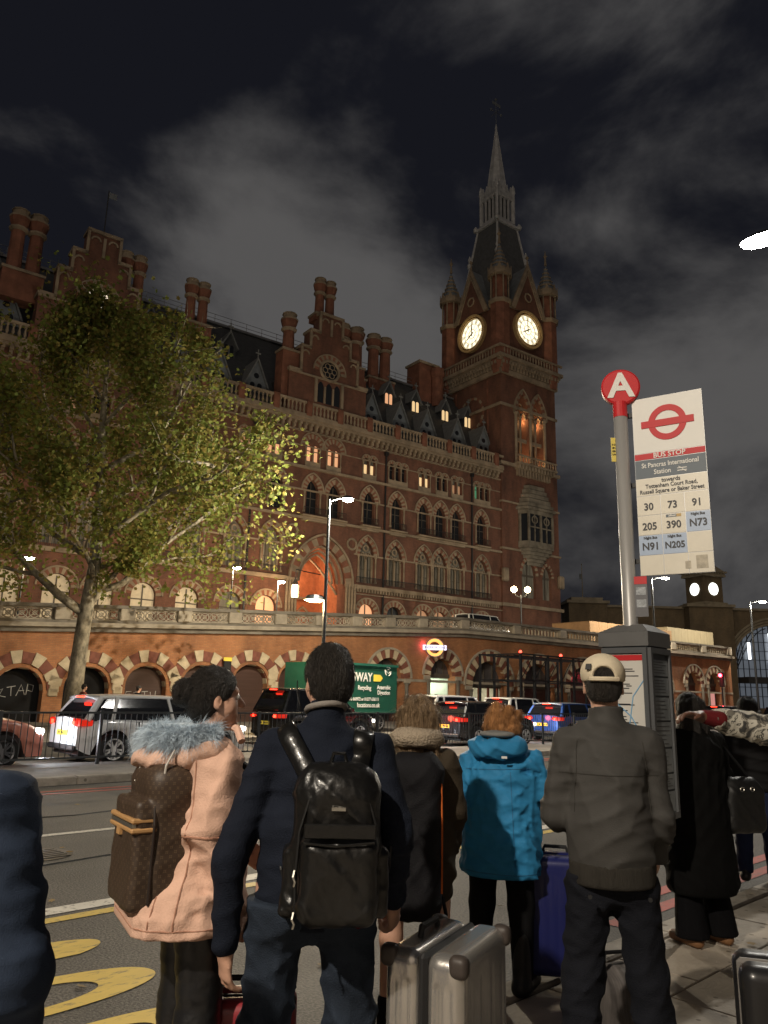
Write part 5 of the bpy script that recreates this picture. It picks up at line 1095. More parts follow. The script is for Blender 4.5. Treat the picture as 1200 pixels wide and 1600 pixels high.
# traffic signal glows at the right
for nm, px in (('traffic_light', uv(58.5, 24.2, .1)),):
    tl_ = empty(nm, px, RA, 'red traffic light glowing near the right edge beyond the bus stop', 'traffic light'); q = MB(); q.lathe([(.07, 0), (.06, 3.2)], n=8); q.build('post', POLE, tl_); q = MB(); q.box(-.18, .18, -.15, .1, 2.7, 3.8, bev=.03); q.build('signal_box', BLKP, tl_); q = MB(); q.lathe([(.13, 0), (.12, .03)], n=12); q.xf(Matrix.Rotation(-math.pi / 2, 4, 'Y') @ Matrix.Rotation(0, 4, 'X')); q.build('red_signal', emat('red_signal', (1, .03, .05), 30), tl_, (-.19, 0, 3.55)); lamp('signal_glow', (-.6, -.3, 3.5), 60, (1, .05, .08), .15, parent=tl_)
# underground roundel on the wall
rd = empty('roundel_sign', W0 + Vector((math.cos(WA) * 3.6 + math.sin(WA) * .75, math.sin(WA) * 3.6 - math.cos(WA) * .75, 4.52)), math.radians(4), 'lit round station sign with a white bar on the brick wall', 'sign')
q = MB(); ring(q, [(.36 * math.cos(t), .36 * math.sin(t)) for t in [-i * math.pi / 16 for i in range(33)]], .17, -.09, .09); q.build('ring', emat('roundel_glow', (1, .42, .10), 1.6), rd, norm=True)
q = MB(); q.box(-.72, .72, -.11, .11, -.15, .15, bev=.02); q.build('bar', emat('roundel_bar', (.85, .8, 1), 1.3), rd); text('lettering', 'UNDERGROUND', .19, mat('roundel_blue', (.02, .03, .2), .5, var=0), rd, (0, -.118, -.0), sx=.95)
q = MB(); ring(q, [(.53 * math.cos(t), .53 * math.sin(t)) for t in [-i * math.pi / 16 for i in range(33)]], .05, -.12, .12); q.build('rim', LEADM, rd, norm=True); q = MB(); q.tube((0, .1, .0), (0, .8, .0), .05, n=8); q.build('bracket', IRON, rd)
lamp('roundel_spill', (-.6, .35, .15), 16, (1, .08, .2), .15, parent=rd)
# narrow banner sign on the wall
bn = empty('banner_sign', W0 + Vector((math.cos(WA) * -10.0 + math.sin(WA) * .3, math.sin(WA) * -10.0 - math.cos(WA) * .3, 1.9)), WA, 'narrow black hanging sign with a yellow top on the brick wall', 'sign')
q = MB(); q.box(-.2, .2, -.03, .03, 0, 1.2); q.build('panel', BLKP, bn); q = MB(); q.box(-.22, .22, -.04, .04, 1.2, 1.38); q.build('top', CYE, bn); q = MB(); q.tube((0, .03, 1.1), (0, .3, 1.1), .02, n=6); q.build('bracket', IRON, bn)
# ================================================================ bus stop
STL = mat('brushed_steel', (.36, .355, .345), .4, metal=.25, var=.1, vs=8, stretch=(1, 1, .1)); SRED = mat('sign_red', (.50, .02, .025), .55, var=0, coat=0); SWH = mat('sign_face_white', (.70, .69, .65), .5, var=.03, coat=0); SGY = mat('sign_face_grey', (.10, .125, .15), .5, var=.03, coat=0); SCR = mat('sign_face_cream', (.66, .62, .52), .4, var=.05, vs=6, coat=0); SBL = mat('sign_face_blue', (.36, .45, .60), .4, var=.03, coat=0); SBK = mat('sign_text_dark', (.035, .035, .04), .5, var=0)
bs = empty('bus_stop_sign', (1.615, 5.0, .1), 0, 'bus stop pole with red A disc and tall flag of route numbers', 'bus stop')
q = MB(); q.smooth = True; q.lathe([(.046, 0), (.046, 3.5)], n=20); q.build('pole', STL, bs); q = MB(); q.lathe([(.048, 3.42), (.048, 3.53)], n=16); q.build('collar', SRED, bs)
dsc = MB(); dsc.lathe([(.118, -.03), (.13, -.02), (.13, .02), (.118, .03)], n=40); dsc.smooth = False; dsc.xf(Matrix.Rotation(math.pi / 2, 4, 'X')); do = dsc.build('stop_disc', SRED, bs, (0.01, 0, 3.64), (0, 0, math.radians(-14)))
text('letter', 'A', .245, SWH, do, (0, -.034, .0), bold=.007)
fa = math.atan2(-.25, .385); fl = empty('tmp_flag', (0, 0, 0)); bpy.data.objects.remove(fl)
q = MB(); q.box(0, .455, -.009, .009, 0, 1.225); flag = q.build('flag', mat('flag_edge', (.35, .35, .35), .4, metal=.5, var=0), bs, (.085, 0, 2.32), (0, 0, fa))
def face(name, x0, x1, z0, z1, m, y=-.012): q = MB(); q.box(x0 + .002, x1 - .002, y, -.0095, z0 + .002, z1 - .002); return q.build(name, m, flag)
FWd = .455
face('roundel_panel', 0, FWd, .83, 1.225, SWH); face('red_band', 0, FWd, .785, .83, SRED); face('name_panel', 0, FWd, .655, .785, SGY); face('towards_panel', 0, FWd, .535, .655, SCR)
def ft(s_, size, x, z, m, sx=.92, bold=.0008): return text('lettering', s_, size, m, flag, (x, -.0145, z), sx=sx, bold=bold, ext=.001)
q = MB(); ring(q, [(.082 * math.cos(t), .082 * math.sin(t)) for t in [-i * math.pi / 20 for i in range(41)]], .042, -.004, .0); q.build('roundel_ring', SRED, flag, (FWd / 2, -.0125, 1.03), norm=True); q = MB(); q.box(-.17, .17, -.006, .0, -.024, .024); q.build('roundel_bar', SRED, flag, (FWd / 2, -.0125, 1.03))
ft('BUS STOP', .047, FWd / 2, .806, SWH, 1.0); ft('St Pancras International', .046, FWd / 2, .742, SWH, .83); ft('Station', .046, FWd / 2 - .05, .692, SWH, .85)
q = MB()
for dz in (-.008, .008): q.box(-.03, .03, -.002, 0, dz - .003, dz + .003)
q.path([(-.022, -.001, .02), (-.004, -.001, .008), (.01, -.001, -.008), (.026, -.001, -.02)], .003, 4); q.build('rail_symbol', SWH, flag, (FWd / 2 + .075, -.0125, .692))
ft('towards', .04, FWd / 2, .632, SBK, .9); ft('Tottenham Court Road,', .038, FWd / 2, .597, SBK, .88); ft('Russell Square or Baker Street', .038, FWd / 2, .56, SBK, .86)
cells = [['30', '73', '91'], ['205', '390', 'N73'], ['N91', 'N205', ''], ['', '', '']]; cw = FWd / 3; chh = .535 / 4
for r_, row in enumerate(cells):
    for c_, s_ in enumerate(row):
        z1_ = .535 - r_ * chh; face('route_tile', c_ * cw, (c_ + 1) * cw, z1_ - chh, z1_, SBL if s_.startswith('N') else SCR)
        if s_: ft(s_, .068 if len(s_) < 4 else .060, (c_ + .5) * cw, z1_ - chh * .58, SBK, .92, .0016)
        if s_.startswith('N'): ft('Night Bus', .024, (c_ + .5) * cw, z1_ - chh * .14, SBK, .9)
        if s_ == '390': q = MB(); q.box(-.045, .02, -.002, 0, -.009, .009); q.build('service_strip', SGY, flag, (1.5 * cw, -.0125, z1_ - .016)); q = MB(); q.box(.021, .05, -.002, 0, -.009, .009); q.build('service_strip', mat('sign_tan', (.5, .33, .12), .5, var=0), flag, (1.5 * cw, -.0125, z1_ - .016)); ft('24hour', .018, 1.46 * cw, z1_ - .016, SWH, .9)
for x, z, w_, h_ in ((.385, .07, .07, .085), (.30, .055, .035, .05)): q = MB(); q.box(x - w_ / 2, x + w_ / 2, -.0135, -.0125, z - h_ / 2, z + h_ / 2); q.build('sticker_residue', mat('sticker_residue', (.46, .42, .34), .8, var=.25, vs=25), flag)
for z in (.1, .62, 1.12): q = MB(); q.box(-.075, .0, -.012, .012, z - .015, z + .015); q.build('clamp', mat('clamp_dark', (.03, .03, .03), .5, metal=.5, var=0), flag)
q = MB(); q.box(-.03, .0, -.003, .003, 0, .17); yt = q.build('yellow_tag', mat('tag_yellow', (.72, .58, .14), .5, var=.05), bs, (-.047, -.01, 3.1)); text('lettering', '2 6 8 5', .03, SBK, yt, (-.015, -.005, .085), (math.pi / 2, math.pi / 2, 0), sx=1)
q = MB(); q.box(-.04, .04, -.004, .004, 0, .26); rs = q.build('notice', mat('notice_grey', (.10, .10, .11), .4, var=.1), bs, (.06, -.055, 2.05), (0, 0, -.5)); q = MB(); q.box(-.04, .04, -.006, -.0045, .21, .26); q.build('notice_head', SRED, rs)
for z in (.06, .14): q = MB(); q.box(-.03, .03, -.006, -.0045, z, z + .05); q.build('notice_text', mat('notice_pale', (.3, .32, .34), .5, var=.5, vs=90), rs)
# three-sided timetable case
ic = empty('timetable_case', (1.66, 5.0, .1), 0, 'grey three-sided bus timetable case under the route flag', 'timetable case')
E_ = Vector((.0, -.16)); Lp = Vector((-.215, .06)); Rp = Vector((.205, .06)); CSM = mat('case_grey', (.12, .125, .13), .4, metal=.3, var=.1); CSD = mat('case_dark', (.045, .05, .055), .4, var=.1)
cen = (E_ + Lp + Rp) / 3
q = MB(); q.prism([tuple(E_), tuple(Rp), tuple(Lp)], .82, 1.86, 'z'); q.build('case_core', CSD, ic)
q = MB(); o3 = [cen + (p - cen) * 1.12 for p in (E_, Rp, Lp)]; q.prism([tuple(p) for p in o3], 1.86, 1.95, 'z'); i3 = [cen + (p - cen) * .55 for p in (E_, Rp, Lp)]
q.add([(*p, 1.951) for p in o3] + [(*p, 2.0) for p in i3], [[0, 1, 4, 3], [1, 2, 5, 4], [2, 0, 3, 5], [3, 4, 5]]); q.build('case_cap', mat('cap_steel', (.15, .15, .148), .45, metal=.3, var=.15), ic)
q = MB(); q.lathe([(.045, 0), (.045, .82)], (-.04, 0, 0), 14); q.build('post', STL, ic)
for nm, a, b in (('front_left', Lp, E_), ('front_right', E_, Rp)):
    d = (b - a); L_ = d.length; an = math.atan2(d.y, d.x)
    q = MB(); q.box(0, .028, -.022, .0, 0, 1.02); q.box(L_ - .028, L_, -.022, .0, 0, 1.02); q.box(.028, L_ - .028, -.022, 0, 0, .035); q.box(.028, L_ - .028, -.022, 0, .985, 1.02); fo = q.build('frame', CSM, ic, (a.x, a.y, .83), (0, 0, an))
    if nm == 'front_left':
        q = MB(); q.box(.03, L_ - .03, -.006, -.002, .04, .98); p_ = q.build('route_map', mat('map_paper', (.62, .60, .55), .4, var=.05, coat=.5), fo); q = MB(); q.box(.035, L_ - .035, -.008, -.0065, .94, .975); q.build('map_heading', SRED, p_)
        q = MB(); random.seed(3)
        for k in range(36): z = .08 + random.random() * .82; x = .05 + random.random() * (L_ - .2); q.box(x, x + random.uniform(.03, .1), -.0078, -.0065, z, z + .006)
        q.build('printed_lines', SBK, p_, kind='stuff'); q = MB(); q.path([(.06, -.008, .15), (.1, -.008, .35), (.16, -.008, .5), (.2, -.008, .72), (.3, -.008, .85)], .004, 4); q.path([(.06, -.008, .7), (.18, -.008, .6), (.3, -.008, .4)], .004, 4); q.build('route_line', mat('map_blue', (.2, .4, .6), .5, var=0), p_)
    else:
        zz = .04
        for k, hh in enumerate((.13, .1, .15, .16, .15, .12, .11)):
            q = MB(); q.box(.035, L_ - .035, -.008, -.002, zz, zz + hh - .012); sh = q.build('timetable_sheet', mat('timetable_paper', (.20, .22, .23), .35, var=.2, vs=8, coat=.6), fo)
            q = MB()
            for j in range(5): q.box(.05, L_ - random.uniform(.06, .14), -.0095, -.0085, zz + .018 + j * (hh - .03) / 5, zz + .021 + j * (hh - .03) / 5)
            q.build('printed_lines', SBK, sh, kind='stuff'); zz += hh
# ================================================================ people: sculpted as distance fields, meshed by surface nets
def V3(*a): return np.array(a, float)
class Field:
    def __init__(s, lo, hi, h):
        s.lo = np.array(lo, float); s.h = h; n = np.ceil((np.array(hi) - s.lo) / h).astype(int) + 1; s.n = n
        s.ax = [s.lo[i] + h * np.arange(n[i]) for i in range(3)]; s.F = np.full(n, .3, np.float32)
    def sl(s, lo, hi):
        a = np.clip(np.floor((np.array(lo) - s.lo) / s.h).astype(int), 0, s.n); b = np.clip(np.ceil((np.array(hi) - s.lo) / s.h).astype(int) + 1, 0, s.n)
        return tuple(slice(int(i), int(j)) for i, j in zip(a, b))
    def grid(s, S): return s.ax[0][S[0]][:, None, None], s.ax[1][S[1]][None, :, None], s.ax[2][S[2]][None, None, :]
    def mix(s, S, d, k, sub=False):
        A = s.F[S]
        if A.size == 0: return
        if sub: d = -d; h = np.clip(.5 - .5 * (A - d) / k, 0, 1); s.F[S] = A * (1 - h) + d * h + k * h * (1 - h)
        else: h = np.clip(.5 + .5 * (A - d) / k, 0, 1); s.F[S] = A * (1 - h) + d * h - k * h * (1 - h)
    def cap(s, p0, p1, r0, r1=None, k=.02, side=None, asp=1.0, sub=False):
        r1 = r0 if r1 is None else r1; p0 = np.array(p0, float); p1 = np.array(p1, float); R_ = max(r0, r1) * max(1, asp) + k + .04
        S = s.sl(np.minimum(p0, p1) - R_, np.maximum(p0, p1) + R_); X, Y, Z = s.grid(S); d = p1 - p0; L2 = max(d @ d, 1e-9)
        qx, qy, qz = X - p0[0], Y - p0[1], Z - p0[2]; t = np.clip((qx * d[0] + qy * d[1] + qz * d[2]) / L2, 0, 1)
        ex, ey, ez = qx - t * d[0], qy - t * d[1], qz - t * d[2]; rr = r0 + (r1 - r0) * t; e2 = ex * ex + ey * ey + ez * ez
        if asp != 1.0:
            sd = np.array(side if side is not None else (1, 0, 0), float); sd = sd / np.linalg.norm(sd); u = ex * sd[0] + ey * sd[1] + ez * sd[2]; e2 = e2 - u * u + (u / asp) ** 2
        s.mix(S, np.sqrt(np.maximum(e2, 0)) - rr, k, sub); return s
    def ell(s, c, r, k=.02, R=None, sub=False):
        c = np.array(c, float); m = max(r) + k + .04; S = s.sl(c - m, c + m); X, Y, Z = s.grid(S); q = [X - c[0], Y - c[1], Z - c[2]]
        if R is not None: R = np.array(R); q = [R[0, i] * q[0] + R[1, i] * q[1] + R[2, i] * q[2] for i in range(3)]
        k0 = np.sqrt((q[0] / r[0]) ** 2 + (q[1] / r[1]) ** 2 + (q[2] / r[2]) ** 2); k1 = np.sqrt((q[0] / r[0] ** 2) ** 2 + (q[1] / r[1] ** 2) ** 2 + (q[2] / r[2] ** 2) ** 2)
        s.mix(S, k0 * (k0 - 1) / np.maximum(k1, 1e-6), k, sub); return s
    def box(s, c, hs, rad, k=.01, rz=0.0, sub=False):
        c = np.array(c, float); m = np.linalg.norm(hs) + k + .04; S = s.sl(c - m, c + m); X, Y, Z = s.grid(S); qx, qy, qz = X - c[0], Y - c[1], Z - c[2]
        if rz: a, b = math.cos(rz), math.sin(rz); qx, qy = qx * a + qy * b, -qx * b + qy * a
        a, b, d = np.abs(qx) - hs[0] + rad, np.abs(qy) - hs[1] + rad, np.abs(qz) - hs[2] + rad
        D = np.sqrt(np.maximum(a, 0) ** 2 + np.maximum(b, 0) ** 2 + np.maximum(d, 0) ** 2) + np.minimum(np.maximum(a, np.maximum(b, d)), 0) - rad
        s.mix(S, D, k, sub); return s
    def clip(s, n, d, k=.008):                         # keep n.x < d
        X, Y, Z = s.grid((slice(None),) * 3); n = np.array(n, float); n /= np.linalg.norm(n); s.F = np.maximum(s.F, (X * n[0] + Y * n[1] + Z * n[2] - d).astype(np.float32)); return s
    def disp(s, f): X, Y, Z = s.grid((slice(None),) * 3); s.F = s.F + f(X, Y, Z).astype(np.float32); return s
    def mesh(s, name, m, parent=None, loc=(0, 0, 0), rz=0.0, relax=1, kind=None):
        F = s.F; F[0] = F[-1] = .3; F[:, 0] = F[:, -1] = .3; F[:, :, 0] = F[:, :, -1] = .3
        In = F < 0; n = s.n
        cnt = sum(In[i:n[0] - 1 + i, j:n[1] - 1 + j, k:n[2] - 1 + k].astype(np.int8) for i in (0, 1) for j in (0, 1) for k in (0, 1))
        act = (cnt > 0) & (cnt < 8); I = np.argwhere(act); idx = -np.ones(act.shape, np.int32); idx[act] = np.arange(len(I))
        cor = [(i, j, k) for i in (0, 1) for j in (0, 1) for k in (0, 1)]; val = np.stack([F[I[:, 0] + i, I[:, 1] + j, I[:, 2] + k] for i, j, k in cor], 1)
        acc = np.zeros((len(I), 3)); num = np.zeros(len(I))
        for a in range(8):
            for b in range(a + 1, 8):
                ca, cb = np.array(cor[a]), np.array(cor[b])
                if np.abs(ca - cb).sum() != 1: continue
                va, vb = val[:, a], val[:, b]; x = (va < 0) != (vb < 0); t = np.where(x, va / np.where(x, va - vb, 1), 0)
                acc += x[:, None] * (ca[None] + t[:, None] * (cb - ca)[None]); num += x
        P = (I + acc / num[:, None]) * s.h + s.lo; Q = []
        for a in range(3):
            sl0 = [slice(1, n[i] - 1) for i in range(3)]; sl0[a] = slice(0, n[a] - 1); sl1 = list(sl0); sl1[a] = slice(1, n[a])
            A, B = In[tuple(sl0)], In[tuple(sl1)]; E = np.argwhere(A != B); 
            if len(E) == 0: continue
            fl = A[A != B]; E = E + np.array([0 if i == a else 1 for i in range(3)]); b, c = (a + 1) % 3, (a + 2) % 3
            def at_(db, dc): q = E.copy(); q[:, b] -= db; q[:, c] -= dc; return idx[q[:, 0], q[:, 1], q[:, 2]]
            q = np.stack([at_(1, 1), at_(0, 1), at_(0, 0), at_(1, 0)], 1); q[~fl] = q[~fl][:, ::-1]; Q.append(q)
        Q = np.concatenate(Q)
        for _ in range(relax):
            S_ = np.zeros_like(P); C_ = np.zeros(len(P))
            for i in range(4): np.add.at(S_, Q[:, i], P[Q[:, (i + 1) % 4]] + P[Q[:, (i - 1) % 4]]); np.add.at(C_, Q[:, i], 2)
            P = P * .5 + .5 * S_ / np.maximum(C_, 1)[:, None]
        me = np_mesh(name, P, Q); me.polygons.foreach_set('use_smooth', np.ones(len(Q), bool)); me.materials.append(m)
        return link(name, me, parent, loc, (0, 0, rz), kind)
def wrinkles(seed, amp, fx, fy, fz, n=7):
    r = np.random.default_rng(seed); K = r.normal(0, 1, (n, 3)) * np.array([fx, fy, fz]); ph = r.uniform(0, 6.3, n)
    def f(X, Y, Z):
        o = 0; wx = .03 * np.sin(9 * Z + 4 * X + seed); wz = .04 * np.sin(7 * X + 5 * Y + seed * 2)
        for k, p in zip(K, ph): o = o + np.sin(k[0] * (X + wx) + k[1] * Y + k[2] * (Z + wz) + p)
        o = o / math.sqrt(n); return amp * (np.abs(o) - .6)
    return f
def folds(seed, amp, style='diag', fr=(38, 80), n=6):      # crisp cloth ridges that come and go in patches
    r = np.random.default_rng(seed); T = []
    for i in range(n):
        t = r.uniform(0, 1)
        if style == 'drape': d = V3(r.normal(0, 1), r.normal(0, 1), r.normal(0, .12))
        elif style == 'bunch': d = V3(r.normal(0, .25), r.normal(0, .25), 1)
        else: d = V3(r.choice((-1, 1)) * r.uniform(.5, 1), r.normal(0, .5), r.uniform(.5, 1.1))
        d /= np.linalg.norm(d); T.append((d * r.uniform(*fr), r.uniform(0, 6.3), r.normal(0, 1, 3) * 7, r.uniform(0, 6.3), r.normal(0, 1, 3) * 9, r.uniform(0, 6.3)))
    def f(X, Y, Z):
        o = 0
        for k, p, mk, mp_, wk, wp in T:
            warp = 1.3 * np.sin(wk[0] * X + wk[1] * Y + wk[2] * Z + wp); a = np.abs(np.sin(.5 * (k[0] * X + k[1] * Y + k[2] * Z + warp + p)))
            m = np.clip(np.sin(mk[0] * X + mk[1] * Y + mk[2] * Z + mp_) * .9 + .15, 0, 1); o = o + (.28 - (1 - a) ** 2) * m
        return amp * o
    return f
from mathutils.bvhtree import BVHTree
_bvh = {}
def surf(o, p, d=(0, 1, 0), off=.004):
    if o.name not in _bvh: _bvh[o.name] = BVHTree.FromPolygons([v.co.copy() for v in o.data.vertices], [tuple(q.vertices) for q in o.data.polygons])
    d = Vector(d).normalized(); h = _bvh[o.name].ray_cast(Vector(p) - d * 1.0, d)
    return None if h[0] is None else h[0] - d * off
def seam(name, o, pts, m, r=.0022, d=(0, 1, 0), off=.001, n=14, parent=None):
    P = [];
    for a, b in zip(pts, pts[1:]):
        for i in range(n): q_ = surf(o, Vector(a).lerp(Vector(b), i / n), d, off); P += [q_] if q_ is not None else []
    if len(P) > 2: mb = MB(); mb.path(P, r, 4); return mb.build(name, m, parent or o.parent)
def ribbon(name, o, pts, w, th, m, d=(0, 1, 0), n=8, parent=None, off=.006, xf=None):   # a flat band lying on a garment
    P = []
    for a, b in zip(pts, pts[1:]):
        for i in range(n): q_ = surf(o, Vector(a).lerp(Vector(b), i / n), d, off); P += [q_] if q_ is not None else []
    mb = MB(); mb.smooth = True; rows = []
    for i, p in enumerate(P):
        t = (P[min(i + 1, len(P) - 1)] - P[max(i - 1, 0)]).normalized(); sd = t.cross(Vector(d)).normalized(); nn_ = sd.cross(t).normalized()
        if nn_.dot(Vector(d)) > 0: nn_ = -nn_
        rows += [p - sd * w, p - sd * w * .85 + nn_ * th, p + nn_ * th * 1.25, p + sd * w * .85 + nn_ * th, p + sd * w, p - nn_ * .012]
    mb.add(rows, [[i * 6 + k, i * 6 + (k + 1) % 6, i * 6 + 6 + (k + 1) % 6, i * 6 + 6 + k] for i in range(len(P) - 1) for k in range(6)] + [[5, 4, 3, 2, 1, 0], [len(rows) - 6 + k for k in range(6)]])
    return mb.build(name, m, parent or o.parent, norm=True)
def strands(name, o, m, n, L, w, flow, seed=1, lift=.25, curl=.3, parent=None):
    r = np.random.default_rng(seed); me = o.data; nv = len(me.vertices); co = np.empty(nv * 3); no = np.empty(nv * 3); me.vertices.foreach_get('co', co); me.vertices.foreach_get('normal', no); co = co.reshape(-1, 3); no = no.reshape(-1, 3)
    i = r.integers(0, nv, n); p0 = co[i] + r.normal(0, .002, (n, 3)); nn_ = no[i]; fl = np.array(flow(p0) if callable(flow) else np.tile(np.array(flow, float), (n, 1)))
    fl = fl - nn_ * (fl * nn_).sum(1)[:, None]; fl /= np.linalg.norm(fl, axis=1)[:, None] + 1e-6; d0 = fl + nn_ * lift + r.normal(0, curl, (n, 3)) * .5; d0 /= np.linalg.norm(d0, axis=1)[:, None]
    Ls = r.uniform(L[0], L[1], n)[:, None]; mid = p0 + d0 * Ls * .5; d1 = d0 + r.normal(0, curl, (n, 3)) * .6 - nn_ * lift * .7; d1 /= np.linalg.norm(d1, axis=1)[:, None]; tip = mid + d1 * Ls * .5
    sd = np.cross(d0, nn_ + r.normal(0, .3, (n, 3))); sd /= np.linalg.norm(sd, axis=1)[:, None] + 1e-6; sd *= w; p0 = p0 - nn_ * .002
    V_ = np.stack([p0 - sd, p0 + sd, mid + sd * .8, mid - sd * .8, tip], 1).reshape(-1, 3); b = (np.arange(n) * 5)[:, None]
    me2 = np_mesh(name, V_, np.concatenate([b + np.array([[0, 1, 2]]), b + np.array([[0, 2, 3]]), b + np.array([[3, 2, 4]])])); me2.materials.append(m); return link(name, me2, parent or o.parent, kind='stuff')
SKIN = mat('skin_light', (.52, .30, .21), .5, var=.08, vs=12, bump=.1, bs=90); SKIN_D = mat('skin_dark', (.10, .045, .028), .45, var=.15, vs=12, bump=.1, bs=90)
def hairmat(name, c, c2): return mat(name, c, .5, var=.25, vs=60, col2=c2, stretch=(2.4, 2.4, .25), bump=.7, bs=140, spec=.35)
H_BLK = hairmat('black_hair', (.009, .008, .007), (.02, .016, .013)); H_BRN = hairmat('brown_hair', (.12, .075, .04), (.38, .26, .15)); H_GIN = hairmat('ginger_hair', (.30, .12, .035), (.50, .25, .10)); H_DBR = hairmat('dark_brown_hair', (.010, .008, .007), (.022, .018, .014))
def fabric(name, c, rough=.85, var=.15, bump=.35, bs=220, **k): return mat(name, c, rough, var=var, vs=7, bump=bump, bs=bs, spec=.12, **k)
def rotz(a): c, s = math.cos(a), math.sin(a); return np.array([[c, -s, 0], [s, c, 0], [0, 0, 1.]])
def rotx(a): c, s = math.cos(a), math.sin(a); return np.array([[1, 0, 0], [0, c, -s], [0, s, c]])
class Person:
    def __init__(s, name, label, loc, rz, H=1.72, sw=.20, belly=.0, fem=False, skin=None, head_yaw=0.0, head_pitch=0.0, group=None, lean=(0, 0), tw=1.0):
        s.tw = tw
        s.root = empty('person', loc, rz, label, 'person', group); s.H = H; k = H / 1.72; s.k = k; s.skin = skin or SKIN; s.fem = fem; s.hy = head_yaw; s.hp = head_pitch
        J = {}; J['pel'] = V3(0, 0, .95 * k); J['wst'] = V3(lean[0] * .3, lean[1] * .3, 1.10 * k); J['chs'] = V3(lean[0] * .7, .0 + lean[1] * .7, 1.30 * k); J['nek'] = V3(lean[0], lean[1], 1.46 * k); J['head'] = V3(lean[0] * 1.25, .02 + lean[1] * 1.4, 1.605 * k)
        for sd, n in ((-1, 'L'), (1, 'R')):
            J['sh' + n] = V3(sd * sw + lean[0], lean[1], 1.375 * k); J['el' + n] = V3(sd * (sw + .06), -.03, 1.12 * k); J['wr' + n] = V3(sd * (sw + .05), .03, .88 * k)
            J['hp' + n] = V3(sd * .095, 0, .90 * k); J['kn' + n] = V3(sd * .11, .01, .49 * k); J['an' + n] = V3(sd * .12, -.02, .09 * k); J['to' + n] = V3(sd * .14, .14, .03)
        s.J = J; s.sw = sw; s.belly = belly; s.hands = {'L': dict(curl=.5, pn=(1, 0, 0)), 'R': dict(curl=.5, pn=(-1, 0, 0))}
    def bounds(s, pad=.12):
        P = np.array(list(s.J.values())); lo, hi = P.min(0) - pad, P.max(0) + pad; lo[2] = -.02; hi[2] = max(hi[2], s.J['head'][2] + .16); lo[0] = min(lo[0], -.3); hi[0] = max(hi[0], .3); lo[1] = min(lo[1], -.24); hi[1] = max(hi[1], .24); return lo, hi
    def headR(s): return rotz(s.hy) @ rotx(s.hp)
    def hd(s, *p): return s.J['head'] + s.headR() @ (np.array(p, float) * s.k)
    def torso(s, f, d=0.0, k=.06, top=True, flare=0.0):
        J = s.J; w = s.sw; b = s.belly
        f.cap(J['pel'] + V3(0, 0, -.06), J['wst'], .118 + d + b * .5 + flare, .108 + d + b, k, asp=1.42 * s.tw); f.cap(J['wst'], J['chs'], .108 + d + b, .118 + d + b * .3, k, asp=1.40 * s.tw)
        if top: f.cap(J['chs'], J['chs'] * .45 + J['nek'] * .55 + V3(0, -.01, -.04), .114 + d, .082 + d * .8, k, asp=1.38 * s.tw)
        for n in 'LR': f.cap(J['nek'] + V3(0, -.015, -.03), J['sh' + n] + V3(0, -.005, 0), .05 + d * .5, .052 + d * .7, k * .6)
    def arm(s, f, n, r=(.058, .046, .036), d=0.0, k=.03, to=1.0, el_extra=0.0):
        J = s.J; w = J['el' + n] + (J['wr' + n] - J['el' + n]) * to
        f.cap(J['sh' + n], J['el' + n], r[0] + d, r[1] + d + el_extra, k); f.cap(J['el' + n], w, r[1] + d + el_extra, r[2] + (r[1] - r[2]) * (1 - to) + d, k)
    def leg(s, f, n, r=(.085, .058, .042), d=0.0, k=.03, to=1.0):
        J = s.J; a = J['kn' + n] + (J['an' + n] - J['kn' + n]) * to
        f.cap(J['hp' + n], J['kn' + n], r[0] + d, r[1] + d, k); f.cap(J['kn' + n] + V3(0, -.01, 0), a, r[1] + d, r[2] + d, k)
    def hand(s, f, n):
        h = s.hands[n]; J = s.J; w = J['wr' + n]; d = np.array(h.get('dir', J['wr' + n] - J['el' + n]), float); d /= np.linalg.norm(d); pn = np.array(h['pn'], float); pn -= d * (pn @ d); pn /= np.linalg.norm(pn); sd = np.cross(d, pn); th = h.get('thumb', 1)
        pc = w + d * .05; f.cap(w - d * .01, w + d * .03, .026, .024, .015, side=sd, asp=1.25); f.cap(pc, pc + d * .035, .017, .016, .014, side=sd, asp=2.3)
        c = h['curl']
        for i, L in enumerate((.072, .082, .076, .06)):
            b = w + d * .088 + sd * ((1.5 - i) * .0205 * th); a1 = c * .6 + .05 * i; a2 = a1 + c * .95; a3 = a2 + c * .7
            for a, l, r0, r1 in ((a1, .45, .0098, .0092), (a2, .32, .0092, .0085), (a3, .25, .0085, .0075)):
                e = b + (d * math.cos(a) + pn * math.sin(a)) * L * l * 1.02; f.cap(b, e, r0, r1, .005); b = e
        b = w + d * .03 + sd * (.034 * th); e = b + (d * .75 + sd * .55 * th + pn * .35) * .038; f.cap(b, e, .0135, .0115, .01); f.cap(e, e + (d * .9 + pn * .5 + sd * .1 * th) * .032, .0115, .009, .006)
    def body(s, h=.008, face=True):
        lo, hi = s.bounds(.16); f = Field(lo, hi, h); J = s.J; s.torso(f, -.012)
        for n in 'LR': s.arm(f, n, d=-.006); s.leg(f, n, d=-.008); s.hand(f, n); f.cap(J['an' + n] + V3(0, -.02, -.03), J['to' + n], .036, .028, .02, asp=1.1)
        f.cap(J['nek'] + V3(0, -.01, -.04), J['head'] + V3(0, -.012, -.03) * s.k, .058 * s.k * (.9 if s.fem else 1), .053 * s.k * (.9 if s.fem else 1), .03)
        R = s.headR(); k = s.k
        f.ell(s.hd(0, -.008, .035), (.074 * k, .094 * k, .09 * k), .02, R); f.ell(s.hd(0, .03, -.035), (.056 * k, .062 * k, .075 * k), .03, R); f.cap(s.hd(0, .06, -.09), s.hd(0, .078, -.088), .022 * k, .018 * k, .02)
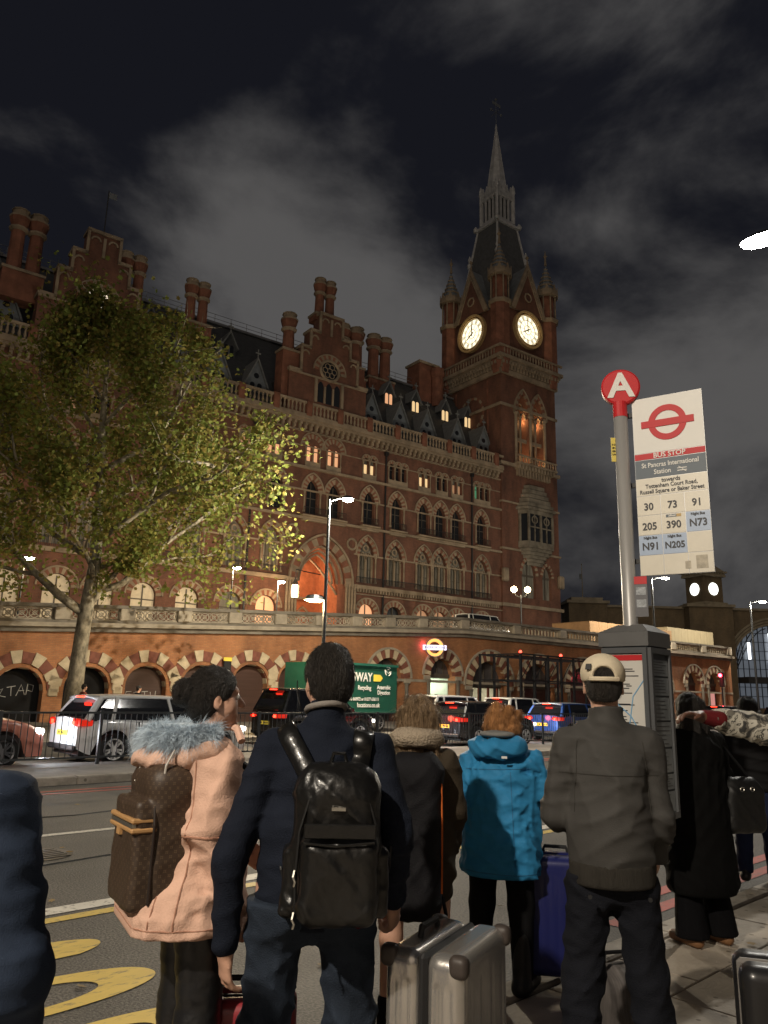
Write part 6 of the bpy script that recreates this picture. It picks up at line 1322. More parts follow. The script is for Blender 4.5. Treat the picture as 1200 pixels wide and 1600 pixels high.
        f.cap(s.hd(0, .09, .025), s.hd(0, .113, -.015), .009 * k, .014 * k, .012); f.cap(s.hd(-.02, .084, -.055), s.hd(.02, .084, -.055), .009 * k, .009 * k, .01); f.cap(s.hd(-.035, .078, .04), s.hd(.035, .078, .04), .013 * k, .013 * k, .015)
        for sx in (-1, 1):
            f.ell(s.hd(sx * .032, .095, .018), (.016 * k, .012 * k, .011 * k), .008, R, sub=True); f.ell(s.hd(sx * .077, -.004, -.002), (.010 * k, .020 * k, .033 * k), .008, R @ rotz(sx * -.35)); f.ell(s.hd(sx * .086, .004, .002), (.006 * k, .010 * k, .018 * k), .004, R, sub=True)
            f.ell(s.hd(sx * .045, .05, -.02), (.022 * k, .025 * k, .03 * k), .03, R)
        o = f.mesh('body', s.skin, s.root)
        if face:
            for sx in (-1, 1):
                q = MB(); q.smooth = True; q.lathe([(.001, -.011), (.008, -.008), (.011, 0), (.008, .008), (.001, .011)], n=10); q.build('eye', mat('eye_white', (.6, .58, .55), .2, var=0), s.root, tuple(s.hd(sx * .032, .083, .018)))
        return o
    def hair(s, m, extra=None, line=.02, puff=.012, h=.006, noise=.006, nape=-.055, seed=1, ns=5000, L=(.02, .05), flow=(0, -.25, -1), lift=.18, curl=.25):
        c = s.J['head']; f = Field(c - .24, c + .24, h); R = s.headR(); k = s.k; p = puff
        f.ell(s.hd(0, -.012, .04), ((.074 + p) * k, (.092 + p) * k, (.092 + p) * k), .01, R); f.ell(s.hd(0, -.045, -.005), ((.066 + p * .7) * k, (.062 + p * .6) * k, .085 * k), .02, R)
        f.ell(s.hd(0, .125, -.015), (.12 * k, .085 * k, .085 * k), .02, R, sub=True)
        for sx in (-1, 1): f.ell(s.hd(sx * .085, .035, -.03), (.03 * k, .04 * k, .035 * k), .015, R, sub=True); f.ell(s.hd(sx * .09, .0, -.01), (.02 * k, .022 * k, .034 * k), .01, R, sub=True)
        n = R @ V3(0, .25, -1); f.clip(n, n @ s.hd(0, -.06, nape) / np.linalg.norm(n))
        if extra: extra(f, s)
        f.disp(wrinkles(seed, noise, 55, 55, 14, 9)); o = f.mesh('hair', m, s.root, relax=1)
        if ns: st = strands('hair_strands', o, m, ns, L, .0007, flow, seed, lift=lift, curl=curl, parent=o)
        return o
    def garment(s, name, m, build, h=.0085, pad=.2, folds=None, clips=(), relax=1, lo=None, hi=None):
        a, b = s.bounds(pad); 
        if lo is not None: a = np.array([x if y is None else y for x, y in zip(a, lo)], float)
        if hi is not None: b = np.array([x if y is None else y for x, y in zip(b, hi)], float)
        f = Field(a, b, h); build(f)
        for w in (folds or ()): f.disp(w)
        for n, d in clips:
            if callable(n): X, Y, Z = f.grid((slice(None),) * 3); f.F = np.maximum(f.F, n(X, Y, Z).astype(np.float32))
            else: f.clip(n, d)
        return f.mesh(name, m, s.root, relax=relax)
    def shoes(s, m, r=.043, name='shoe', up=.1):
        for n in 'LR':
            a, t_ = s.J['an' + n], s.J['to' + n]; f = Field(np.minimum(a, t_) - .16, np.maximum(a, t_) + V3(.16, .16, .2 + up), .009)
            f.cap(V3(a[0], a[1] - .05, .035), V3(t_[0], t_[1], .03), r, r * .85, .02); f.cap(V3(a[0], a[1] - .02, .05), a + V3(0, 0, up), r * 1.05, r * 1.0, .02); f.clip((0, 0, -1), 0.0); f.clip((0, 0, 1), a[2] + up + .02); f.mesh(name, m, s.root)
PVZ = .102
# ---------------------------------------------------------------- man in navy top with the black leather backpack
NAVY = fabric('navy_jersey', (.010, .013, .022)); JEAN = fabric('dark_denim', (.022, .030, .045), var=.3); BLKF = fabric('black_fabric', (.008, .008, .009))
m1 = Person('p', 'broad man in navy top and dark jeans, seen from behind in the middle', (-.205, 2.76, PVZ), math.radians(3), H=1.665, sw=.178, belly=.02, head_yaw=.35, lean=(.02, .02), tw=.93)
J = m1.J; J['elL'] = V3(-.272, -.05, 1.0); J['wrL'] = V3(-.272, -.01, .715); J['elR'] = V3(.275, -.05, 1.07); J['wrR'] = V3(.272, .06, .845)
for sd, n in ((-1, 'L'), (1, 'R')): J['hp' + n] = V3(sd * .11, 0, .9); J['kn' + n] = V3(sd * .135, .02, .49); J['an' + n] = V3(sd * .155, -.02, .09); J['to' + n] = V3(sd * .18, .15, .03)
m1.hands['L'] = dict(curl=.55, pn=(.8, .5, 0), thumb=-1, dir=(.05, .12, -1)); m1.hands['R'] = dict(curl=1.25, pn=(-.5, .5, -.4), dir=(.1, .45, -.9), thumb=1)
m1.body(.0075)
m1.hair(H_DBR, puff=.016, nape=-.062, noise=.003, seed=3, ns=9000, L=(.008, .018))
def top1(f):
    m1.torso(f, .004, .05)
    f.cap(J['pel'] + V3(0, 0, -.08), J['wst'], .140, .132, .04, asp=1.28)
    for n in 'LR': m1.arm(f, n, (.060, .050, .041), .002, .022, .96, .003)
    f.cap(J['nek'] + V3(0, -.015, -.03), J['nek'] + V3(0, -.005, .035), .073, .066, .03)
jmp = m1.garment('jumper', NAVY, top1, folds=[folds(2, .007), folds(5, .006, 'bunch', (50, 95))], clips=[(lambda X, Y, Z: np.minimum(.79 - Z, .205 - np.abs(X) + 0 * Y + 0 * Z), 0), ((-.1, .25, 1), 1.447)])
q = MB(); q.smooth = True; q.path([(J['nek'][0] + .066 * math.cos(t), J['nek'][1] - .004 + .068 * math.sin(t), 1.468 + .1 * .066 * math.cos(t) - .25 * .068 * math.sin(t)) for t in [i * math.pi / 12 for i in range(24)]], .011, 8, True); q.build('shirt_collar', fabric('grey_collar', (.22, .20, .18)), m1.root)
def jeans1(f):
    for n in 'LR': m1.leg(f, n, (.102, .08, .07), .0, .04, 1.0)
    f.cap(J['pel'] + V3(0, -.005, -.06), J['pel'] + V3(0, 0, .03), .128, .124, .05, asp=1.28); f.ell(V3(-.085, -.05, .87), (.1, .1, .12), .05); f.ell(V3(.085, -.05, .87), (.1, .1, .12), .05)
m1.garment('jeans', JEAN, jeans1, folds=[folds(7, .009, 'diag', (35, 70)), folds(8, .006, 'drape', (40, 70))], clips=[((0, 0, -1), -.07), ((0, 0, 1), .87)], hi=(None, None, 1.1))
m1.shoes(mat('black_leather_shoe', (.012, .011, .01), .4, var=.1))
q = MB(); q.lathe([(.034, -.012), (.037, 0), (.034, .012)], n=16); q.build('watch', mat('steel_watch', (.5, .5, .5), .25, metal=.9, var=0), m1.root, tuple(J['wrR'] + V3(0, -.005, .015)))
q = MB(); q.path([(-.085, .03, 1.56), (-.082, -.01, 1.52), (-.07, -.02, 1.48), (-.06, .0, 1.44)], .0022, 5); q.build('earphone_cable', mat('cable_black', (.01, .01, .01), .5, var=0), m1.root)
q = MB(); q.box(-.2, -.13, -.15, -.125, .82, .875, bev=.01); q.build('wine_shirt_hem', fabric('wine_red_shirt', (.12, .02, .03)), m1.root, (.0, -.02, -.005), (0, .35, 0))
# black leather backpack
LEA = mat('black_leather', (.006, .0058, .0055), .34, var=.2, vs=5, bump=.12, bs=45, spec=.45, coat=.12)
ZIP = mat('zip_metal', (.45, .43, .38), .35, metal=.9, var=0)
bp = empty('leather_backpack', (-.125, 2.60, .955), math.radians(3), 'glossy black leather backpack on the back of the man in navy', 'backpack')
f = Field((-.24, -.26, -.04), (.24, .16, .62), .0065)
f.box((0, -.02, .24), (.162, .085, .245), .07, .02); f.cap((-.06, -.02, .44), (.06, -.02, .44), .095, .095, .03); f.box((.012, -.10, .135), (.14, .06, .145), .045, .02); f.box((.012, -.075, .33), (.125, .05, .12), .045, .03); f.ell((0, -.085, .43), (.10, .04, .06), .03)
f.box((-.165, -.01, .12), (.03, .06, .12), .025, .02); f.box((.165, -.01, .12), (.03, .06, .12), .025, .02); f.disp(folds(12, .006, 'diag', (30, 60))); f.disp(wrinkles(13, .002, 60, 60, 60)); f.clip((0, 0, -1), .03)
f.mesh('bag_body', LEA, bp)
q = MB(); q.path([(-.135, -.118, .02), (-.14, -.115, .15), (-.132, -.112, .30), (-.10, -.112, .415), (-.03, -.112, .47), (.05, -.112, .468), (.11, -.112, .42), (.14, -.11, .33)], .006, 6); q.build('main_zip', mat('zip_tape', (.006, .006, .006), .5, var=0), bp)
q = MB(); q.path([(-.115, -.16, .27), (-.0, -.166, .262), (.135, -.16, .275)], .0045, 6); q.build('pocket_seam', LEA, bp); q = MB(); q.box(-.115, .14, -.168, -.158, .285, .335, bev=.004); q.build('pocket_flap', LEA, bp)
q = MB(); q.box(-.02, .03, -.137, -.128, .375, .387); q.build('badge', ZIP, bp)
for x, z in ((-.14, .04), (-.143, .175)): q = MB(); q.path([(x, -.13, z), (x - .004, -.14, z - .02), (x + .004, -.142, z - .035), (x, -.14, z - .05)], .0045, 5); q.build('zip_pull', ZIP, bp)
for sx in (-1, 1):
    st = ribbon('shoulder_strap', jmp, [(sx * .06 + .06, 0, 1.22), (sx * .10 + .045, 0, 1.31), (sx * .135 + .02, 0, 1.40), (sx * .138 + .02, 0, 1.435)], .036, .012, LEA); st.parent = bp; st.matrix_parent_inverse = (Matrix.Translation((-.125, 2.60, .955)) @ Matrix.Rotation(math.radians(3), 4, 'Z') @ Matrix.Scale(.85, 4)).inverted() @ (Matrix.Translation((-.205, 2.76, PVZ)) @ Matrix.Rotation(math.radians(3), 4, 'Z'))
    q = MB(); q.path([(sx * .16, .02, .03), (sx * .2, .05, .14), (sx * .215, .10, .24)], .006, 6); q.build('lower_strap', LEA, bp)
q = MB(); q.path([(-.03, -.02, .53), (-.02, -.03, .565), (.02, -.03, .565), (.03, -.02, .53)], .008, 6); q.build('carry_loop', LEA, bp)
# ---------------------------------------------------------------- woman in the pink parka
PINK = fabric('pink_cotton', (.64, .41, .31), var=.10, bump=.25, bs=160); FUR = mat('blue_grey_fur', (.34, .44, .54), .8, var=.3, vs=18, col2=(.55, .64, .72))
w1 = Person('p', 'woman in a pink parka with blue-grey fur hood and dark hair bun', (-.632, 2.95, PVZ), math.radians(-62), H=1.525, sw=.165, fem=True, head_yaw=-.10, head_pitch=.02)
J = w1.J; J['elL'] = V3(-.24, .03, 1.05); J['wrL'] = V3(-.2, .18, .93); J['elR'] = V3(.215, -.03, 1.02); J['wrR'] = V3(.20, .06, .80)
w1.body(.008)
def bun(f, s): f.ell(s.hd(0, -.125, .035), (.05, .042, .052), .012, s.headR())
w1.hair(H_BLK, bun, puff=.012, nape=-.085, noise=.003, seed=9, L=(.012, .03), lift=.05, curl=.1, flow=lambda P: np.array(w1.hd(0, -.12, .04))[None] - P)
q = MB(); q.path([tuple(w1.hd(.042 * math.cos(t), -.098, .037 + .042 * math.sin(t))) for t in [i * math.pi / 6 for i in range(12)]], .006, 6, True); q.build('hair_band', mat('hair_band', (.05, .05, .06), .6, var=0), w1.root)
def parka(f):
    w1.torso(f, .035, .045); f.cap(V3(0, -.05, .75), J['wst'] + V3(0, -.01, 0), .235, .15, .06, asp=1.12)
    for n in 'LR': w1.arm(f, n, (.072, .062, .052), .006, .025, 1.0)
pk = w1.garment('parka', PINK, parka, folds=[folds(21, .011, 'diag', (30, 62), 7), folds(22, .008, 'drape', (45, 80)), folds(26, .006, 'bunch', (60, 100))], clips=[((0, 0, -1), -.715), ((0, 0, 1), 1.345)])
def hoodf(f):
    for i in range(9):
        a = math.pi * (.02 + .96 * i / 8); f.ell(V3(.165 * math.cos(a), -.01 - .13 * math.sin(a), 1.275 - .04 * math.sin(a)), (.06, .06, .04), .04)
    f.ell(V3(0, -.16, 1.235), (.13, .09, .045), .05)
w1.garment('hood', PINK, hoodf, folds=[folds(23, .010, 'diag', (50, 90))], lo=(-.34, -.4, 1.1), hi=(.34, .2, 1.5))
SEAMP = mat('pink_seam', (.42, .22, .15), .8, var=0)
cd_ = tuple(rotz(math.radians(62)) @ V3(.21, .98, 0))
for x0_, x1_ in ((.05, .06), (.16, .18)): seam('seam', pk, [(x0_, -.05, 1.27), (x0_ + .01, -.06, 1.0), (x1_, -.08, .73)], SEAMP, .0025, cd_)
seam('hem_stitch', pk, [(-.3, -.12, .745), (.3, .02, .745)], SEAMP, .002, cd_, n=30); seam('waist_seam', pk, [(-.2, -.12, 1.02), (.3, .02, 1.01)], SEAMP, .003, cd_, n=30)
# fur trim: strands
rng2 = np.random.default_rng(11); NF = 34000; a = rng2.uniform(-.05, math.pi + .05, NF); tube_a = rng2.uniform(0, 2 * math.pi, NF)
ra, rb = .165, .165; base = np.stack([ra * np.cos(a), -.02 - rb * np.sin(a), 1.312 - .02 * np.sin(a)], 1); ndir = np.stack([np.cos(a), -np.sin(a), np.zeros(NF)], 1)
off = ndir * np.cos(tube_a)[:, None] + np.array([[0, 0, 1.0]]) * np.sin(tube_a)[:, None]; p0 = base + off * .034; dirv = off * .45 + ndir * .4 + rng2.normal(0, .3, (NF, 3)) + np.array([0, 0, -.25]); dirv /= np.linalg.norm(dirv, axis=1)[:, None]
clump = (np.sin(a * 46) + np.sin(a * 17 + 2 * tube_a) + .6 * np.sin(a * 91))[:, None] * np.array([[.25, .2, .2]]); dirv = dirv + clump; L_ = (rng2.uniform(.012, .045, NF) * (1 + .5 * np.sin(a * 9) * np.sin(a * 23 + 1)))[:, None]; mid = p0 + dirv * L_ * .55; tip = mid + (dirv + np.array([0, 0, -.5])) * L_ * .45; sdv = np.cross(dirv, rng2.normal(0, 1, (NF, 3))); sdv /= np.linalg.norm(sdv, axis=1)[:, None]; sdv *= .0005
Vf = np.stack([p0 - sdv, p0 + sdv, mid + sdv * .8, mid - sdv * .8, tip], 1).reshape(-1, 3); b5 = (np.arange(NF) * 5)[:, None]
mef = np_mesh('fur_trim', Vf, np.concatenate([b5 + np.array([[0, 1, 2]]), b5 + np.array([[0, 2, 3]]), b5 + np.array([[3, 2, 4]])])); mef.materials.append(FUR); link('fur_trim', mef, w1.root, kind='stuff')
f = Field((-.36, -.4, 1.16), (.36, .14, 1.46), .009)
for i in range(14):
    t0, t1 = math.pi * i / 14, math.pi * (i + 1) / 14; f.cap((ra * math.cos(t0), -.02 - rb * math.sin(t0), 1.312 - .02 * math.sin(t0)), (ra * math.cos(t1), -.02 - rb * math.sin(t1), 1.312 - .02 * math.sin(t1)), .030, k=.01)
f.ell((0, -.08, 1.31), (.16, .13, .035), .03)
f.disp(wrinkles(24, .01, 30, 30, 30)); f.mesh('fur_lining', FUR, w1.root)
q = MB(); q.path([(.09, .10, 1.29), (.05, .095, 1.33), (-.02, .085, 1.34)], .014, 8); q.build('collar_edge', PINK, w1.root); q = MB(); q.path([(.17, -.15, 1.27), (.173, -.175, 1.22), (.172, -.18, 1.15)], .004, 6); q.build('drawstring', mat('pale_cord', (.5, .47, .42), .7, var=0), w1.root)
def leg1(f):
    for n in 'LR': w1.leg(f, n, (.095, .068, .052), .0, .03)
    f.cap(J['pel'] + V3(0, 0, -.06), J['pel'], .12, .12, .04, asp=1.3)
w1.garment('leather_leggings', mat('black_legging', (.010, .010, .011), .38, var=.2, vs=6, bump=.3, bs=20, spec=.5), leg1, folds=[folds(25, .003, 'bunch', (60, 110))], clips=[((0, 0, -1), -.06), ((0, 0, 1), .95)], hi=(None, None, 1.0)); w1.shoes(mat('black_leather_shoe', (.012, .011, .01), .4))
# her monogrammed brown backpack
def monogram():
    m = mat('brown_monogram_canvas', (.050, .032, .021), .5, var=.1, vs=4, spec=.4, bump=.12, bs=300)
    t = m.node_tree; b = t.nodes['Principled BSDF']; old = b.inputs['Base Color'].links[0].from_socket; tc_ = [x for x in t.nodes if x.type == 'TEX_COORD'][0]
    sp = t.nodes.new('ShaderNodeSeparateXYZ'); t.links.new(tc_.outputs['Object'], sp.inputs[0])
    def M_(op, a, b_=None):
        n = t.nodes.new('ShaderNodeMath'); n.operation = op
        for i, v_ in enumerate((a, b_)):
            if v_ is None: continue
            if isinstance(v_, (int, float)): n.inputs[i].default_value = v_
            else: t.links.new(v_, n.inputs[i])
        return n.outputs[0]
    h = M_('ADD', M_('MULTIPLY', sp.outputs[0], 30.0), M_('MULTIPLY', sp.outputs[1], 30.0)); z = M_('MULTIPLY', sp.outputs[2], 30.0)
    u = M_('ADD', h, z); w = M_('SUBTRACT', z, h); fu = M_('ABSOLUTE', M_('SUBTRACT', M_('FRACT', u), .5)); fw = M_('ABSOLUTE', M_('SUBTRACT', M_('FRACT', w), .5))
    r2 = M_('ADD', M_('MULTIPLY', fu, fu), M_('MULTIPLY', fw, fw)); petal = M_('MULTIPLY', M_('LESS_THAN', M_('MULTIPLY', fu, fw), .012), M_('LESS_THAN', r2, .085)); rg = M_('MULTIPLY', M_('GREATER_THAN', r2, .012), petal)
    mx_ = t.nodes.new('ShaderNodeMix'); mx_.data_type = 'RGBA'; t.links.new(M_('MULTIPLY', rg, .75), mx_.inputs[0]); t.links.new(old, mx_.inputs[6]); mx_.inputs[7].default_value = (.13, .09, .055, 1); t.links.new(mx_.outputs[2], b.inputs['Base Color']); return m
MONO = monogram(); TANL = mat('tan_leather', (.42, .24, .10), .5, var=.12, vs=8)
b2 = empty('monogram_backpack', (-.735, 2.84, .93), math.radians(-56), 'brown monogrammed backpack with tan zip band on the pink parka', 'backpack')
f = Field((-.24, -.26, -.05), (.24, .22, .60), .0065); f.box((0, 0, .25), (.15, .10, .25), .05, .02); f.cap((-.06, 0, .43), (.06, 0, .43), .10, .10, .05); f.box((0, -.10, .19), (.138, .055, .20), .03, .012); f.disp(folds(31, .005, 'diag', (30, 55))); f.clip((0, 0, -1), .03); f.mesh('bag_body', MONO, b2)
for z0, z1 in ((.305, .325), (.27, .290)):
    q = MB(); q.box(-.139, .139, -.166, -.05, z0, z1, bev=.006); q.build('tan_band', TANL, b2)
q = MB(); q.box(-.128, .128, -.164, -.06, .291, .304); q.build('pocket_zip', ZIP, b2); q = MB(); q.prism([(-.04, .25), (.0, .25), (.0, .275), (-.04, .275)], -.166, -.155); q.build('tan_tab', TANL, b2)
q = MB(); q.path([(-.145, -.085, .02), (-.148, -.085, .30), (-.12, -.085, .44), (-.05, -.085, .50), (.05, -.085, .50), (.12, -.085, .44), (.148, -.085, .30), (.146, -.085, .02)], .006, 6); q.build('piping', mat('dark_piping', (.02, .013, .01), .5, var=0), b2)
q = MB(); q.path([(-.05, -.09, .505), (-.05, -.1, .47), (-.045, -.11, .44)], .005, 6); q.build('zip_pull', ZIP, b2)
for sx in (-1, 1): q = MB(); q.path([(sx * .09, .10, .48), (sx * .13, .2, .54), (sx * .15, .30, .48), (sx * .15, .36, .32), (sx * .16, .26, .12), (sx * .14, .10, .04)], .016, 8); q.build('shoulder_strap', mat('black_webbing', (.012, .011, .010), .7, var=0), b2)
# ---------------------------------------------------------------- person cut off by the left edge
m3 = Person('p', 'person in a dark navy jacket cut off by the left edge', (-.95, 1.72, PVZ), math.radians(-20), H=1.59, sw=.19, head_yaw=.3)
J = m3.J; J['elR'] = V3(.29, -.02, .99); J['wrR'] = V3(.18, .12, .78); m3.body(.01); m3.hair(H_BLK, h=.008)
def jk3(f):
    m3.torso(f, .03, .05)
    for n in 'LR': m3.arm(f, n, (.08, .074, .058), .004, .03, 1.0)
    f.cap(J['nek'] + V3(0, -.01, -.03), J['nek'] + V3(0, 0, .03), .075, .07, .03)
m3.garment('jacket', fabric('navy_wool', (.022, .032, .055), var=.3, bump=.25, bs=400), jk3, folds=[folds(41, .009, 'diag', (30, 60)), folds(42, .006, 'bunch', (50, 90))], clips=[((0, 0, -1), -.74), ((0, 0, 1), 1.41)])
def tr3(f):
    for n in 'LR': m3.leg(f, n, (.105, .08, .07))
    f.cap(J['pel'] + V3(0, 0, -.08), J['pel'] + V3(0, 0, .02), .14, .14, .05, asp=1.35)
m3.garment('trousers', fabric('violet_blue_cotton', (.05, .055, .16)), tr3, folds=[folds(43, .007)], clips=[((0, 0, -1), -.07), ((0, 0, 1), .88)], hi=(None, None, 1.0)); m3.shoes(BLKF)

bp.scale = (.85,) * 3; b2.scale = (.90, .90, .86); w1.root.scale = (1.04,) * 3
# ---------------------------------------------------------------- woman with long brown hair and orange-piped backpack
def coat(p, f, d=.03, r=(.075, .066, .05), hem=None, fl=.17, fb=0.0, asp=1.25):
    p.torso(f, d, .045)
    if hem is not None: f.cap(V3(0, -.01, hem), p.J['wst'], fl, .118 + d + fb, .06, asp=asp)
    for n in 'LR': p.arm(f, n, r, .002, .025, 1.0)
    f.cap(p.J['nek'] + V3(0, -.012, -.03), p.J['nek'] + V3(0, 0, .025), .07, .064, .03)
def pants(p, f, r=(.10, .078, .066), d=0.0, tw=1.0):
    for n in 'LR': p.leg(f, n, r, d)
    f.cap(p.J['pel'] + V3(0, 0, -.07), p.J['pel'] + V3(0, 0, .02), .125 + d, .12 + d, .05, asp=1.35 * tw)
w4 = Person('p', 'woman with long brown hair, fleece hood and dark coat, fourth from left', (.19, 3.9, PVZ), math.radians(-8), H=1.50, sw=.14, fem=True, head_yaw=.15, tw=.85)
J = w4.J; J['elR'] = V3(.185, .0, 1.0); J['elL'] = V3(-.18, 0, 1.0); J['wrR'] = V3(.165, .12, .83); J['wrL'] = V3(-.16, .12, .83); w4.body(.0095)
def lng(f, s):
    for i in range(9):
        x = -.07 + .0175 * i; f.cap(s.hd(x * .9, -.06, .06), s.hd(x * 1.25, -.075 + .02 * math.cos(i), -.16 - .02 * math.sin(i * 2.1)), .03, .026, .02)
    for sx in (-1, 1): f.cap(s.hd(sx * .075, -.02, .05), s.hd(sx * .085, -.01, -.15), .026, .02, .02)
w4.hair(H_BRN, lng, puff=.016, nape=-.2, noise=.007, seed=14, ns=9000, L=(.05, .12), lift=.08, curl=.15)
w4.garment('coat', fabric('khaki_brown_coat', (.045, .035, .024)), lambda f: coat(w4, f, .022, (.062, .055, .045), hem=.66, fl=.145), folds=[folds(51, .008), folds(54, .006, 'bunch')], clips=[((0, 0, -1), -.60), ((0, 0, 1), 1.33)], h=.01)
def fl4(f):
    for i in range(10): a = math.pi * i / 9; f.ell(V3(.09 * math.cos(a), -.02 - .085 * math.sin(a), 1.315 + .012 * math.sin(a)), (.042, .045, .04), .03)
w4.garment('fleece_hood', fabric('pale_fleece', (.34, .28, .21), bump=.8, bs=90), fl4, folds=[wrinkles(52, .006, 30, 30, 30)], lo=(-.22, -.24, 1.18), hi=(.22, .14, 1.46))
w4.garment('tights', fabric('sheer_tights', (.07, .035, .025)), lambda f: pants(w4, f, (.08, .056, .04), -.01), clips=[((0, 0, -1), -.05), ((0, 0, 1), .85)], hi=(None, None, .9), h=.01); w4.shoes(BLKF)
b4 = empty('tall_backpack', (.175, 3.735, .66), math.radians(-8), 'tall dark backpack with orange piping below the fleece hood', 'backpack')
f = Field((-.24, -.2, -.05), (.24, .16, .82), .009); f.box((0, 0, .37), (.145, .085, .37), .075, .02); f.cap((-.06, 0, .64), (.06, 0, .64), .085, .085, .04); f.box((.0, -.06, .2), (.12, .05, .2), .05, .03); f.disp(folds(53, .007)); f.mesh('bag_body', fabric('charcoal_nylon', (.010, .010, .012), .6), b4)
ORG = fabric('orange_piping', (.55, .13, .03)); q = MB(); q.path([(-.14, -.02, .62), (-.10, -.03, .70), (0, -.03, .728), (.10, -.03, .70), (.143, -.03, .60), (.148, -.03, .4), (.148, -.03, .12)], .005, 6); q.build('piping', ORG, b4)
q = MB(); q.path([(.15, .0, .1), (.17, -.02, .03), (.165, -.03, -.02)], .01, 6); q.build('strap_end', BLKF, b4)
for sx in (-1, 1): q = MB(); q.path([(sx * .08, .07, .66), (sx * .12, .14, .70), (sx * .13, .24, .62), (sx * .14, .2, .3), (sx * .13, .08, .1)], .014, 6); q.build('shoulder_strap', BLKF, b4)
b4.scale = (.86, .9, .95)
# ---------------------------------------------------------------- woman in the blue jacket
BLUJ = fabric('bright_blue_shell', (.03, .20, .40), .6, var=.12, bump=.15, bs=160)
w5 = Person('p', 'ginger-haired woman in a bright blue rain jacket beside the suitcase', (.70, 4.62, PVZ), math.radians(-24), H=1.45, sw=.165, fem=True, head_yaw=-.5, head_pitch=-.35, lean=(.0, .04))
J = w5.J; J['elR'] = V3(.25, .06, 1.0); J['wrR'] = V3(.235, .28, .87); J['elL'] = V3(-.235, .0, .97); J['wrL'] = V3(-.19, .16, .85); w5.hands['R'] = dict(curl=1.2, pn=(-.6, 0, -.6), dir=(.1, .9, -.4)); w5.body(.0095)
def bob(f, s):
    r = np.random.default_rng(4)
    for i in range(46):
        a, b = r.uniform(-2.6, 2.6), r.uniform(-.06, .12); f.ell(s.hd(.088 * math.sin(a), -.012 - .098 * math.cos(a), b), (.022, .022, .024), .015)
w5.hair(H_GIN, bob, puff=.018, nape=-.08, noise=.006, seed=15, ns=7000, L=(.02, .05))
def jk5(f):
    coat(w5, f, .032, (.072, .064, .052), hem=.62, fl=.18); f.cap(J['nek'] + V3(0, .02, -.04), J['nek'] + V3(.0, .045, .07), .082, .088, .02)
rj = w5.garment('rain_jacket', BLUJ, jk5, folds=[folds(61, .010, 'diag', (35, 70), 7), folds(62, .008, 'drape', (45, 80)), folds(65, .006, 'bunch', (55, 95))], clips=[((0, 0, -1), -.57), ((0, -.3, 1), 1.325)], h=.009)
def hd5(f):
    for i in range(9): a = math.pi * (i + .3) / 9; f.ell(V3(.12 * math.cos(a), -.02 - .11 * math.sin(a), 1.265 - .03 * math.sin(a)), (.055, .055, .05), .035)
w5.garment('hood', BLUJ, hd5, folds=[folds(63, .010, 'diag', (50, 90))], lo=(-.24, -.26, 1.1), hi=(.24, .14, 1.42))
f = Field((-.2, -.2, 1.2), (.2, .1, 1.42), .008); f.ell((0, -.06, 1.315), (.10, .085, .022), .02); f.disp(wrinkles(64, .006, 30, 30, 30)); f.mesh('hood_lining', fabric('grey_lining', (.20, .20, .19)), w5.root)
SEAMB = mat('blue_seam', (.02, .11, .22), .7, var=0)
cv5 = tuple(rotz(math.radians(24)) @ V3(.15, .99, 0)); seam('yoke_seam', rj, [(-.2, 0, 1.12), (.2, 0, 1.14)], SEAMB, .002, cv5, n=24); seam('back_seam', rj, [(.06, 0, 1.12), (.08, 0, .62)], SEAMB, .002, cv5, n=30); seam('hem_stitch', rj, [(-.3, 0, .60), (.3, 0, .60)], SEAMB, .002, cv5, n=40)
w5.garment('trousers', BLKF, lambda f: pants(w5, f, (.095, .07, .055)), clips=[((0, 0, -1), -.05), ((0, 0, 1), .82)], hi=(None, None, .9), h=.01); w5.shoes(mat('black_boot', (.012, .012, .012), .5, var=.1), r=.05, name='boot', up=.22)
q = MB(); q.box(-.012, .018, -.004, .004, -.006, .006); q.build('white_emblem', SWH, w5.root, (.07, -.172, 1.20), (0, 0, .3))
# ---------------------------------------------------------------- man in the cream cap
m6 = Person('p', 'man in a cream baseball cap and dark grey jacket, seen from behind', (.935, 3.28, PVZ), math.radians(-6), H=1.685, sw=.155, head_yaw=-.12, tw=.86)
J = m6.J; J['elL'] = V3(-.205, .04, 1.07); J['wrL'] = V3(-.10, .26, 1.08); J['elR'] = V3(.188, -.01, 1.08); J['wrR'] = V3(.185, .13, .87)
for sd, n in ((-1, 'L'), (1, 'R')): J['hp' + n] = V3(sd * .085, 0, .88); J['kn' + n] = V3(sd * .12, .02, .49); J['an' + n] = V3(sd * .165, -.02, .09); J['to' + n] = V3(sd * .21, .13, .03)
m6.body(.0085); m6.hair(H_DBR, puff=.006, nape=-.055, noise=.002, seed=16, L=(.006, .014))
CAPM = fabric('cream_cotton_cap', (.60, .52, .38), var=.06, bump=.25)
R = m6.headR(); k_ = m6.k; f = Field(m6.J['head'] - .24, m6.J['head'] + .24, .005)
f.ell(m6.hd(0, -.006, .055), (.094 * k_, .112 * k_, .088 * k_), .01, R); f.cap(m6.hd(-.05, .12, .058), m6.hd(.05, .12, .058), .012, .012, .03); f.ell(m6.hd(0, .14, .058), (.08 * k_, .075 * k_, .010 * k_), .015, R)
nn = R @ V3(0, .0, -1.); f.clip(nn, nn @ m6.hd(0, 0, .022)); f.ell(m6.hd(0, -.125, .042), (.052 * k_, .05 * k_, .047 * k_), .004, R, sub=True); f.mesh('cap', CAPM, m6.root)
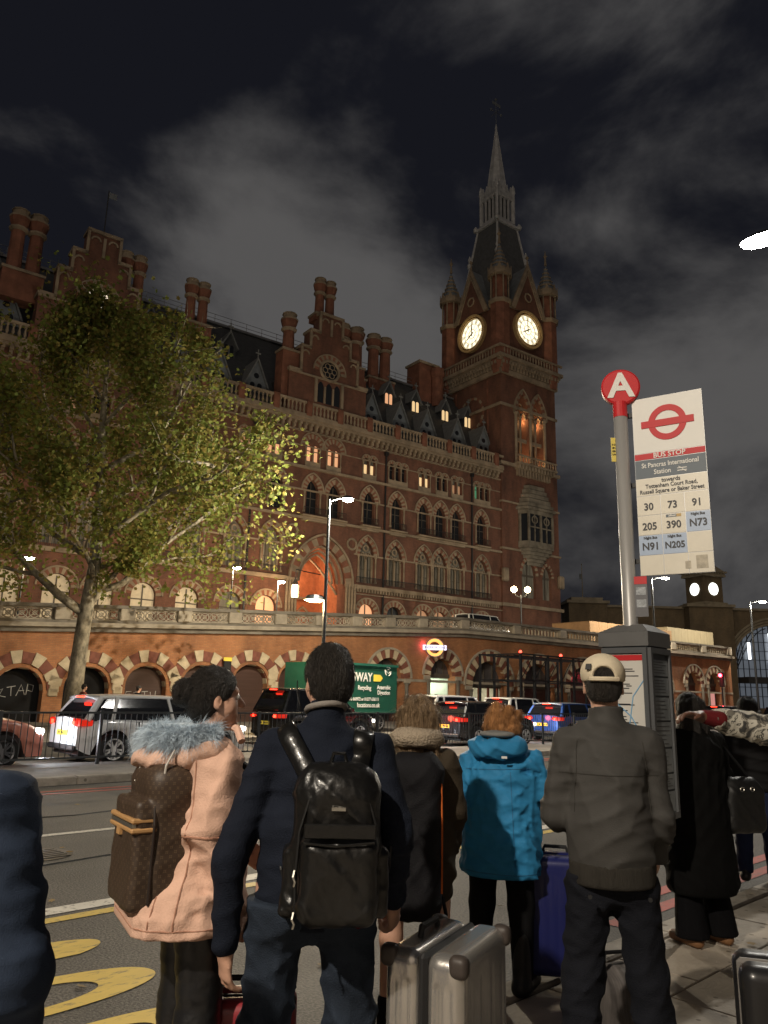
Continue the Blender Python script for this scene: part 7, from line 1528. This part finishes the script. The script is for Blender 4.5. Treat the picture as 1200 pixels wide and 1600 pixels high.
q = MB(); q.path([tuple(m6.hd(.098 * math.sin(a), -.006 - .117 * math.cos(a), .032)) for a in [-.62 + i * .155 for i in range(9)]], .0095, 6); q.build('cap_strap', CAPM, m6.root); q = MB(); q.box(-.012, .012, -.002, .002, -.012, .012); q.build('cap_emblem', mat('emblem_black', (.03, .03, .03), .6, var=0), m6.root, tuple(m6.hd(-.062, -.098, .082)), (-.35, 0, -.62))
GRJ = fabric('charcoal_jacket', (.055, .053, .050), .7, var=.12, bump=.2, bs=260)
def jk6(f):
    m6.torso(f, .010, .05); f.cap(V3(0, -.01, .93), J['wst'], .130, .133, .05, asp=1.14); f.cap(V3(0, -.02, 1.0), V3(0, -.02, 1.2), .138, .126, .05, asp=1.12)
    for n in 'LR': m6.arm(f, n, (.064, .063, .05), .002, .022, 1.0)
    f.cap(J['nek'] + V3(0, -.012, -.03), J['nek'] + V3(0, .0, .05), .075, .07, .02)
gj = m6.garment('jacket', GRJ, jk6, folds=[folds(71, .010, 'diag', (24, 55), 7), folds(72, .008, 'drape', (35, 65)), folds(74, .006, 'bunch', (50, 90))], clips=[((0, 0, -1), -.88), ((-.05, .12, 1), 1.478)], h=.008)
m6.garment('waistband', fabric('ribbed_waistband', (.046, .042, .036), bump=.7, bs=120, stretch=(6, 6, .2)), lambda f: f.cap(V3(0, -.008, .82), V3(0, -.008, .92), .142, .144, .02, asp=1.16), folds=[folds(76, .003, 'drape', (60, 90))], clips=[((0, 0, -1), -.82), ((0, 0, 1), .905)], lo=(-.26, -.22, .7), hi=(.26, .22, 1.05))
SEAMG = mat('grey_seam', (.03, .028, .024), .9, var=0)
seam('yoke_seam', gj, [(-.2, 0, 1.235), (.2, 0, 1.235)], SEAMG, .002, n=30); seam('armhole_seam', gj, [(-.128, 0, 1.36), (-.14, 0, 1.2), (-.148, 0, 1.08)], SEAMG, .002); seam('armhole_seam', gj, [(.128, 0, 1.36), (.14, 0, 1.2), (.148, 0, 1.08)], SEAMG, .002)
TRN = fabric('midnight_trousers', (.009, .010, .014), var=.2)
m6.garment('trousers', TRN, lambda f: pants(m6, f, (.092, .078, .074), tw=.85), folds=[folds(73, .009, 'diag', (35, 65)), folds(75, .006, 'bunch', (50, 80))], clips=[((0, 0, -1), -.04), ((0, 0, 1), .86)], hi=(None, None, 1.0), h=.0095); m6.shoes(BLKF)
for x in (-.11, .11): q = MB(); q.lathe([(.008, -.003), (.008, .003)], n=10); q.xf(Matrix.Rotation(math.pi / 2, 4, 'X')); q.build('pocket_button', BLKP, m6.root, (x, -.155, .80))
# ---------------------------------------------------------------- person in the long black coat
w7 = Person('p', 'person in a long black coat and flared trousers behind the timetable case', (2.16, 5.5, PVZ), math.radians(20), H=1.56, sw=.175, fem=True)
J = w7.J; J['elL'] = V3(-.24, .03, 1.03); J['wrL'] = V3(-.2, .15, .85); J['elR'] = V3(.24, .0, 1.03); J['wrR'] = V3(.21, .12, .85); J['toL'] = V3(-.1, .12, .03)
for n, dx in (('L', -.1), ('R', .1)): J['an' + n] = V3(dx * 1.2, -.02, .09); J['to' + n] = V3(dx * 1.2 - .02, .13, .03)
w7.body(.0105); w7.hair(H_BLK, lng, puff=.018, nape=-.2, noise=.007, seed=17, h=.008)
w7.garment('coat', fabric('black_wool', (.0035, .0035, .0036)), lambda f: coat(w7, f, .04, hem=.38, fl=.20), folds=[folds(81, .009, 'drape'), folds(84, .006)], clips=[((0, 0, -1), -.31), ((0, 0, 1), 1.40)], h=.011)
def fla(f):
    for n in 'LR': f.cap(J['hp' + n], J['kn' + n], .09, .07, .03); f.cap(J['kn' + n], J['an' + n] + V3(0, 0, -.03), .07, .105, .02)
w7.garment('flared_trousers', fabric('black_trousers', (.004, .004, .005)), fla, folds=[folds(82, .008, 'drape')], clips=[((0, 0, -1), -.05), ((0, 0, 1), .8)], hi=(None, None, .9), h=.011); w7.shoes(mat('tan_sandal', (.22, .11, .05), .5, var=.1), r=.04, name='sandal', up=.02)
hb = empty('black_handbag', (2.47, 5.5, .78), math.radians(15), 'black bucket handbag with metal rings beside the long black coat', 'handbag')
f = Field((-.2, -.16, -.04), (.2, .16, .46), .009); f.box((0, 0, .15), (.15, .075, .15), .05, .02); f.cap((-.07, 0, .3), (.07, 0, .3), .06, .06, .05); f.disp(folds(83, .003)); f.mesh('bag_body', mat('black_hide', (.008, .008, .008), .5, var=.2, bump=.2), hb)
q = MB(); q.path([(-.1, 0, .32), (-.12, .02, .45), (-.14, .03, .62), (-.05, .02, .5), (.09, 0, .33)], .01, 6); q.build('strap', BLKF, hb)
for x in (-.05, .03): q = MB(); q.path([(x + .014 * math.cos(t), -.075, .285 + .014 * math.sin(t)) for t in [i * math.pi / 5 for i in range(10)]], .003, 5, True); q.build('ring', ZIP, hb)
# ---------------------------------------------------------------- person in black jacket and blue jeans
m8 = Person('p', 'person in black jacket and navy jeans farthest right in the queue', (3.42, 7.35, PVZ), math.radians(-30), H=1.56, sw=.18); m8.body(.012, face=False); m8.hair(H_BLK, puff=.02, noise=.004, seed=18, h=.008)
m8.garment('jacket', fabric('black_padded', (.010, .010, .011), .6), lambda f: coat(m8, f, .04, (.085, .078, .06)), folds=[folds(91, .012, 'bunch', (50, 70))], clips=[((0, 0, -1), -.76), ((0, 0, 1), 1.40)], h=.012)
m8.garment('jeans', fabric('navy_jeans', (.015, .022, .055)), lambda f: pants(m8, f), folds=[folds(92, .007)], clips=[((0, 0, -1), -.06), ((0, 0, 1), .86)], hi=(None, None, .95), h=.012); m8.shoes(mat('black_leather_shoe', (.012, .011, .01), .4))
# ---------------------------------------------------------------- person in camouflage reaching in from the right
def camo():
    m = bpy.data.materials.new('snow_camouflage'); m.use_nodes = True; t = m.node_tree; b = t.nodes['Principled BSDF']; b.inputs['Roughness'].default_value = .8; tc_ = t.nodes.new('ShaderNodeTexCoord'); n = t.nodes.new('ShaderNodeTexNoise'); n.inputs['Scale'].default_value = 16; n.inputs['Detail'].default_value = 3; n.inputs['Distortion'].default_value = .8; t.links.new(tc_.outputs['Object'], n.inputs['Vector'])
    r = t.nodes.new('ShaderNodeValToRGB'); r.color_ramp.interpolation = 'CONSTANT'; e = r.color_ramp.elements; e[0].color = (.03, .03, .028, 1); e[1].position = .42; e[1].color = (.13, .12, .10, 1); x = e.new(.49); x.color = (.42, .40, .34, 1); x = e.new(.62); x.color = (.05, .05, .045, 1); x = e.new(.66); x.color = (.38, .36, .3, 1); t.links.new(n.outputs['Fac'], r.inputs[0]); t.links.new(r.outputs[0], b.inputs['Base Color']); return m
CAMO = camo()
m9 = Person('p', 'person in pale camouflage jacket reaching an arm in from the right edge', (2.30, 4.15, PVZ), math.radians(8), H=1.64, sw=.19, skin=SKIN_D)
J = m9.J; J['shL'] = V3(-.20, .0, 1.37); J['elL'] = V3(-.43, .06, 1.42); J['wrL'] = V3(-.635, .03, 1.45); J['elR'] = V3(.25, 0, 1.05); J['wrR'] = V3(.2, .15, .9); m9.hands['L'] = dict(curl=.5, pn=(-.1, -.2, -1), dir=(-1, -.1, .12), thumb=1); m9.body(.0075, face=False); m9.hair(H_BLK)
m9.garment('camouflage_jacket', CAMO, lambda f: (coat(m9, f, .05, (.085, .066, .05), hem=.8, fl=.19)), folds=[folds(95, .010, 'drape', (50, 95)), folds(96, .008)], clips=[((0, 0, -1), -.76), ((0, 0, 1), 1.62), ((-1, 0, 0), .575)], h=.009)
m9.garment('red_lit_cuff', fabric('red_lit_knit', (.11, .012, .014), bump=.5), lambda f: f.cap(J['wrL'] + V3(.09, 0, -.012), J['wrL'] + V3(.01, 0, 0), .047, .035, .02), lo=(-.75, -.15, 1.3), hi=(-.4, .2, 1.6))  # dark cuff; the red light on it is put into the knit's colour
m9.garment('trousers', BLKF, lambda f: pants(m9, f), clips=[((0, 0, -1), -.05), ((0, 0, 1), .9)], hi=(None, None, 1.0), h=.012); m9.shoes(BLKF)
# ---------------------------------------------------------------- luggage
def suitcase(label, loc, rz, dims, m, band, wheels=True, handle=.0, grooves=4, corner=None, lean=0.0):
    w, t_, h = dims; o = empty('suitcase', loc, rz, label, 'suitcase')
    for sy, nm in ((-1, 'front_shell'), (1, 'back_shell')):
        f = Field((-w / 2 - .05, -t_ / 2 - .05, 0), (w / 2 + .05, t_ / 2 + .05, h + .05), .007); f.box((0, sy * t_ / 4, .055 + (h - .055) / 2), (w / 2, t_ / 4 - .008, (h - .055) / 2), .045, .004)
        n = grooves
        for i in range(n):
            x = (i - (n - 1) / 2) * w / (n + .6); f.cap((x, sy * t_ / 2, .12), (x, sy * t_ / 2, h - .09), .007, .007, .008, sub=True)
        for y in (.35, .65):
            for sx in (-1, 1): yy = sy * (t_ / 2) * y; f.cap((sx * w / 2, yy, .12), (sx * w / 2, yy, h - .09), .006, .006, .008, sub=True); 
        f.mesh(nm, m, o)
    q = MB(); q.box(-w / 2 + .004, w / 2 - .004, -.016, .016, .06, h - .006, bev=.012); q.build('zip_band', band, o)
    for sx in (-1, 1):
        for sy in (-1, 1): q = MB(); q.lathe([(.012, -.012), (.026, -.01), (.026, .01), (.012, .012)], n=12); q.xf(Matrix.Rotation(math.pi / 2, 4, 'X')); q.build('castor', BLKP, o, (sx * (w / 2 - .05), sy * (t_ / 2 - .045), .027)); q = MB(); q.box(-.02, .02, -.02, .02, .03, .07); q.build('castor_fork', BLKP, o, (sx * (w / 2 - .05), sy * (t_ / 2 - .045), 0))
    q = MB(); q.path([(-.07, t_ / 4, h - .002), (-.06, t_ / 4, h + .028), (.06, t_ / 4, h + .028), (.07, t_ / 4, h - .002)], .011, 8); q.build('top_handle', BLKP, o)
    q = MB(); q.path([(w / 2 - .002, -t_ / 4, h * .5 - .06), (w / 2 + .02, -t_ / 4, h * .5 - .05), (w / 2 + .02, -t_ / 4, h * .5 + .05), (w / 2 - .002, -t_ / 4, h * .5 + .06)], .01, 8); q.build('side_handle', BLKP, o)
    if handle:
        for sx in (-.09, .09): q = MB(); q.tube((sx, t_ / 2 - .05, h - .01), (sx, t_ / 2 - .05, h + handle), .009, n=8); q.build('handle_tube', RIM, o)
        q = MB(); q.box(-.115, .115, t_ / 2 - .072, t_ / 2 - .028, h + handle, h + handle + .03, bev=.01); q.build('grip', BLKP, o)
    if corner:
        for sx in (-1, 1):
            for sy in (-1, 1): f = Field((sx * w / 2 - .09, sy * t_ / 2 - .09, h - .1), (sx * w / 2 + .09, sy * t_ / 2 + .09, h + .06), .006); f.box((sx * (w / 2 - .022), sy * (t_ / 2 - .026), h - .028), (.026, .032, .034), .022); f.mesh('corner_guard', corner, o)
    return o
SILC = mat('silver_shell', (.55, .53, .50), .27, metal=.8, var=.08, vs=3, bump=.05, bs=120, coat=.3)
suitcase('silver hard-shell suitcase held by the man with the leather backpack', (.255, 2.86, PVZ), math.radians(62), (.44, .29, .735), SILC, BLKP, corner=mat('brown_guard', (.05, .04, .035), .5, var=0))
suitcase('tall navy blue suitcase between the blue jacket and the cream-capped man', (1.03, 4.72, PVZ), math.radians(-10), (.46, .28, .66), mat('navy_shell', (.012, .016, .10), .4, var=.1, coat=.3), BLKP, handle=.2, grooves=9)
suitcase('black suitcase with ribbed edges at the bottom right corner', (1.385, 2.72, PVZ), math.radians(-16), (.42, .27, .72), mat('black_shell', (.012, .012, .013), .35, var=.1, coat=.2), mat('grey_zip', (.16, .15, .14), .5, var=0), handle=.0)
suitcase('small red suitcase with raised handle between pink coat and navy top', (-.44, 3.0, PVZ), math.radians(5), (.36, .22, .5), mat('red_shell', (.30, .03, .04), .4, var=.1, coat=.3), BLKP, handle=.17)
hl = empty('grey_holdall', (1.12, 3.95, PVZ), math.radians(15), 'grey striped holdall on the pavement behind the cream-capped man', 'bag')
f = Field((-.26, -.2, -.02), (.26, .2, .42), .009); f.box((0, 0, .15), (.2, .12, .15), .06, .02); f.cap((-.1, 0, .26), (.1, 0, .26), .07, .07, .05); f.disp(folds(99, .008)); f.clip((0, 0, -1), .0); f.mesh('bag_body', mat('grey_striped_canvas', (.10, .09, .085), .7, var=.5, vs=5, stretch=(10, 1, 1)), hl)
q = MB(); q.path([(-.1, -.05, .3), (-.08, -.06, .4), (.08, -.06, .4), (.1, -.05, .3)], .01, 6); q.build('handle', BLKF, hl)
# ---------------------------------------------------------------- passers-by along the wall: one figure each
def passer(label, x, y, rz, coatc, hairm, H=1.62, trc=(.012, .012, .016)):
    p = Person('p', label, (x, y, .115), rz, H=H, sw=.17, group='pedestrians along the station wall'); J = p.J; J['elL'] = V3(-.22, .0, 1.05); J['elR'] = V3(.22, .02, 1.05); J['knL'] = V3(-.1, .12, .5); J['knR'] = V3(.1, -.02, .5); J['anR'] = V3(.1, -.2, .12); J['toR'] = V3(.1, -.07, .04); J['anL'] = V3(-.1, .16, .09); J['toL'] = V3(-.1, .3, .03)
    p.body(.018, face=False); p.hair(hairm, h=.012, noise=.003, puff=.016, nape=-.1, ns=0)
    p.garment('coat', fabric('coat_%.3f_%.3f' % coatc[:2], coatc), lambda f: coat(p, f, .03, hem=.75, fl=.16), clips=[((0, 0, -1), -.72), ((0, 0, 1), 1.44 * p.k)], h=.018); p.garment('trousers', fabric('trs_%.3f' % trc[2], trc), lambda f: pants(p, f), clips=[((0, 0, -1), -.04), ((0, 0, 1), .85)], hi=(None, None, .95), h=.018)
for lb, u_, v_, rz_, cc_, hm_ in (('passer-by in reddish top walking under the tree', 12.6, 29.0, -1.0, (.20, .06, .04), H_DBR), ('dark-haired passer-by left of the graffiti arch', 14.9, 29.2, -.9, (.02, .02, .022), H_BLK), ('passer-by with black hair beside the graffiti arch', 18.6, 29.0, -.9, (.03, .03, .034), H_BLK), ('passer-by in tan coat before a brown shutter', 20.3, 28.2, 2.1, (.22, .15, .09), H_BRN), ('curly-haired passer-by right of the bun of the pink parka woman', 22.3, 27.0, 2.2, (.08, .05, .04), H_BRN), ('passer-by in dark blue jacket beside the green lorry', 24.0, 28.6, -.9, (.02, .028, .045), H_BLK), ('passer-by walking past the station entrance arch', 33.4, 30.0, -.9, (.05, .02, .02), H_DBR), ('passer-by in dark top near the right arches', 50.5, 24.6, -.8, (.03, .01, .012), H_BLK)):
    pp = uv(u_, v_); passer(lb, pp.x, pp.y, rz_, cc_, hm_)
